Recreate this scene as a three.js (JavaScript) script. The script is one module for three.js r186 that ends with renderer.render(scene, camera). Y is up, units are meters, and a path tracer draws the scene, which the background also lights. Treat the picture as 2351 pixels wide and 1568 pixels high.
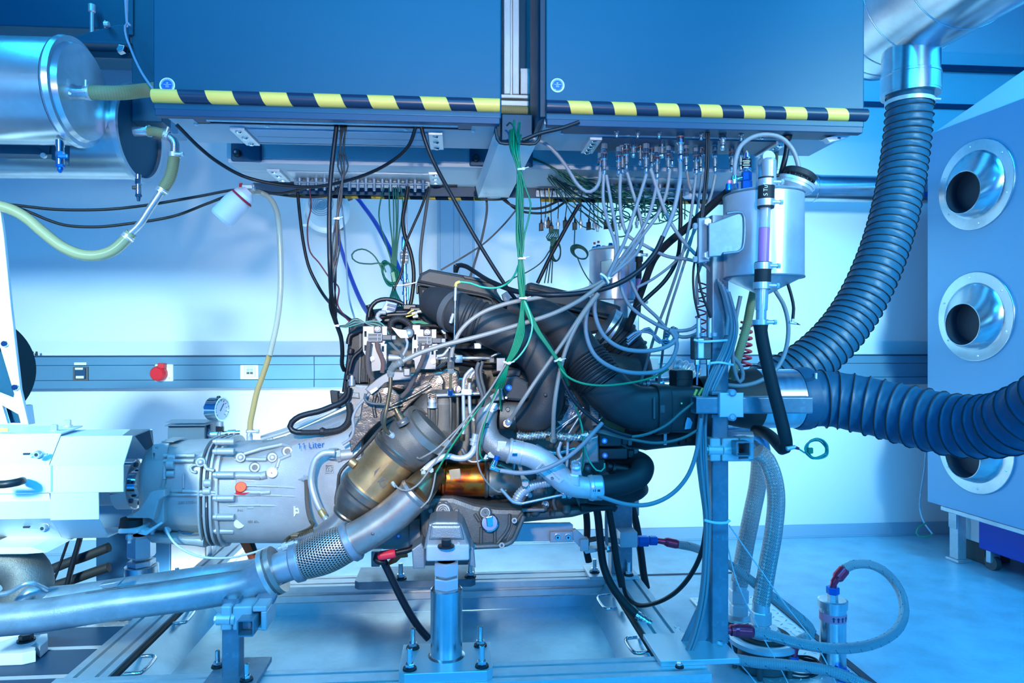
import*as THREE from 'three';
import { RoundedBoxGeometry } from 'three/addons/geometries/RoundedBoxGeometry.js';
import { mergeGeometries } from 'three/addons/utils/BufferGeometryUtils.js';
import { FontLoader } from 'three/addons/loaders/FontLoader.js';
import { TextGeometry } from 'three/addons/geometries/TextGeometry.js';
import { RectAreaLightUniformsLib } from 'three/addons/lights/RectAreaLightUniformsLib.js';
const V=(x,y,z)=>new THREE.Vector3(x,y,z);
const F=1567,CX=1175.5,CY=784,YAW=0.079,EYE=0.95;
const scene=new THREE.Scene();
scene.background=new THREE.Color(0x02060c);
const camera=new THREE.PerspectiveCamera(2*Math.atan(784/F)*180/Math.PI,2351/1568,0.02,30);
camera.position.set(0,EYE,0);
camera.rotation.y= -YAW;
camera.updateMatrixWorld();
const renderer=new THREE.WebGLRenderer({ antialias:true });
renderer.toneMapping=THREE.LinearToneMapping;
renderer.toneMappingExposure=1.0;
renderer.shadowMap.enabled=true;
RectAreaLightUniformsLib.init();
const BLUE=new THREE.Color().setRGB(0.10,0.48,1.0),CYAN=new THREE.Color().setRGB(0.24,0.66,1.0),WARM=new THREE.Color().setRGB(1.0,0.93,0.86);
const rgb=(r,g,b)=>new THREE.Color().setRGB(r,g,b),DEEP=rgb(0.02,0.47,1.0);
const UNSEEN_LAMPS=[
 ['ceiling',[-1.55,2.86,-0.75],[-1.55,0,-0.75],0.4,2.2,DEEP,10,'flat bluish ceiling light panel high above the shaft guard'],  // out of view, tints the guard side blue
 ['ceiling',[2.0,2.86,-0.75],[2.0,0,-0.75],0.4,2.2,DEEP,30,'flat bluish ceiling light panel high above the ported cabinet'],  // out of view, placed to light the cabinet side and its floor blue
 ['ceiling',[0.2,2.86,0.9],[0.2,0,0.9],2.2,0.4,DEEP,52,'flat bluish ceiling light panel across the room behind the photographer'],  // out of view behind the camera, lights the overhead cabinet fronts blue
 ['ceiling',[0.1,2.86,-2.72],[0.1,0,-2.72],3.6,0.3,DEEP,2,'long bluish ceiling light panel above the gap between cabinets and back wall'],  // out of view, placed as a faint blue wash on the back wall
 ['flood',[-1.7,1.25,0.75],[-0.6,0.75,-3.2],0.8,0.8,rgb(0.12,0.58,1.0),5,'square softbox flood light on a pole at the gearbox side'],  // added blue fill from the camera side, gearbox half
 ['flood',[1.5,1.2,0.8],[0.9,0.7,-3.2],0.8,0.8,rgb(0.08,0.5,1.0),6,'square softbox flood light on a pole at the accessory side'],  // added blue fill from the camera side, accessory half
];
const ADDED_SPOTS=[
 [[-0.25,1.45,0.35],[-0.17,0.80,-1.75],WARM,19,0.27,0.9,'small warm white spot lamp aimed at the middle of the engine'],  // added to keep the engine neutral amid the blue light
 [[-1.45,1.75,0.9],[-1.45,0.42,-2.4],rgb(0.62,0.95,1.0),115,0.36,0.95,'cyan spot lamp aimed at the shaft guard'],  // added to whiten the guard and the wall beyond it
 [[1.75,1.75,0.9],[1.2,0.85,-3.2],rgb(0.5,0.95,1.0),85,0.32,1.0,'blue spot lamp aimed at the ported cabinet'],  // added to brighten the wall and floor near the ported cabinet
 [[0.1,1.25,1.0],[0.1,1.86,-1.5],WARM,16,0.42,0.5,'small warm white spot lamp aimed at the striped edge guards'],  // added so the yellow stripes stay yellow under blue light
];
const ADDED_BAR=[-1.0,0.5,0.11,-2.32,rgb(0.66,0.9,1.0),95];  // added lamp hidden behind the frame, whitens the lower back wall
const cs=Math.cos(YAW),sn=Math.sin(YAW);
function ray(px,py) { const u=(px-CX)/F,v=(CY-py)/F;return V(sn+u*cs,v,-cs+u*sn);}
function P(px,py,D) { const r=ray(px,py);return r.multiplyScalar(D/ -r.z).add(V(0,EYE,0));}         
function G(px,py,h) { const r=ray(px,py);return r.multiplyScalar((h-EYE)/r.y).add(V(0,EYE,0));}  
const Q=(r,D)=>r*D/F;
const X=(px,D,py=CY)=>P(px,py,D).x,Y=(py,D,px=CX)=>P(px,py,D).y;
const p3=(a)=>a.isVector3?a:P(a[0],a[1],a[2]);
let seed=7;
function rnd() { seed=(seed*1664525+1013904223)>>>0;return seed/4294967296;}
const rr=(a,b)=>a+(b-a)*rnd();
function clean(g) {
 if (g.index) g=g.toNonIndexed();
 for (const k of Object.keys(g.attributes)) if (!['position','normal','uv'].includes(k)) g.deleteAttribute(k);
 if (!g.attributes.normal) g.computeVertexNormals();
 if (!g.attributes.uv) boxUV(g);
 g.morphAttributes={};
 return g;
}
function boxUV(g) {
 const p=g.attributes.position,n=g.attributes.normal,uv=new Float32Array(p.count*2);
 for (let i=0;i<p.count;i++) {
 const ax=Math.abs(n.getX(i)),ay=Math.abs(n.getY(i)),az=Math.abs(n.getZ(i));
 let u,v;
 if (ax>=ay&&ax>=az) { u=p.getZ(i);v=p.getY(i);} else if (ay>=az) { u=p.getX(i);v=p.getZ(i);} else { u=p.getX(i);v=p.getY(i);}
 uv[2*i]=u;uv[2*i+1]=v;
 }
 g.setAttribute('uv',new THREE.BufferAttribute(uv,2));
 return g;
}
function join(gs) { gs=gs.flat(9).filter(Boolean).map(clean);return gs.length===1?gs[0]:mergeGeometries(gs,false);}
function orient(g,axis,at) {
 const q=new THREE.Quaternion().setFromUnitVectors(V(0,1,0),axis.clone().normalize());
 g.applyQuaternion(q);g.translate(at.x,at.y,at.z);return g;
}
function bx(x0,x1,y0,y1,z0,z1,r=0.002,seg=1) {
 const w=Math.abs(x1-x0),h=Math.abs(y1-y0),d=Math.abs(z1-z0);
 const rad=Math.min(r,w/2.01,h/2.01,d/2.01);
 let g=rad>1e-5?new RoundedBoxGeometry(w,h,d,seg,rad):new THREE.BoxGeometry(w,h,d);
 g=clean(g);boxUV(g);
 g.translate((x0+x1)/2,(y0+y1)/2,(z0+z1)/2);
 return g;
}
function pbox(x0,y0,x1,y1,D,d,r=0.002) { const a=P(x0,y1,D),b=P(x1,y0,D);return bx(a.x,b.x,a.y,b.y,-D-d,-D,r);}
function slab(pts,D,d,bev=0.0015,holes=[],smooth=false) {
 const to=(l)=>l.map(([x,y])=>{ const p=P(x,y,D);return new THREE.Vector2(p.x,p.y);});
 let c=to(pts);
 if (smooth) c=new THREE.SplineCurve([...c,c[0]]).getPoints(pts.length*5).slice(0,-1);
 const s=new THREE.Shape(c);
 for (const h of holes) s.holes.push(new THREE.Path(to(h)));
 bev=Math.min(bev,d/2.1);
 const g=new THREE.ExtrudeGeometry(s,{ depth:d-2*bev,bevelEnabled:bev>0,bevelThickness:bev,bevelSize:bev,bevelOffset: -bev,bevelSegments:2,curveSegments:6 });
 g.translate(0,0,-D-d+bev);
 return clean(g);
}
const ring=(cx,cy,rx,ry=rx,n=24,a0=0)=>Array.from({ length:n },(_,i)=>[cx+rx*Math.cos(a0+i/n*6.28319),cy+ry*Math.sin(a0+i/n*6.28319)]);
function turn(a,b,prof,seg=28,inM=false) {
 a=p3(a);b=p3(b);
 const ax=b.clone().sub(a),L=ax.length();
 const pts=prof.map(([t,r])=>new THREE.Vector2(Math.max(r,0),inM?t:t*L));
 if (pts[0].x>1e-6) pts.unshift(new THREE.Vector2(0,pts[0].y));
 if (pts[pts.length-1].x>1e-6) pts.push(new THREE.Vector2(0,pts[pts.length-1].y));
 const sharp=[];
 let g=[];
 for (let i=0;i+1<pts.length;i++) {
 const A=pts[i],B=pts[i+1];
 if (A.distanceTo(B)<1e-7) continue;
 const k=Math.max(A.x,B.x);
 const one=new THREE.LatheGeometry([A,B],seg);
 const uv=one.attributes.uv;
 for (let j=0;j<uv.count;j++) uv.setXY(j,uv.getX(j)*6.283*k,A.y+uv.getY(j)*Math.max(A.distanceTo(B),1e-4));
 g.push(one);
 }
 g=join(g);
 return orient(g,ax,a);
}
const rod=(a,b,r,seg=14)=>{ a=p3(a);b=p3(b);const c=Math.min(r*0.15,0.0015),L=a.distanceTo(b);return turn(a,b,[[0,r-c],[Math.min(0.4,c/L),r],[1-Math.min(0.4,c/L),r],[1,r-c]],seg);};
function flat(g) { g=g.index?g.toNonIndexed():g;g.deleteAttribute('normal');g.computeVertexNormals();return g;}
function hexa(a,b,r) { return flat(turn(a,b,[[0,r*0.92],[0.08,r],[0.92,r],[1,r*0.92]],6));}
function pipe(a,b,r,wall,seg=28) {
 a=p3(a);b=p3(b);const L=a.distanceTo(b);const g=[];
 for (const [A,B] of [[[r,0],[r,L]],[[r,L],[r-wall,L]],[[r-wall,L],[r-wall,0]],[[r-wall,0],[r,0]]]) {
 const one=new THREE.LatheGeometry([new THREE.Vector2(...A),new THREE.Vector2(...B)],seg);
 g.push(one);
 }
 return orient(join(g),b.clone().sub(a),a);
}
function curve(pts,tension=0.5) { return new THREE.CatmullRomCurve3(pts.map(p3),false,'centripetal',tension);}
function sweep(pts,rad,{ seg=10,n=0,caps=true,step=0.012 }={}) {
 const c=Array.isArray(pts)?curve(pts):pts,L=c.getLength();
 n=n||Math.min(1200,Math.max(6,Math.ceil(L/step)));
 const fr=c.computeFrenetFrames(n,false),pos=[],uv=[],idx=[],rf=typeof rad==='function'?rad:()=>rad;
 let r0=rf(L/2,0.5);if (typeof r0==="function") r0=r0(0);
 for (let i=0;i<=n;i++) {
 const p=c.getPointAt(i/n),N=fr.normals[i],B=fr.binormals[i],r=rf(L*i/n,i/n);
 for (let j=0;j<=seg;j++) {
 const a=j/seg*2*Math.PI,q=typeof r==='function'?r(a):r;
 pos.push(p.x+q*(Math.cos(a)*N.x+Math.sin(a)*B.x),p.y+q*(Math.cos(a)*N.y+Math.sin(a)*B.y),p.z+q*(Math.cos(a)*N.z+Math.sin(a)*B.z));
 uv.push(j/seg*6.283*r0,L*i/n);
 }
 }
 const w=seg+1;
 for (let i=0;i<n;i++) for (let j=0;j<seg;j++) { const a=i*w+j,b=a+w;idx.push(a,a+1,b,b,a+1,b+1);}
 let g=new THREE.BufferGeometry();
 g.setAttribute('position',new THREE.Float32BufferAttribute(pos,3));g.setAttribute('uv',new THREE.Float32BufferAttribute(uv,2));g.setIndex(idx);
 g.computeVertexNormals();
 const nm=g.attributes.normal;
 for (let i=0;i<=n;i++) { const a=i*w,b=a+seg;const s=V(nm.getX(a)+nm.getX(b),nm.getY(a)+nm.getY(b),nm.getZ(a)+nm.getZ(b)).normalize();nm.setXYZ(a,s.x,s.y,s.z);nm.setXYZ(b,s.x,s.y,s.z);}
 if (!caps) return clean(g);
 const out=[clean(g)];
 for (const e of [0,1]) {
 const p=c.getPointAt(e),t=c.getTangentAt(e).multiplyScalar(e?1: -1);let r=rf(L*e,e);if (typeof r==='function') r=r(0);
 const d=new THREE.CircleGeometry(r,seg);d.rotateX(-Math.PI/2);out.push(orient(clean(d),t,p));
 }
 return join(out);
}
function coil(a,b,R,r,turns) {
 a=p3(a);b=p3(b);const ax=b.clone().sub(a),pts=[],q=new THREE.Quaternion().setFromUnitVectors(V(0,1,0),ax.clone().normalize()),n=turns*12;
 for (let i=0;i<=n;i++) pts.push(V(R*Math.cos(i/12*6.2832),ax.length()*i/n,R*Math.sin(i/12*6.2832)).applyQuaternion(q).add(a));
 return sweep(pts,r,{ seg:6,n:turns*18 });
}
const used={};
function nm(name) { const k=used[name]=(used[name]?? -1)+1;return k?`${name}_${String(k).padStart(3, '0')}`:name;}
const things=[];
function tag(o,label,category,group,kind) { if (label) o.userData.label=label;if (category) o.userData.category=category;if (group) o.userData.group=group;if (kind) o.userData.kind=kind;return o;}
function thing(name,label,category,group) { const o=new THREE.Group();o.name=nm(name);scene.add(o);things.push(o);return tag(o,label,category,group);}
function part(parent,name,geos,m,label) {
 const o=new THREE.Mesh(Array.isArray(geos)?join(geos):clean(geos),m);o.name=name;o.castShadow=o.receiveShadow=true;parent.add(o);
 if (label) o.userData.label=label;
 return o;
}
function solo(name,label,category,geos,m,group) { const o=new THREE.Mesh(Array.isArray(geos)?join(geos):clean(geos),m);o.name=nm(name);o.castShadow=o.receiveShadow=true;scene.add(o);things.push(o);return tag(o,label,category,group);}
function struct(name,geos,m) { const o=new THREE.Mesh(Array.isArray(geos)?join(geos):clean(geos),m);o.name=name;o.castShadow=o.receiveShadow=true;scene.add(o);o.userData.kind='structure';return o;}
function settle() {
 scene.updateMatrixWorld(true);
 for (const o of things) {
 const b=new THREE.Box3().setFromObject(o),c=V((b.min.x+b.max.x)/2,b.min.y,(b.min.z+b.max.z)/2);
 if (o.isMesh) { if (!o.userData.placed) { o.geometry.translate(-c.x,-c.y,-c.z);o.position.copy(c);} delete o.userData.placed;continue;}
 if (o.userData.placed) { delete o.userData.placed;continue;}
 o.position.add(c);for (const k of o.children) k.position.sub(c);
 }
}
function noiseGrid(n,cells,sd) {
 let s=sd*9973+17;const r=()=>(s=(s*1664525+1013904223)>>>0)/4294967296;
 const gr=Array.from({ length:cells*cells },r),out=new Float32Array(n*n);
 for (let y=0;y<n;y++) for (let x=0;x<n;x++) {
 const fx=x/n*cells,fy=y/n*cells,x0=fx|0,y0=fy|0,tx=fx-x0,ty=fy-y0,sx=tx*tx*(3-2*tx),sy=ty*ty*(3-2*ty);
 const g=(a,b)=>gr[(b % cells)*cells+(a % cells)];
 out[y*n+x]=(g(x0,y0)*(1-sx)+g(x0+1,y0)*sx)*(1-sy)+(g(x0,y0+1)*(1-sx)+g(x0+1,y0+1)*sx)*sy;
 }
 return out;
}
function texOf(n,f,srgb,h=n) {
 const d=new Uint8Array(n*h*4);
 for (let y=0;y<h;y++) for (let x=0;x<n;x++) { const c=f(x,y);const i=(y*n+x)*4;for (let k=0;k<3;k++) d[i+k]=Math.max(0,Math.min(255,255*(Array.isArray(c)?c[k]:c)));d[i+3]=255;}
 const t=new THREE.DataTexture(d,n,h);t.wrapS=t.wrapT=THREE.RepeatWrapping;t.magFilter=THREE.LinearFilter;t.minFilter=THREE.LinearFilter;if (srgb) t.colorSpace=THREE.SRGBColorSpace;t.needsUpdate=true;return t;
}
const N8=noiseGrid(256,8,1),N32=noiseGrid(256,32,2),N96=noiseGrid(256,96,3),N4=noiseGrid(256,4,4);
const tGrain=texOf(256,(x,y)=>0.5*N96[y*256+x]+0.3*N32[y*256+x]+0.2*rnd());
const tBlotch=texOf(256,(x,y)=>{ const v=0.45*N4[y*256+x]+0.35*N8[y*256+x]+0.2*N32[y*256+x];return 0.72+0.4*v;});
const tWorn=texOf(256,(x,y)=>{ const i=y*256+x;let v=0.6+0.5*(0.4*N4[i]+0.4*N8[i]+0.2*N32[i]);if (N32[i]*N8[i]>0.62) v +=0.22;return v;});
const tBrush=texOf(256,(x,y)=>0.82+0.18*(0.6*N96[(y*256)+((x>>5)&255)]+0.4*N32[y*256+(x>>3)]));
const tBraid=texOf(64,(x,y)=>{ const u=x/64*4,v=y/64*4,a=(u+v) % 2,b=(u-v+8) % 2;const w=((Math.floor((u+v))+Math.floor(u-v+8))&1)?Math.abs(Math.sin(a*Math.PI*2)):Math.abs(Math.sin(b*Math.PI*2));return 0.1+0.9*Math.pow(w,1.4);});
const rep=(t,k,l=k)=>{ const c=t.clone();c.repeat.set(k,l);c.needsUpdate=true;return c;};
const grainM=rep(tGrain,6),blotchM=rep(tBlotch,3),wornM=rep(tWorn,5),brushM=rep(tBrush,3),grainF=rep(tGrain,16);
function M(rgb,rough,metal,o={}) {
 const { bump,map=null,rmap,...rest }=o;
 const m=new THREE.MeshPhysicalMaterial({ color:new THREE.Color().setRGB(...rgb),roughness:rough,metalness:metal,map,...rest });
 if (bump) { m.bumpMap=bump[0];m.bumpScale=bump[1];}
 if (rmap) m.roughnessMap=rmap;
 return m;
}
const m={
 wall:M([0.72,0.79,0.84],0.75,0,{ bump:[grainM,0.0004] }),
 wallBlue:M([0.26,0.42,0.56],0.6,0,{ bump:[grainM,0.0003] }),
 floor:M([0.36,0.58,0.7],0.28,0,{ map:blotchM,bump:[grainM,0.0002] }),
 unseenWallDeep:M([0.04,0.17,0.38],0.6,0),  // out-of-view walls and ceiling, kept dark blue to cut bounced light
 dark:M([0.02,0.035,0.06],0.5,0.1),
 hood:M([0.001,0.075,0.145],0.42,0.1,{ bump:[grainF,0.00008] }),
 hoodIn:M([0.45,0.52,0.6],0.55,0.1),
 black:M([0.012,0.014,0.018],0.42,0),
 plastic:M([0.026,0.028,0.032],0.5,0,{ bump:[grainF,0.00035] }),
 rubber:M([0.016,0.017,0.02],0.6,0,{ bump:[grainF,0.0002] }),
 cable:M([0.006,0.008,0.013],0.42,0),
 yellow:M([0.9,0.64,0.12],0.4,0),
 white:M([0.86,0.88,0.9],0.35,0),
 paint:M([0.80,0.84,0.86],0.38,0),
 steel:M([0.62,0.66,0.7],0.3,0.7,{ map:brushM }),
 stainless:M([0.72,0.76,0.8],0.24,0.75,{ map:blotchM,bump:[grainF,0.00005] }),
 galv:M([0.68,0.72,0.76],0.24,1,{ map:blotchM }),
 gear:M([0.52,0.525,0.53],0.42,0.35,{ map:blotchM,bump:[grainF,0.0004] }),
 tank:M([0.74,0.78,0.82],0.3,0.55,{ map:blotchM }),
 chrome:M([0.8,0.82,0.84],0.12,1),
 zinc:M([0.68,0.71,0.74],0.35,0.6),
 alu:M([0.72,0.74,0.76],0.4,0.45,{ map:blotchM,bump:[grainF,0.0003] }),
 cast:M([0.36,0.36,0.36],0.5,0.65,{ map:blotchM,bump:[grainF,0.0006] }),
 castDark:M([0.20,0.195,0.185],0.5,0.6,{ map:wornM,bump:[grainF,0.0006] }),
 iron:M([0.14,0.13,0.115],0.55,0.55,{ map:wornM,bump:[grainF,0.0006] }),
 shield:M([0.4,0.37,0.33],0.3,0.9,{ map:wornM,bump:[rep(tBlotch,14),0.004] }),
 exhaust:M([0.56,0.48,0.42],0.33,0.75,{ map:wornM,bump:[grainF,0.0001] }),
 exhaustBlue:M([0.44,0.52,0.58],0.36,0.6,{ map:wornM,bump:[grainF,0.0002] }),
 bronze:M([0.40,0.26,0.14],0.35,0.9,{ map:wornM }),
 grey:M([0.32,0.33,0.35],0.45,0),
 greyCable:M([0.26,0.28,0.31],0.4,0),
 greyDark:M([0.09,0.095,0.10],0.5,0),
 beige:M([0.27,0.25,0.22],0.4,0),
 green:M([0.01,0.22,0.12],0.42,0),
 red:M([0.75,0.02,0.03],0.35,0),
 orange:M([0.85,0.13,0.03],0.45,0),
 pink:M([0.95,0.28,0.42],0.4,0),
 anoRed:M([0.6,0.06,0.12],0.28,0.75),
 anoBlue:M([0.01,0.17,0.62],0.28,0.7),
 cordBlue:M([0.01,0.05,0.55],0.4,0),
 tieWhite:M([0.8,0.82,0.84],0.4,0),
 braid:M([0.8,0.84,0.88],0.32,0.6,{ map:rep(tBraid,48),bump:[rep(tBraid,48),0.001] }),
 braidBig:M([0.8,0.84,0.88],0.32,0.6,{ map:rep(tBraid,26),bump:[rep(tBraid,26),0.0018] }),
 yellowHose:M([0.50,0.52,0.26],0.35,0,{ map:rep(tBraid,46),bump:[rep(tBraid,46),0.0005] }),
 clearHose:M([0.75,0.74,0.62],0.15,0,{ transmission:0.55,thickness:0,ior:1.45 }),
 glass:M([1,1,1],0.03,0,{ transmission:1,thickness:0,ior:1.5 }),
 coolant:M([0.75,0.16,0.42],0.15,0,{ transmission:0.25,thickness:0 }),
 bottle:M([0.9,0.92,0.94],0.45,0,{ transmission:0.25,thickness:0 }),
 blueCab:M([0.02,0.05,0.42],0.4,0),
 navy:M([0.004,0.055,0.13],0.45,0),
 fabric:M([0.006,0.075,0.16],0.5,0,{ bump:[rep(tBlotch,9,9),0.002] }),
};
for (const [kind,at,to,w,h,col,k,tx] of UNSEEN_LAMPS) {
 const L=new THREE.RectAreaLight(col,k,w,h);L.position.set(...at);L.lookAt(...to);
 const g=thing(kind==='ceiling'?'unseen_ceiling_light':'added_fill_light',tx,'light',kind==='ceiling'?'unseen ceiling light panels':'added fill lights');
 const o=new THREE.Object3D();o.position.set(...at);o.lookAt(...to);o.updateMatrix();
 const body=new RoundedBoxGeometry(w+0.06,h+0.06,0.05,1,0.01);body.translate(0,0,-0.045);body.applyMatrix4(o.matrix);
 part(g,'housing',body,m.white);
 const face=new THREE.BoxGeometry(w,h,0.006);face.translate(0,0,-0.016);face.applyMatrix4(o.matrix);
 part(g,'diffuser',face,new THREE.MeshStandardMaterial({ color:0x888888,emissive:col,emissiveIntensity:0.4 }));
 if (kind !=='ceiling') { part(g,'pole',rod(V(at[0],at[1]-h/2-0.02,at[2]+0.06),V(at[0],0.01,at[2]+0.06),0.014),m.black);part(g,'base',turn(V(at[0],0.0,at[2]+0.06),V(at[0],0.02,at[2]+0.06),[[0,0.2],[0.7,0.2],[1,0.18]]),m.black);}
 scene.add(L);
}
for (const [at,to,col,k,ang,pen,tx] of ADDED_SPOTS) {
 const L=new THREE.SpotLight(col,k,0,ang,pen,2);L.position.set(...at);L.target.position.set(...to);L.castShadow=true;L.shadow.radius=ang>0.3&&ang<0.4?13:3;scene.add(L,L.target);
 const d=V(...to).sub(V(...at)).normalize(),a=V(...at).addScaledVector(d,-0.3),b=V(...at).addScaledVector(d,-0.46);
 const g=thing('added_spot_lamp',tx,'light');
 part(g,'housing',turn(b,a,[[0,0.03],[0.3,0.04],[1,0.055]]),m.black);
 part(g,'lens',turn(V(...at).addScaledVector(d,-0.3),V(...at).addScaledVector(d,-0.295),[[0,0.05],[1,0.05]]),new THREE.MeshStandardMaterial({ color:0x888888,emissive:col,emissiveIntensity:2 }));
 part(g,'hanger',rod(b.clone().addScaledVector(d,0.06).add(V(0,0.04,0)),V(b.x,2.87,b.z),0.008),m.steel);
}
{
 const [x0,x1,y,z,col,k]=ADDED_BAR,g=thing('added_light_bar','added slim white light bar on the floor, hidden behind the base frame','light');
 const d=V(0,0.42,-0.9).normalize(),c=V((x0+x1)/2,y,z),o=new THREE.Object3D();o.position.copy(c);o.lookAt(c.clone().add(d));o.updateMatrix();
 const mk=(w,h,t,zz)=>{ const b=new THREE.BoxGeometry(w,h,t);b.translate(0,0,zz);b.applyMatrix4(o.matrix);return b;};
 part(g,'housing',mk(x1-x0+0.02,0.07,0.02,-0.022),m.white);part(g,'diffuser',mk(x1-x0,0.05,0.004,-0.010),new THREE.MeshStandardMaterial({ color:0x888888,emissive:col,emissiveIntensity:1.0 }));
 for (const x of [x0+0.2,x1-0.2]) part(g,'foot',bx(x-0.02,x+0.02,0,y-0.02,z+0.0,z+0.04,0.002),m.zinc);
 const L=new THREE.RectAreaLight(col,k,x1-x0,0.05);L.position.copy(c);L.lookAt(c.clone().add(d));scene.add(L);
}
const WD=3.2,XL= -2.9,XR=2.9,ZF=1.9,HC=2.9;
struct('floor',[bx(XL,G(0,0,0).x*0+XR,-0.08,0,-WD,ZF,0)],m.floor);
struct('ceiling',bx(XL-0.1,XR+0.1,HC,HC+0.1,-WD-0.1,ZF+0.1,0),m.unseenWallDeep);
struct('wall_back',bx(XL-0.1,XR+0.1,0,HC,-WD-0.1,-WD,0),m.wall);
struct('wall_left',bx(XL-0.1,XL,0,HC,-WD,ZF,0),m.unseenWallDeep);
struct('wall_right',bx(XR,XR+0.1,0,HC,-WD,ZF,0),m.unseenWallDeep);
struct('wall_front',bx(XL-0.1,XR+0.1,0,HC,ZF,ZF+0.1,0),m.unseenWallDeep);
struct('baseboard_back',[bx(XL,XR,0,0.06,-WD,-WD+0.012,0.002),bx(XL,XR,0,0.006,-WD+0.012,-WD+0.02,0.002)],m.wallBlue);
{ const a=G(1771,1378,0),c=G(1480,1321,0),x=a.x,z=c.z;
 struct('trim_1',[bx(x-0.012,x+0.012,0,0.003,z,-0.4,0),bx(-2.6,x+0.006,0,0.003,z-0.006,z+0.006,0)],m.dark);}
struct('wall_soffit',[bx(XL,X(430,WD),1.86,HC,-WD,-WD+0.10,0.003)],m.wallBlue);
struct('trim_2',[bx(X(1975,WD),XR,Y(243,WD,2100)-0.012,Y(243,WD,2100)+0.012,-WD,-WD+0.012,0.002),bx(X(1975,WD),XR,Y(160,WD,2200)-0.012,Y(160,WD,2200)+0.012,-WD,-WD+0.03,0.002)],m.navy);
{ const g=thing('wall_cable_duct','tall flat grey cable duct running up the back wall behind the air box','cable duct');
 const D=WD-0.07;part(g,'back_box',pbox(1004,440,1090,860,D+0.008,0.06),m.wallBlue);
 part(g,'cover',pbox(1011,440,1041,860,D,0.01),m.wallBlue);part(g,'cover',pbox(1055,440,1085,860,D,0.01),m.wallBlue);
}
{ const g=thing('wall_trunking','long metal power trunking along the back wall with sockets set into it','cable duct');
 const D=WD-0.065,y0=Y(890,D,600),y1=Y(819,D,600),h=y1-y0,tm=M([0.13,0.29,0.42],0.35,0.3),x0=XL+0.01,xj=[X(721,D),X(1700,D)],x1=XR-0.3;
 part(g,'back_box',bx(x0,x1,y0+0.004,y1-0.004,-WD,-D-0.006,0.001),m.navy);
 const cuts=[x0,...xj,x1];
 for (let i=0;i<3;i++) for (const [a,b,z] of [[0,0.25,0],[0.262,0.73,0.004],[0.742,1,0]]) part(g,'cover_panel',bx(cuts[i]+0.001,cuts[i+1]-0.001,y0+a*h,y0+b*h,-D-0.012+0,-D-z,0.0015),tm);
 part(g,'top_edge',bx(x0,x1,y1,y1+0.006,-WD,-D+0.003,0.001),m.navy);
}
{ const D=WD-0.068;
 const s1=thing('light_switch','dark square rocker switch with white label strips on the wall trunking','switch');
 part(s1,'frame',pbox(167,842,202,874,D,0.012),m.greyDark);part(s1,'rocker',pbox(171,845,195,870,D-0.008,0.01),m.navy);
 part(s1,'label_strip',pbox(172,844,190,849,D-0.0095,0.003,0.0004),m.white);part(s1,'label_strip',pbox(174,863,192,869,D-0.0095,0.003,0.0004),m.white);part(s1,'name_strip',pbox(170,832,198,838,D-0.002,0.004,0.0004),m.white);
 const s2=thing('power_socket','red three phase power socket with round hinged lid on the trunking','socket');
 part(s2,'back_plate',pbox(355,836,397,876,D,0.02,0.004),m.white);
 const c=P(367,856,D);part(s2,'lid',[turn(c.clone().add(V(0,0,-0.012)),c.clone().add(V(0.0,-0.004,0.035)),[[0,0.033],[0.6,0.034],[0.8,0.032],[1,0.026]]),pbox(361,834,376,846,D-0.03,0.03,0.003),pbox(364,868,370,874,D-0.024,0.02,0.003)],m.red);
 for (const y of [843,868]) part(s2,'screw',turn(P(388,y,D),P(388,y,D).add(V(0,0,0.003)),[[0,0.004],[1,0.003]],10),m.zinc);
 const s3=thing('network_socket','white double network socket on the wall trunking','socket');
 part(s3,'frame',pbox(551,838,593,871,D,0.01,0.003),m.white);part(s3,'insert',pbox(561,843,585,866,D-0.008,0.006,0.002),m.paint);
 for (const x of [566,574]) { part(s3,'jack',pbox(x,854,x+6,859,D-0.0125,0.004,0.0005),m.greyDark);part(s3,'window',pbox(x,847,x+6,851,D-0.0125,0.004,0.0005),M([0.3,0.6,0.8],0.3,0));}
 const k=thing('plug_stub','short row of small dark plugs standing on top of the trunking','plug');
 for (const [x,y] of [[71,807],[75,807],[84,807]]) part(k,'pin',rod([x,819,D+0.03],[x,y,D+0.03],0.004,8),m.black);
 part(k,'base',pbox(56,814,66,819,D+0.01,0.03),m.black);
}
{ const g=thing('hose_reel','round pale hose reel mounted on the back wall under the hood','hose reel');
 const a=P(752,482,2.9),b=P(752,482,3.02),R=Q(54,2.9);
 part(g,'drum',[turn(P(752,482,3.1),P(745,482,2.95),[[0,R*0.8],[0.1,R],[0.6,R],[0.9,R*0.9],[1,R*0.75]],40)],m.paint);
 part(g,'hub',[0.5,0.42,0.34,0.26,0.18,0.1].map((k)=>{ const c=P(737,468,2.935);const t=new THREE.TorusGeometry(R*k,0.0016,6,32);t.translate(c.x,c.y,c.z);return t;}),m.wallBlue);
 part(g,'rim_guard',slab([[695,452],[708,452],[703,470],[698,490],[704,514],[693,516],[688,490]],2.93,0.05),m.paint);
 part(g,'wall_bracket',pbox(730,445,780,520,3.1,0.1),m.greyDark);
 part(g,'guide',turn(P(796,452,2.95),P(806,448,2.95),[[0,0.02],[1,0.02]]),m.black);
 solo('air_hose','bright blue air hose running from the wall reel to the engine top','hose',sweep([[800,448,2.95],[816,452,2.9],[838,478,2.8],[862,512,2.6],[888,558,2.4],[908,600,2.3],[925,640,2.2]],0.0085),m.cordBlue);
 solo('air_hose','bright blue air hose hanging below the reel behind the black cables','hose',sweep([[772,530,3.0],[782,566,2.9],[796,610,2.7],[814,658,2.5],[832,698,2.3],[848,722,2.1]],0.008),m.cordBlue);
}
m.dullSteel=M([0.26,0.34,0.42],0.35,0.6);
const HB=1.437;
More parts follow.
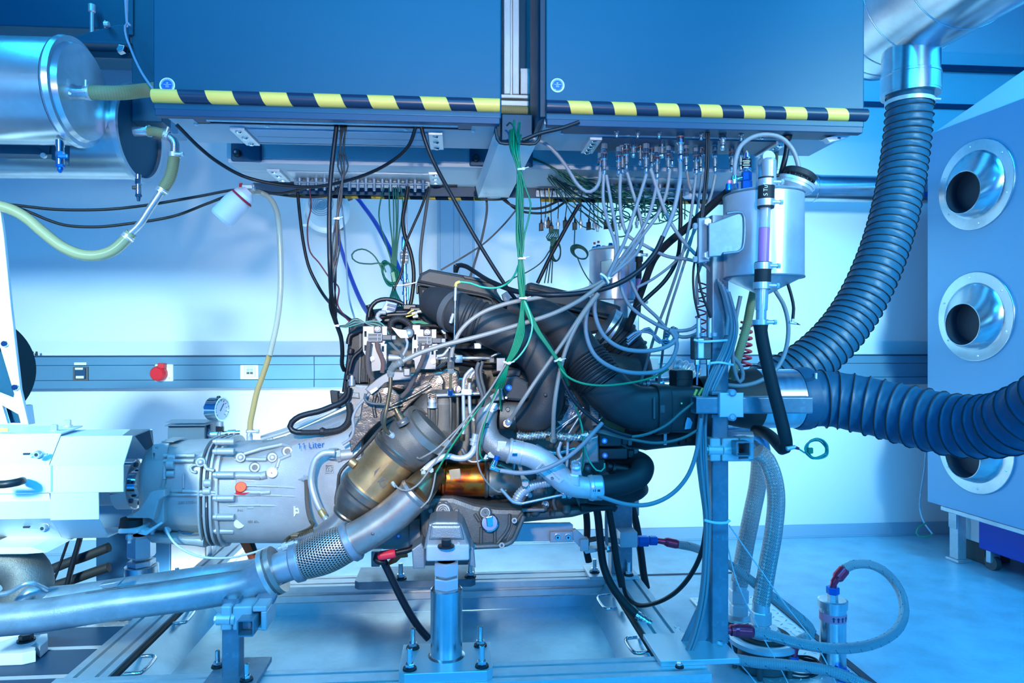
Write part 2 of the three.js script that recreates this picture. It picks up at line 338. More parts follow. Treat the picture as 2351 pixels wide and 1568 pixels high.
function bumper(g,x0,x1,y0,y1,z,first,n,label,dirZ=1) {
 const h=y1-y0,w=(x1-x0)/n;
 for (let i=0;i<n;i++) {
 const pos=[],nor=[],idx=[],K=10;
 for (let e=0;e<2;e++) for (let k=0;k<=K;k++) {
 const t=k/K,a=Math.PI*(t-0.5),y=y0+h/2-Math.sin(a)*h/2,zz=z+dirZ*Math.cos(a)*h*0.55;
 let x=x0+(i+e)*w+(t-0.5)*w*0.3*1.0;
 if (i+e===0) x=x0;if (i+e===n) x=x1;
 pos.push(x,y,zz);nor.push(0,-Math.sin(a),dirZ*Math.cos(a));
 }
 for (let k=0;k<K;k++) { const a=k,b=k+K+1;dirZ>0?idx.push(a,a+1,b,b,a+1,b+1):idx.push(a,b,a+1,b,b+1,a+1);}
 const ge=new THREE.BufferGeometry();ge.setAttribute('position',new THREE.Float32BufferAttribute(pos,3));ge.setAttribute('normal',new THREE.Float32BufferAttribute(nor,3));ge.setIndex(idx);
 const gs=[ge];
 if (i===0||i===n-1) { const x=i?x1:x0;const s=new THREE.Shape(Array.from({ length:13 },(_,k)=>{ const a=Math.PI*(k/12-0.5);return new THREE.Vector2(Math.cos(a)*h*0.55,Math.sin(a)*h/2);}));const c=new THREE.ShapeGeometry(s);c.rotateY(-Math.PI/2*dirZ);c.translate(x,y0+h/2,z);gs.push(c);}
 part(g,'stripe',gs,(i+first) % 2?m.bumperBlack:m.yellow);
 }
}
m.bumperBlack=M([0.012,0.03,0.07],0.35,0);
const stickerTex=(()=>{
 const c=document.createElement('canvas');c.width=c.height=256;const x=c.getContext('2d');
 x.fillStyle='#dff2ff';x.beginPath();x.arc(128,128,126,0,7);x.fill();
 x.fillStyle='#1f6fd0';x.beginPath();x.arc(128,118,104,0,7);x.fill();
 x.strokeStyle='#dff2ff';x.lineWidth=5;
 for (let i=0;i<34;i++) { const a= -2.9+i*0.155+0.2;if (a>0.9&&a<2.2) continue;x.beginPath();x.moveTo(128+84*Math.cos(a-0.3),122+84*Math.sin(a-0.3));x.lineTo(128+112*Math.cos(a-0.3),122+112*Math.sin(a-0.3));x.stroke();}
 x.fillStyle='#1b58b8';x.beginPath();x.arc(128,122,74,0,7);x.fill();
 x.fillStyle='#e8f6ff';for (const [w,y] of [[34,76],[26,92],[118,108],[52,130],[58,150]]) { for (let k= -w/2;k<w/2;k +=9) x.fillRect(128+k,y,6,8);}
 x.fillStyle='#3d8ad8';for (let k=0;k<10;k++) x.fillRect(66+k*13,208+14*Math.sin(k/9*3.14),8,12);
 const t=new THREE.CanvasTexture(c);t.colorSpace=THREE.SRGBColorSpace;return t;
})();
function sticker(g,px,py,D,r) { const ge=new THREE.CylinderGeometry(r,r,0.0008,40);ge.rotateX(Math.PI/2);const c=P(px,py,D);ge.translate(c.x,c.y,c.z);const p=ge.attributes.position,uv=ge.attributes.uv;for (let i=0;i<p.count;i++) uv.setXY(i,0.5+(p.getX(i)-c.x)/r/2,0.5+(p.getY(i)-c.y)/r/2);part(g,'inspection_sticker',ge,new THREE.MeshStandardMaterial({ map:stickerTex,roughness:0.4 }),'round blue and white inspection sticker with fine print');}
const screwDown=(x,z,y=HB,r=0.0055)=>turn(V(x,y+0.001,z),V(x,y-0.004,z),[[0,r],[0.5,r],[1,r*0.6]],12);
function underside(g,x0,x1,z0,z1) {
 part(g,'bottom_plate',bx(x0+0.012,x1-0.012,HB,HB+0.012,z1,z0,0.001),m.hoodIn);
 const n=5;for (let i=0;i<n;i++) part(g,'screw',screwDown(x0+0.06+(x1-x0-0.12)*i/(n-1),z0-0.058),m.zinc);
}
const HD=1.5,hx={ l0:X(351,HD),l1:X(1151,HD),r0:X(1240,HD),r1:X(1985,HD) };
const hTop=2.15;
function cabinetLeft() {
 const g=thing('overhead_cabinet','blue overhead cabinet with a striped edge guard above the gearbox end','cabinet','overhead measuring cabinets');
 const { l0,l1 }=hx,z0= -HD,z1= -1.727;
 part(g,'body',bx(l0+0.004,l1-0.004,HB+0.012,hTop,z1,z0-0.012,0.002),m.hood);
 part(g,'front_panel',bx(l0,l1,HB+0.004,hTop,z0-0.012,z0,0.004,2),m.hood);
 part(g,'edge_strip',bx(l0+0.003,l1-0.003,HB-0.008,HB+0.02,z0-0.022,z0-0.001,0.002),m.navy);
 underside(g,l0,l1,z0-0.02,z1);
 bumper(g,l0+0.001,l1-0.004,HB+0.018,HB+0.047,z0,0,13);
 sticker(g,384,196,HD,Q(17,HD));
 const sx0=X(452,1.56),sx1=X(1082,1.56),sz= -1.545;
 part(g,'slot_frame',[bx(sx0,sx1,HB-0.003,HB+0.001,sz-0.022,sz-0.016,0.0005),bx(sx0,sx1,HB-0.003,HB+0.001,sz+0.012,sz+0.02,0.0005),bx(sx0,sx0+0.03,HB-0.003,HB+0.001,sz-0.022,sz+0.02,0.0005),bx(sx1-0.03,sx1,HB-0.003,HB+0.001,sz-0.022,sz+0.02,0.0005)],m.navy);
 part(g,'slot_brush',bx(sx0+0.03,sx1-0.03,HB-0.001,HB+0.001,sz-0.018,sz+0.014,0.0002),m.black);
 part(g,'slot_rod',rod(V(sx0+0.03,HB-0.004,sz+0.012),V(sx1-0.03,HB-0.004,sz+0.012),0.004,10),m.steel);
 const bl=X(590,1.68),br=X(985,1.68);
 part(g,'blank_plate',bx(bl,br,HB-0.004,HB,-1.70,-1.60,0.001),m.wallBlue);
 part(g,'plate_seam',[bx(bl+0.01,br,HB-0.0045,HB,-1.6515,-1.65,0.0002),bx(bl,br,HB-0.0046,HB,-1.704,-1.70,0.0002)],m.navy);
 for (const x of [bl-0.035,br+0.002]) { const b=part(g,'bracket',[bx(x,x+0.033,HB-0.008,HB,-1.715,-1.59,0.001)],m.zinc);for (const z of [-1.605,-1.652,-1.70]) part(b,'screw',screwDown(x+0.016,z,HB-0.008,0.008),m.chrome);}
 return g;
}
function cabinetRight() {
 const g=thing('overhead_cabinet','blue overhead cabinet with hose couplings hanging below, above the accessory end','cabinet','overhead measuring cabinets');
 const { r0,r1 }=hx,z0= -HD,z1= -1.727,f0=X(1253,HD);
 const s=new THREE.Shape();s.moveTo(r0+0.03,z0-0.012);s.lineTo(r1-0.003,z0-0.012);s.lineTo(r1-0.003,z1);s.lineTo(r0+0.01,z1);s.lineTo(r0,z1+0.02);s.lineTo(r0,z0-0.05);s.quadraticCurveTo(r0,z0-0.012,r0+0.03,z0-0.012);
 const b=new THREE.ExtrudeGeometry(s,{ depth:hTop-HB-0.012,bevelEnabled:false,curveSegments:10 });b.rotateX(Math.PI/2);b.translate(0,hTop,0);b.applyMatrix4(new THREE.Matrix4().makeScale(1,1,1));
 part(g,'body',b,m.hood);
 part(g,'side_gap',bx(X(1241,HD),f0,HB+0.012,hTop,z0-0.013,z0-0.006,0.001),m.dark);
 part(g,'front_panel',bx(f0,r1,HB+0.004,hTop,z0-0.012,z0,0.004,2),m.hood);
 part(g,'edge_strip',bx(r0+0.015,r1-0.003,HB-0.008,HB+0.02,z0-0.022,z0-0.001,0.002),m.navy);
 underside(g,r0,r1,z0-0.02,z1);
 bumper(g,f0+0.001,r1+0.002,HB+0.018,HB+0.047,z0,1,15);
 sticker(g,1280,196,HD,Q(16.5,HD));
 const sx0=X(1290,1.56),sx1=X(1900,1.56),sz= -1.55;
 part(g,'coupling_rail',[bx(sx0,sx1,HB-0.003,HB,sz-0.026,sz+0.02,0.0005)],m.navy);
 const x2=X(1375,1.64),x3=X(1765,1.64);
 part(g,'coupling_rail',[bx(x2,x3,HB-0.003,HB,-1.715,-1.60,0.0005)],m.navy);
 for (const [x,k] of [[x2-0.03,-1],[x3,1]]) { const bb=part(g,'bracket',bx(x,x+0.03,HB-0.008,HB,-1.72,-1.60,0.001),m.zinc);for (const z of [-1.61,-1.635,-1.66,-1.685,-1.71]) part(bb,'screw',screwDown(x+0.015,z,HB-0.008,0.008),m.chrome);}
 const bp=part(g,'hinge_plate',slab([[1897,316],[1935,306],[1965,296],[1975,302],[1940,318],[1905,326]],1.54,0.02),m.white);
 part(bp,'screw',[screwDown(X(1905,1.55),-1.55,HB-0.01,0.007),screwDown(X(1927,1.54),-1.545,HB-0.008,0.007)],m.chrome);
 return g;
}
cabinetLeft();cabinetRight();
function rearCabinet(name,x0,x1,label,left) {
 const g=thing('rear_cabinet',label,'cabinet');
 const z0= -1.913,z1= -2.168;
 part(g,'body',bx(x0,x1,HB+0.012,hTop,z1,z0,0.003),m.hoodIn);
 part(g,'bottom_plate',bx(x0+0.003,x1-0.003,HB,HB+0.012,z1,z0,0.002),m.hoodIn);
 bumper(g,x0+0.11,x1-0.005,HB-0.04,HB-0.006,z1,0,15,'',-1);
 part(g,'edge_strip',bx(x0,x1,HB-0.03,HB+0.002,z1+0.001,z1+0.012,0.001),m.navy);
 return g;
}
{ const g=rearCabinet('rear',X(520,1.913),X(1128,1.913),'pale rear cabinet with a strip of small clamp valves along its underside'),l0=X(520,1.913),l1=X(1128,1.913);
 for (const x of [X(533,1.913),X(1078,1.913)]) { const b=part(g,'tab',bx(x,x+0.08,HB-0.002+0.004,HB+0.052,-1.912,-1.90,0.004),m.navy);part(b,'knob',[turn(V(x+0.018,HB+0.022,-1.9),V(x+0.018,HB+0.022,-1.885),[[0,0.011],[1,0.009]],12)],m.black);part(b,'screw',turn(V(x+0.018,HB+0.022,-1.886),V(x+0.018,HB+0.022,-1.882),[[0,0.005],[1,0.004]],10),m.chrome);}
 const va=X(660,2.0),vb=X(985,2.0);
 part(g,'light_plate',bx(va,vb,HB-0.004,HB,-2.075,-1.99,0.001),m.steel);
 for (const x of [va-0.05,vb]) { const b=part(g,'bracket',bx(x,x+0.035,HB-0.008,HB,-2.10,-1.97,0.001),m.zinc);for (const z of [-1.98,-2.03,-2.08]) part(b,'screw',screwDown(x+0.017,z,HB-0.008,0.009),m.chrome);}
 const z= -2.07,y=HB-0.022;part(g,'valve_bar',[bx(va+0.005,vb,y-0.004,y+0.004,z-0.006,z+0.006,0.001),bx(va,vb,y+0.004,HB,z-0.012,z-0.006,0.001)],m.dullSteel);
 for (let i=0;i<16;i++) { const x=va+0.02+(vb-va-0.04)*i/15;const c=part(g,'clamp_valve',[turn(V(x,y+0.02,z+0.008),V(x,y-0.016,z+0.008),[[0,0.008],[0.4,0.008],[0.41,0.0055],[0.8,0.0055],[1,0.004]],10),rod(V(x-0.013,y+0.006,z+0.01),V(x+0.013,y+0.006,z+0.01),0.004,8)],m.dullSteel);}
 part(g,'cable_slot',bx(X(610,2.13),X(1050,2.13),HB-0.003,HB,-2.148,-2.125,0.0005),m.black);
}
{ const g=rearCabinet('rear',X(1178,1.913),X(1790,1.913),'pale rear cabinet with a row of clamp valves carrying many green wires');
 const b=part(g,'tab',bx(X(1190,1.913),X(1190,1.913)+0.04,HB+0.002,HB+0.052,-1.912,-1.90,0.004),m.navy);
 part(b,'screw',turn(V(X(1212,1.91),HB+0.022,-1.9),V(X(1212,1.91),HB+0.022,-1.892),[[0,0.006],[1,0.005]],10),m.chrome);
 const va=X(1285,2.0),vb=X(1600,2.0),z= -2.07,y=HB-0.022;
 part(g,'light_plate',bx(va,vb,HB-0.004,HB,-2.075,-1.99,0.001),m.steel);
 part(g,'valve_bar',[bx(va+0.005,vb,y-0.004,y+0.004,z-0.006,z+0.006,0.001),bx(va,vb,y+0.004,HB,z-0.012,z-0.006,0.001)],m.dullSteel);
 for (let i=0;i<16;i++) { const x=va+0.02+(vb-va-0.04)*i/15;part(g,'clamp_valve',[turn(V(x,y+0.02,z+0.008),V(x,y-0.016,z+0.008),[[0,0.008],[0.4,0.008],[0.41,0.0055],[0.8,0.0055],[1,0.004]],10),rod(V(x-0.013,y+0.006,z+0.01),V(x+0.013,y+0.006,z+0.01),0.004,8)],m.dullSteel);}
 part(g,'lamp_tube',rod(V(X(1230,2.15),HB-0.02,-2.14),V(X(1620,2.15),HB-0.02,-2.14),0.01),m.white);
}
{ const g=thing('support_profile','grooved aluminium upright in the gap between the two blue cabinets','post');
 const D=1.8;const a=X(1157,D),b=X(1192,D),y0=Y(216,D),pr=[];
 part(g,'upright',[bx(a,a+(b-a)*0.44,y0,hTop,-D-0.08,-D,0.002),bx(a+(b-a)*0.56,b,y0,hTop,-D-0.08,-D,0.002),bx(a+0.01,b-0.01,y0,hTop,-D-0.07,-D-0.012,0.001)],m.alu);
 part(g,'side_profile',bx(b+0.004,b+0.03,Y(212,D),Y(152,D),-D-0.08,-D-0.01,0.002),m.alu);
 part(g,'cross_profile',[bx(X(1150,D),X(1215,D),Y(226,D),Y(217,D),-D-0.06,-D+0.002,0.002),bx(X(1150,D),X(1215,D),Y(243,D),Y(230,D),-D-0.06,-D,0.002)],m.alu);
 part(g,'back_plate',bx(X(1145,D),X(1215,D),Y(318,D),hTop,-D-0.09,-D-0.082,0.001),m.navy);
 part(g,'lower_box',bx(X(1152,1.62),X(1222,1.62),Y(322,1.62),Y(262,1.62),-1.68,-1.62,0.002),m.navy);
 solo('mesh_hose','short brown mesh hose crossing the gap between the cabinets','hose',sweep([V(X(1140,D),Y(252,D),-D),V(X(1180,D),Y(252,D),-D),V(X(1225,D),Y(252,D),-D)],0.011),m.yellowHose);
 const t=thing('cable_trough','white sheet metal cable trough with black edge trim hanging between the cabinets','trough');
 const q=(a,b,c,d,th)=>{ const pts=[a,b,c,d].map(p3),n=pts[1].clone().sub(pts[0]).cross(pts[3].clone().sub(pts[0])).normalize().multiplyScalar(th),pos=[],idx=[0,1,2,0,2,3,4,6,5,4,7,6];for (const p of pts) pos.push(p.x,p.y,p.z);for (const p of pts) pos.push(p.x+n.x,p.y+n.y,p.z+n.z);for (let i=0;i<4;i++) { const j=(i+1) % 4;idx.push(i,i+4,j,j,i+4,j+4);} const g=new THREE.BufferGeometry();g.setAttribute('position',new THREE.Float32BufferAttribute(pos,3));g.setIndex(idx);const f=g.toNonIndexed();f.computeVertexNormals();return f;};
 globalThis.quad=q;
 const A=[1146,328,1.5],B=[1233,328,1.5],C=[1168,454,2.07],E=[1098,454,2.07],A2=[1138,296,1.5],E2=[1092,428,2.07],B2=[1240,300,1.5],C2=[1185,420,2.07];
 part(t,'bottom',q(A,B,C,E,0.0015),m.paint);part(t,'side',q(A2,A,E,E2,0.0015),m.paint);part(t,'side',q(B,B2,C2,C,0.0015),m.paint);
 part(t,'edge_trim',[sweep([A2,[1141,318,1.499],[1148,328,1.499],[1190,329,1.499],[1230,329,1.499],[1238,318,1.499],B2],0.0035),sweep([E2,[1096,446,2.071],[1103,455,2.071],[1160,456,2.071],[1170,450,2.071],C2],0.0035)],m.black);
 part(t,'hole',[[1120,396],[1122,407],[1182,408],[1184,396]].map(([x,y])=>{ const g0=P(x,y,1.5+0.57*(y-328)/126);return bx(g0.x-0.004,g0.x+0.004,g0.y-0.004,g0.y-0.0018,g0.z-0.003,g0.z+0.003,0.0005);}),m.black);
}
m.boxGrey=M([0.09,0.15,0.21],0.45,0.1);
function loft(rings,caps=[true,true]) {
 const n=rings[0].length,pos=[],idx=[];
 for (const r of rings) for (const p of r) pos.push(p.x,p.y,p.z);
 for (let i=0;i+1<rings.length;i++) for (let j=0;j<n;j++) { const a=i*n+j,b=i*n+(j+1) % n,c=a+n,d=b+n;idx.push(a,b,c,c,b,d);}
 const g=new THREE.BufferGeometry();g.setAttribute('position',new THREE.Float32BufferAttribute(pos,3));g.setIndex(idx);g.computeVertexNormals();
 const out=[clean(g)];
 caps.forEach((on,e)=>{ if (!on) return;const r=rings[e?rings.length-1:0],c=r.reduce((s,p)=>s.add(p),V(0,0,0)).multiplyScalar(1/n),ps=[];for (let j=0;j<n;j++) { const A=r[j],B=r[(j+1) % n];e?ps.push(c,A,B):ps.push(c,B,A);} const q=new THREE.BufferGeometry();q.setAttribute('position',new THREE.Float32BufferAttribute(ps.flatMap((p)=>[p.x,p.y,p.z]),3));q.computeVertexNormals();out.push(clean(q));});
 return join(out);
}
function circle(c,axis,r,n=36,ry=r) { const q=new THREE.Quaternion().setFromUnitVectors(V(0,0,1),axis.clone().normalize());return Array.from({ length:n },(_,i)=>V(r*Math.cos(i/n*6.28319),ry*Math.sin(i/n*6.28319),0).applyQuaternion(q).add(c));}
function hoseClamp(parent,at,axis,r,name='clamp',w=0.012) {
 const a=at.clone().addScaledVector(axis,-w/2),b=at.clone().addScaledVector(axis,w/2);
 const c=part(parent,name,pipe(a,b,r+0.0015,0.002,24),m.zinc);
 const side=V(0,0,1).cross(axis).normalize();if (side.x<0) side.negate();const p=at.clone().addScaledVector(side,r*0.75).add(V(0,0,r*0.75)),t=axis.clone().cross(V(0,0,1)).normalize();
 part(c,'screw',[rod(p.clone().addScaledVector(t,-0.012),p.clone().addScaledVector(t,0.012),0.0042,8),hexa(p.clone().addScaledVector(t,0.012),p.clone().addScaledVector(t,0.018),0.006)],m.zinc);
 return c;
}
const dirTo=(a,b)=>p3(b).sub(p3(a)).normalize();
function profileBeam(a,b,w,h,n=2) {
 const s=new THREE.Shape(),g=0.0045,d=0.011,pts=[];
 const side=(len,k,f)=>{ for (let i=0;i<k;i++) { const c=(i+0.5)*len/k;f(c-g,0);f(c-g,d);f(c+g,d);f(c+g,0);} };
 pts.push([-w/2,0]);side(w,n,(u,v)=>pts.push([-w/2+u,-v]));pts.push([w/2,0]);
 side(h,Math.max(1,Math.round(n*h/w)),(u,v)=>pts.push([w/2-v,-u]));pts.push([w/2,-h]);pts.push([-w/2,-h]);
 side(h,Math.max(1,Math.round(n*h/w)),(u,v)=>pts.push([-w/2+v,-h+u]));
 s.setFromPoints(pts.map(([x,y])=>new THREE.Vector2(x,y)));
 const L=a.distanceTo(b),e=new THREE.ExtrudeGeometry(s,{ depth:L,bevelEnabled:false });
 const z=b.clone().sub(a).normalize(),x=V(0,1,0).cross(z).normalize();
 e.applyMatrix4(new THREE.Matrix4().makeBasis(x,V(0,1,0),z).setPosition(a));
 return clean(e);
}
function squareTube(a,b,w,wall=0.003,upv=V(0,1,0)) {
 const s=new THREE.Shape(),r=0.004,k=w/2,o=(sh,q,rad)=>{ sh.moveTo(-q+rad,-q);sh.lineTo(q-rad,-q);sh.quadraticCurveTo(q,-q,q,-q+rad);sh.lineTo(q,q-rad);sh.quadraticCurveTo(q,q,q-rad,q);sh.lineTo(-q+rad,q);sh.quadraticCurveTo(-q,q,-q,q-rad);sh.lineTo(-q,-q+rad);sh.quadraticCurveTo(-q,-q,-q+rad,-q);return sh;};
 o(s,k,r);s.holes.push(o(new THREE.Path(),k-wall,r*0.5));
 a=p3(a);b=p3(b);const L=a.distanceTo(b),e=new THREE.ExtrudeGeometry(s,{ depth:L,bevelEnabled:false,curveSegments:3 });
 const z=b.clone().sub(a).normalize(),y=upv.clone().addScaledVector(z,-upv.dot(z)).normalize(),x=y.clone().cross(z);
 e.applyMatrix4(new THREE.Matrix4().makeBasis(x,y,z).setPosition(a));return clean(e);
}
function boltUp(parent,x,y,z,r=0.009,h=0.03,name='bolt') {
 const b=part(parent,name,[rod(V(x,y,z),V(x,y+h,z),r*0.62,10),hexa(V(x,y+0.004,z),V(x,y+0.004+r*0.95,z),r*1.05)],m.chrome);
 part(b,'washer',turn(V(x,y,z),V(x,y+0.004,z),[[0,r*1.6],[1,r*1.5]],20),m.black);
 return b;
}
function headFront(px,py,D,rp,depth=0.008,socket=true) { const c=P(px,py,D),r=Q(rp,D),e=c.clone().add(V(0,0,depth));const g=[turn(c,e,[[0,r],[0.75,r],[1,r*0.86]],20)];return g;}
function socketFront(px,py,D,rp,depth) { const c=P(px,py,D).add(V(0,0,depth));return turn(c.clone().add(V(0,0,-0.001)),c.clone().add(V(0,0,0.0006)),[[0,Q(rp,D)],[1,Q(rp,D)]],6);}
function capScrew(parent,px,py,D,rp,depth=0.008,mt=m.zinc,name='cap_screw') { const o=part(parent,name,headFront(px,py,D,rp,depth),mt);part(o,'socket',socketFront(px,py,D,rp*0.42,depth),m.dark);return o;}
function textFront(str,px,py,D,h,mt,parent,rot=0,depth=0.0008) { if (!globalThis.font) return;const g=new TextGeometry(str,{ font,size:h,depth,curveSegments:3,bevelEnabled:false });g.rotateZ(rot);const c=P(px,py,D);g.translate(c.x,c.y,c.z);return part(parent,'lettering',g,mt);}
globalThis.font=await new FontLoader().loadAsync('fonts/droid/droid_sans_regular.typeface.json');
{
 const D=2.3;
 const d=thing('ceiling_duct','wide plain blue duct hanging under the ceiling by a threaded rod','duct');
 part(d,'body',bx(X(-500,D),X(330,D),Y(62,D,100),2.4,-D-0.35,-D,0.006),m.hood);
 part(d,'hanger_rod',[rod([211,76,D-0.03],[211,12,D-0.03],0.006,10),rod([211,28,D-0.03],[211,10,D-0.03],0.011,10)],m.zinc);
 const l=thing('strip_light','long cyan white strip light mounted on the back wall beside the cabinets','light');
 part(l,'housing',bx(X(-80,WD),X(200,WD),Y(100,WD,100),Y(52,WD,100),-WD+0.101,-WD+0.14,0.004),m.white);
 part(l,'diffuser',bx(X(-75,WD),X(195,WD),Y(97,WD,100),Y(55,WD,100),-WD+0.14,-WD+0.146,0.002),new THREE.MeshStandardMaterial({ color:0x999999,emissive:new THREE.Color().setRGB(0.45,0.85,1.0),emissiveIntensity:0.9 }));
 const L=new THREE.RectAreaLight(CYAN,0.8,0.5,0.2);L.position.set((X(-75,WD)+X(195,WD))/2,Y(76,WD,100),-WD+0.155);L.lookAt(L.position.x,2.3,3);scene.add(L);
 const b=thing('support_boom','blue steel boom with triangular gusset carrying the overhead cabinets','boom');
 const B=1.95;
 part(b,'upright',bx(X(302,B),X(372,B),Y(300,B),2.3,-B-0.06,-B,0.003),m.hood);
 part(b,'upright_flange',bx(X(296,B),X(308,B),Y(112,B),2.3,-B-0.05,-B+0.006,0.002),m.hood);
 part(b,'beam',[bx(X(-300,B),X(304,B),Y(103,B,200),Y(97,B,200),-B-0.06,-B+0.012,0.001),bx(X(-300,B),X(304,B),Y(118,B,200),Y(103,B,200),-B-0.05,-B-0.04,0.001)],m.hood);
 part(b,'gusset',slab([[128,95],[268,57],[296,57],[297,102],[200,100]],B+0.02,0.008),m.hood);
 part(b,'eye_bolt',[turn(P(240,56,B),P(250,56,B),[[0,0.008],[1,0.008]],10),pbox(238,46,242,64,B,0.01)],m.zinc);
 part(b,'lug',slab([[266,112],[272,102],[286,104],[282,116],[270,120]],B-0.02,0.02),m.galv);
 solo('cable','thin pale blue cable looping over the boom end beside the cabinet','cable',sweep([[300,60,1.9],[292,52,1.9],[287,60,1.9],[290,84,1.9],[298,106,1.88],[312,140,1.8],[330,174,1.7],[352,205,1.62]],0.003),m.wallBlue);
 for (const [x,i] of [[290,0],[297,1]]) solo('conduit',i?'pale conduit beside the boom upright, nearer to the cabinet':'pale conduit hanging beside the boom upright, nearer to the ceiling duct','pipe',sweep([[x-2,-20,1.95],[x,20,1.95],[x+3,64,1.95]],0.0042),m.wallBlue);
 const gr=thing('wall_grille','white slatted grille on the back wall behind the mesh hose','grille');
 part(gr,'back_plate',bx(X(215,WD),X(360,WD),Y(200,WD),Y(162,WD),-WD+0.1,-WD+0.106,0.001),m.white);
 for (let i=0;i<7;i++) { const x=X(306+i*8,WD);part(gr,'slat',bx(x,x+0.006,Y(198,WD),Y(166,WD),-WD+0.104,-WD+0.12,0.001),i % 2?m.hood:m.white);}
}
{
 const S=1.75,a=thing('heat_exchanger','upper stainless steel cylinder with flanged end cap under the boom','cylinder');
 const ax=(x,y,D)=>P(x,y,D),dir=V(1,0,0.02).normalize();
 const r1=Q(112,S),c1=P(165,214,S);c1.y=P(165,213,S).y;
 part(a,'shell',turn(c1.clone().addScaledVector(dir,-0.75),c1,[[0,r1],[0.995,r1]],64),m.stainless);
 part(a,'end_flange',turn(c1,c1.clone().addScaledVector(dir,0.018),[[0,r1+0.004],[0.3,r1+0.006],[1,r1+0.004]],64),m.stainless);
 part(a,'end_cap',turn(c1.clone().addScaledVector(dir,0.016),c1.clone().addScaledVector(dir,0.03),[[0,r1*0.95],[1,r1*0.9]],64),m.stainless);
 const o1=P(178,213,S-0.02);part(a,'outlet',turn(o1,P(204,212,S-0.02),[[0,0.016],[0.7,0.016],[0.75,0.019],[1,0.019]],20),m.stainless);
 part(a,'tag',slab([[157,210],[164,214],[162,218],[156,216]],S-0.13,0.001,0),m.tieWhite);
 const h=thing('mesh_hose','thick olive mesh hose leading from the upper cylinder behind the cabinet','hose');
 part(h,'hose',sweep([[201,212,S-0.02],[230,213,S-0.02],[280,213,S],[330,208,S+0.04],[380,202,S+0.06]],Q(15.5,S),{ seg:16 }),m.yellowHose);
 hoseClamp(h,P(204,212,S-0.02),V(1,0,0),Q(15.5,S));
 const S2=1.98,b=thing('heat_exchanger','lower stainless steel cylinder behind the other one, open flange at its end','cylinder');
 const r2=Q(99,S2),c2=P(312,307,S2);
 const dir2=V(1,0,0.04).normalize();
 part(b,'shell',turn(c2.clone().addScaledVector(dir2,-1.1),c2,[[0,r2],[1,r2]],64),m.stainless);
 part(b,'end_flange',[pipe(c2,c2.clone().addScaledVector(dir2,0.014),r2+0.008,0.012,64)],m.stainless);
 part(b,'end_cap',turn(c2.clone().addScaledVector(dir2,-0.002),c2.clone().addScaledVector(dir2,0.004),[[0,r2],[1,r2*0.98]],64),m.hood);
 part(b,'outlet',turn(P(308,302,S2-0.06),P(345,301,S2-0.06),[[0,0.013],[0.8,0.013],[0.85,0.016],[1,0.016]],20),m.stainless);
 part(b,'mount_bracket',[pbox(-20,322,118,352,S2-0.12,0.06),slab([[60,325],[115,325],[112,352]],S2-0.125,0.004)],m.hood);
 part(b,'support_bracket',slab([[118,322],[160,322],[158,380],[118,366]],S2-0.125,0.004),m.hood);
 part(b,'bolt',headFront(102,358,S2-0.12,6,0.008),m.zinc);
 const v=thing('ball_valve','small steel drain valve with flat blue handle below the upper cylinder','valve');
 const VD=1.72,rd=(y0,y1,rp)=>turn([138,y0,VD],[138,y1,VD],[[0,Q(rp,VD)],[1,Q(rp,VD)]],14);
 part(v,'body',[rd(322,336,9),rd(334,350,8),hexa(P(138,348,VD),P(138,362,VD),Q(9,VD)),rd(362,378,8.5)],m.chrome);
 part(v,'handle',pbox(130,353,156,363,VD-0.012,0.006,0.003),m.anoBlue);
 part(v,'fitting',[hexa(P(138,377,VD),P(138,384,VD),Q(9,VD)),turn([138,383,VD],[138,397,VD],[[0,Q(5,VD)],[0.5,Q(6,VD)],[1,Q(2,VD)]],12)],m.anoBlue);
 const w=thing('ball_valve','small steel drain valve with black lever below the lower cylinder','valve');
 const WDp=1.9,re=(y0,y1,rp)=>turn([318,y0,WDp],[318,y1,WDp],[[0,Q(rp,WDp)],[1,Q(rp,WDp)]],14);
 part(w,'body',[re(401,412,6),hexa(P(318,411,WDp),P(318,424,WDp),Q(7,WDp)),re(424,446,6)],m.chrome);
 part(w,'handle',pbox(302,426,314,434,WDp-0.008,0.008,0.002),m.black);
 part(w,'fitting',[hexa(P(318,446,WDp),P(318,452,WDp),Q(6.5,WDp)),turn([318,451,WDp],[318,462,WDp],[[0,Q(4.5,WDp)],[1,Q(3,WDp)]],12)],m.navy);
 const e=thing('drain_line','drain line of mesh hoses and steel pipe ending in a long yellow hose','hose');
 const H=1.9;
 part(e,'mesh_hose',sweep([[340,301,H],[356,302,H],[376,308,H],[386,312,H]],Q(10.5,H),{ seg:14 }),m.yellowHose);
 part(e,'elbow',sweep([[382,310,H],[394,317,H],[402,330,H],[402,346,H],[400,362,H]],Q(9,H),{ seg:14 }),m.stainless);
 part(e,'mesh_hose',sweep([[400,352,H],[397,380,H],[390,408,H],[378,428,H],[368,441,H]],Q(12,H),{ seg:14 }),m.yellowHose);
 part(e,'pipe',sweep([[374,434,H],[345,478,H],[318,518,H],[292,542,H]],Q(8,H),{ seg:14 }),m.steel);
 part(e,'yellow_hose',sweep([[302,535,H],[286,553,H],[258,576,H],[220,587,H],[184,584,H],[142,566,H],[100,534,H],[60,500,H],[20,479,H],[-40,466,H]],Q(12,H),{ seg:16 }),M([0.36,0.37,0.2],0.22,0,{ bump:[rep(tBraid,8,120),0.0002],clearcoat:0.6 }));
 hoseClamp(e,P(384,311,H),dirTo([376,308,H],[390,313,H]),Q(10.5,H));hoseClamp(e,P(400,356,H),V(0,1,0),Q(12,H));hoseClamp(e,P(372,437,H),dirTo([378,428,H],[366,446,H]),Q(12,H));hoseClamp(e,P(294,543,H),dirTo([300,536,H],[286,552,H]),Q(12,H));
}
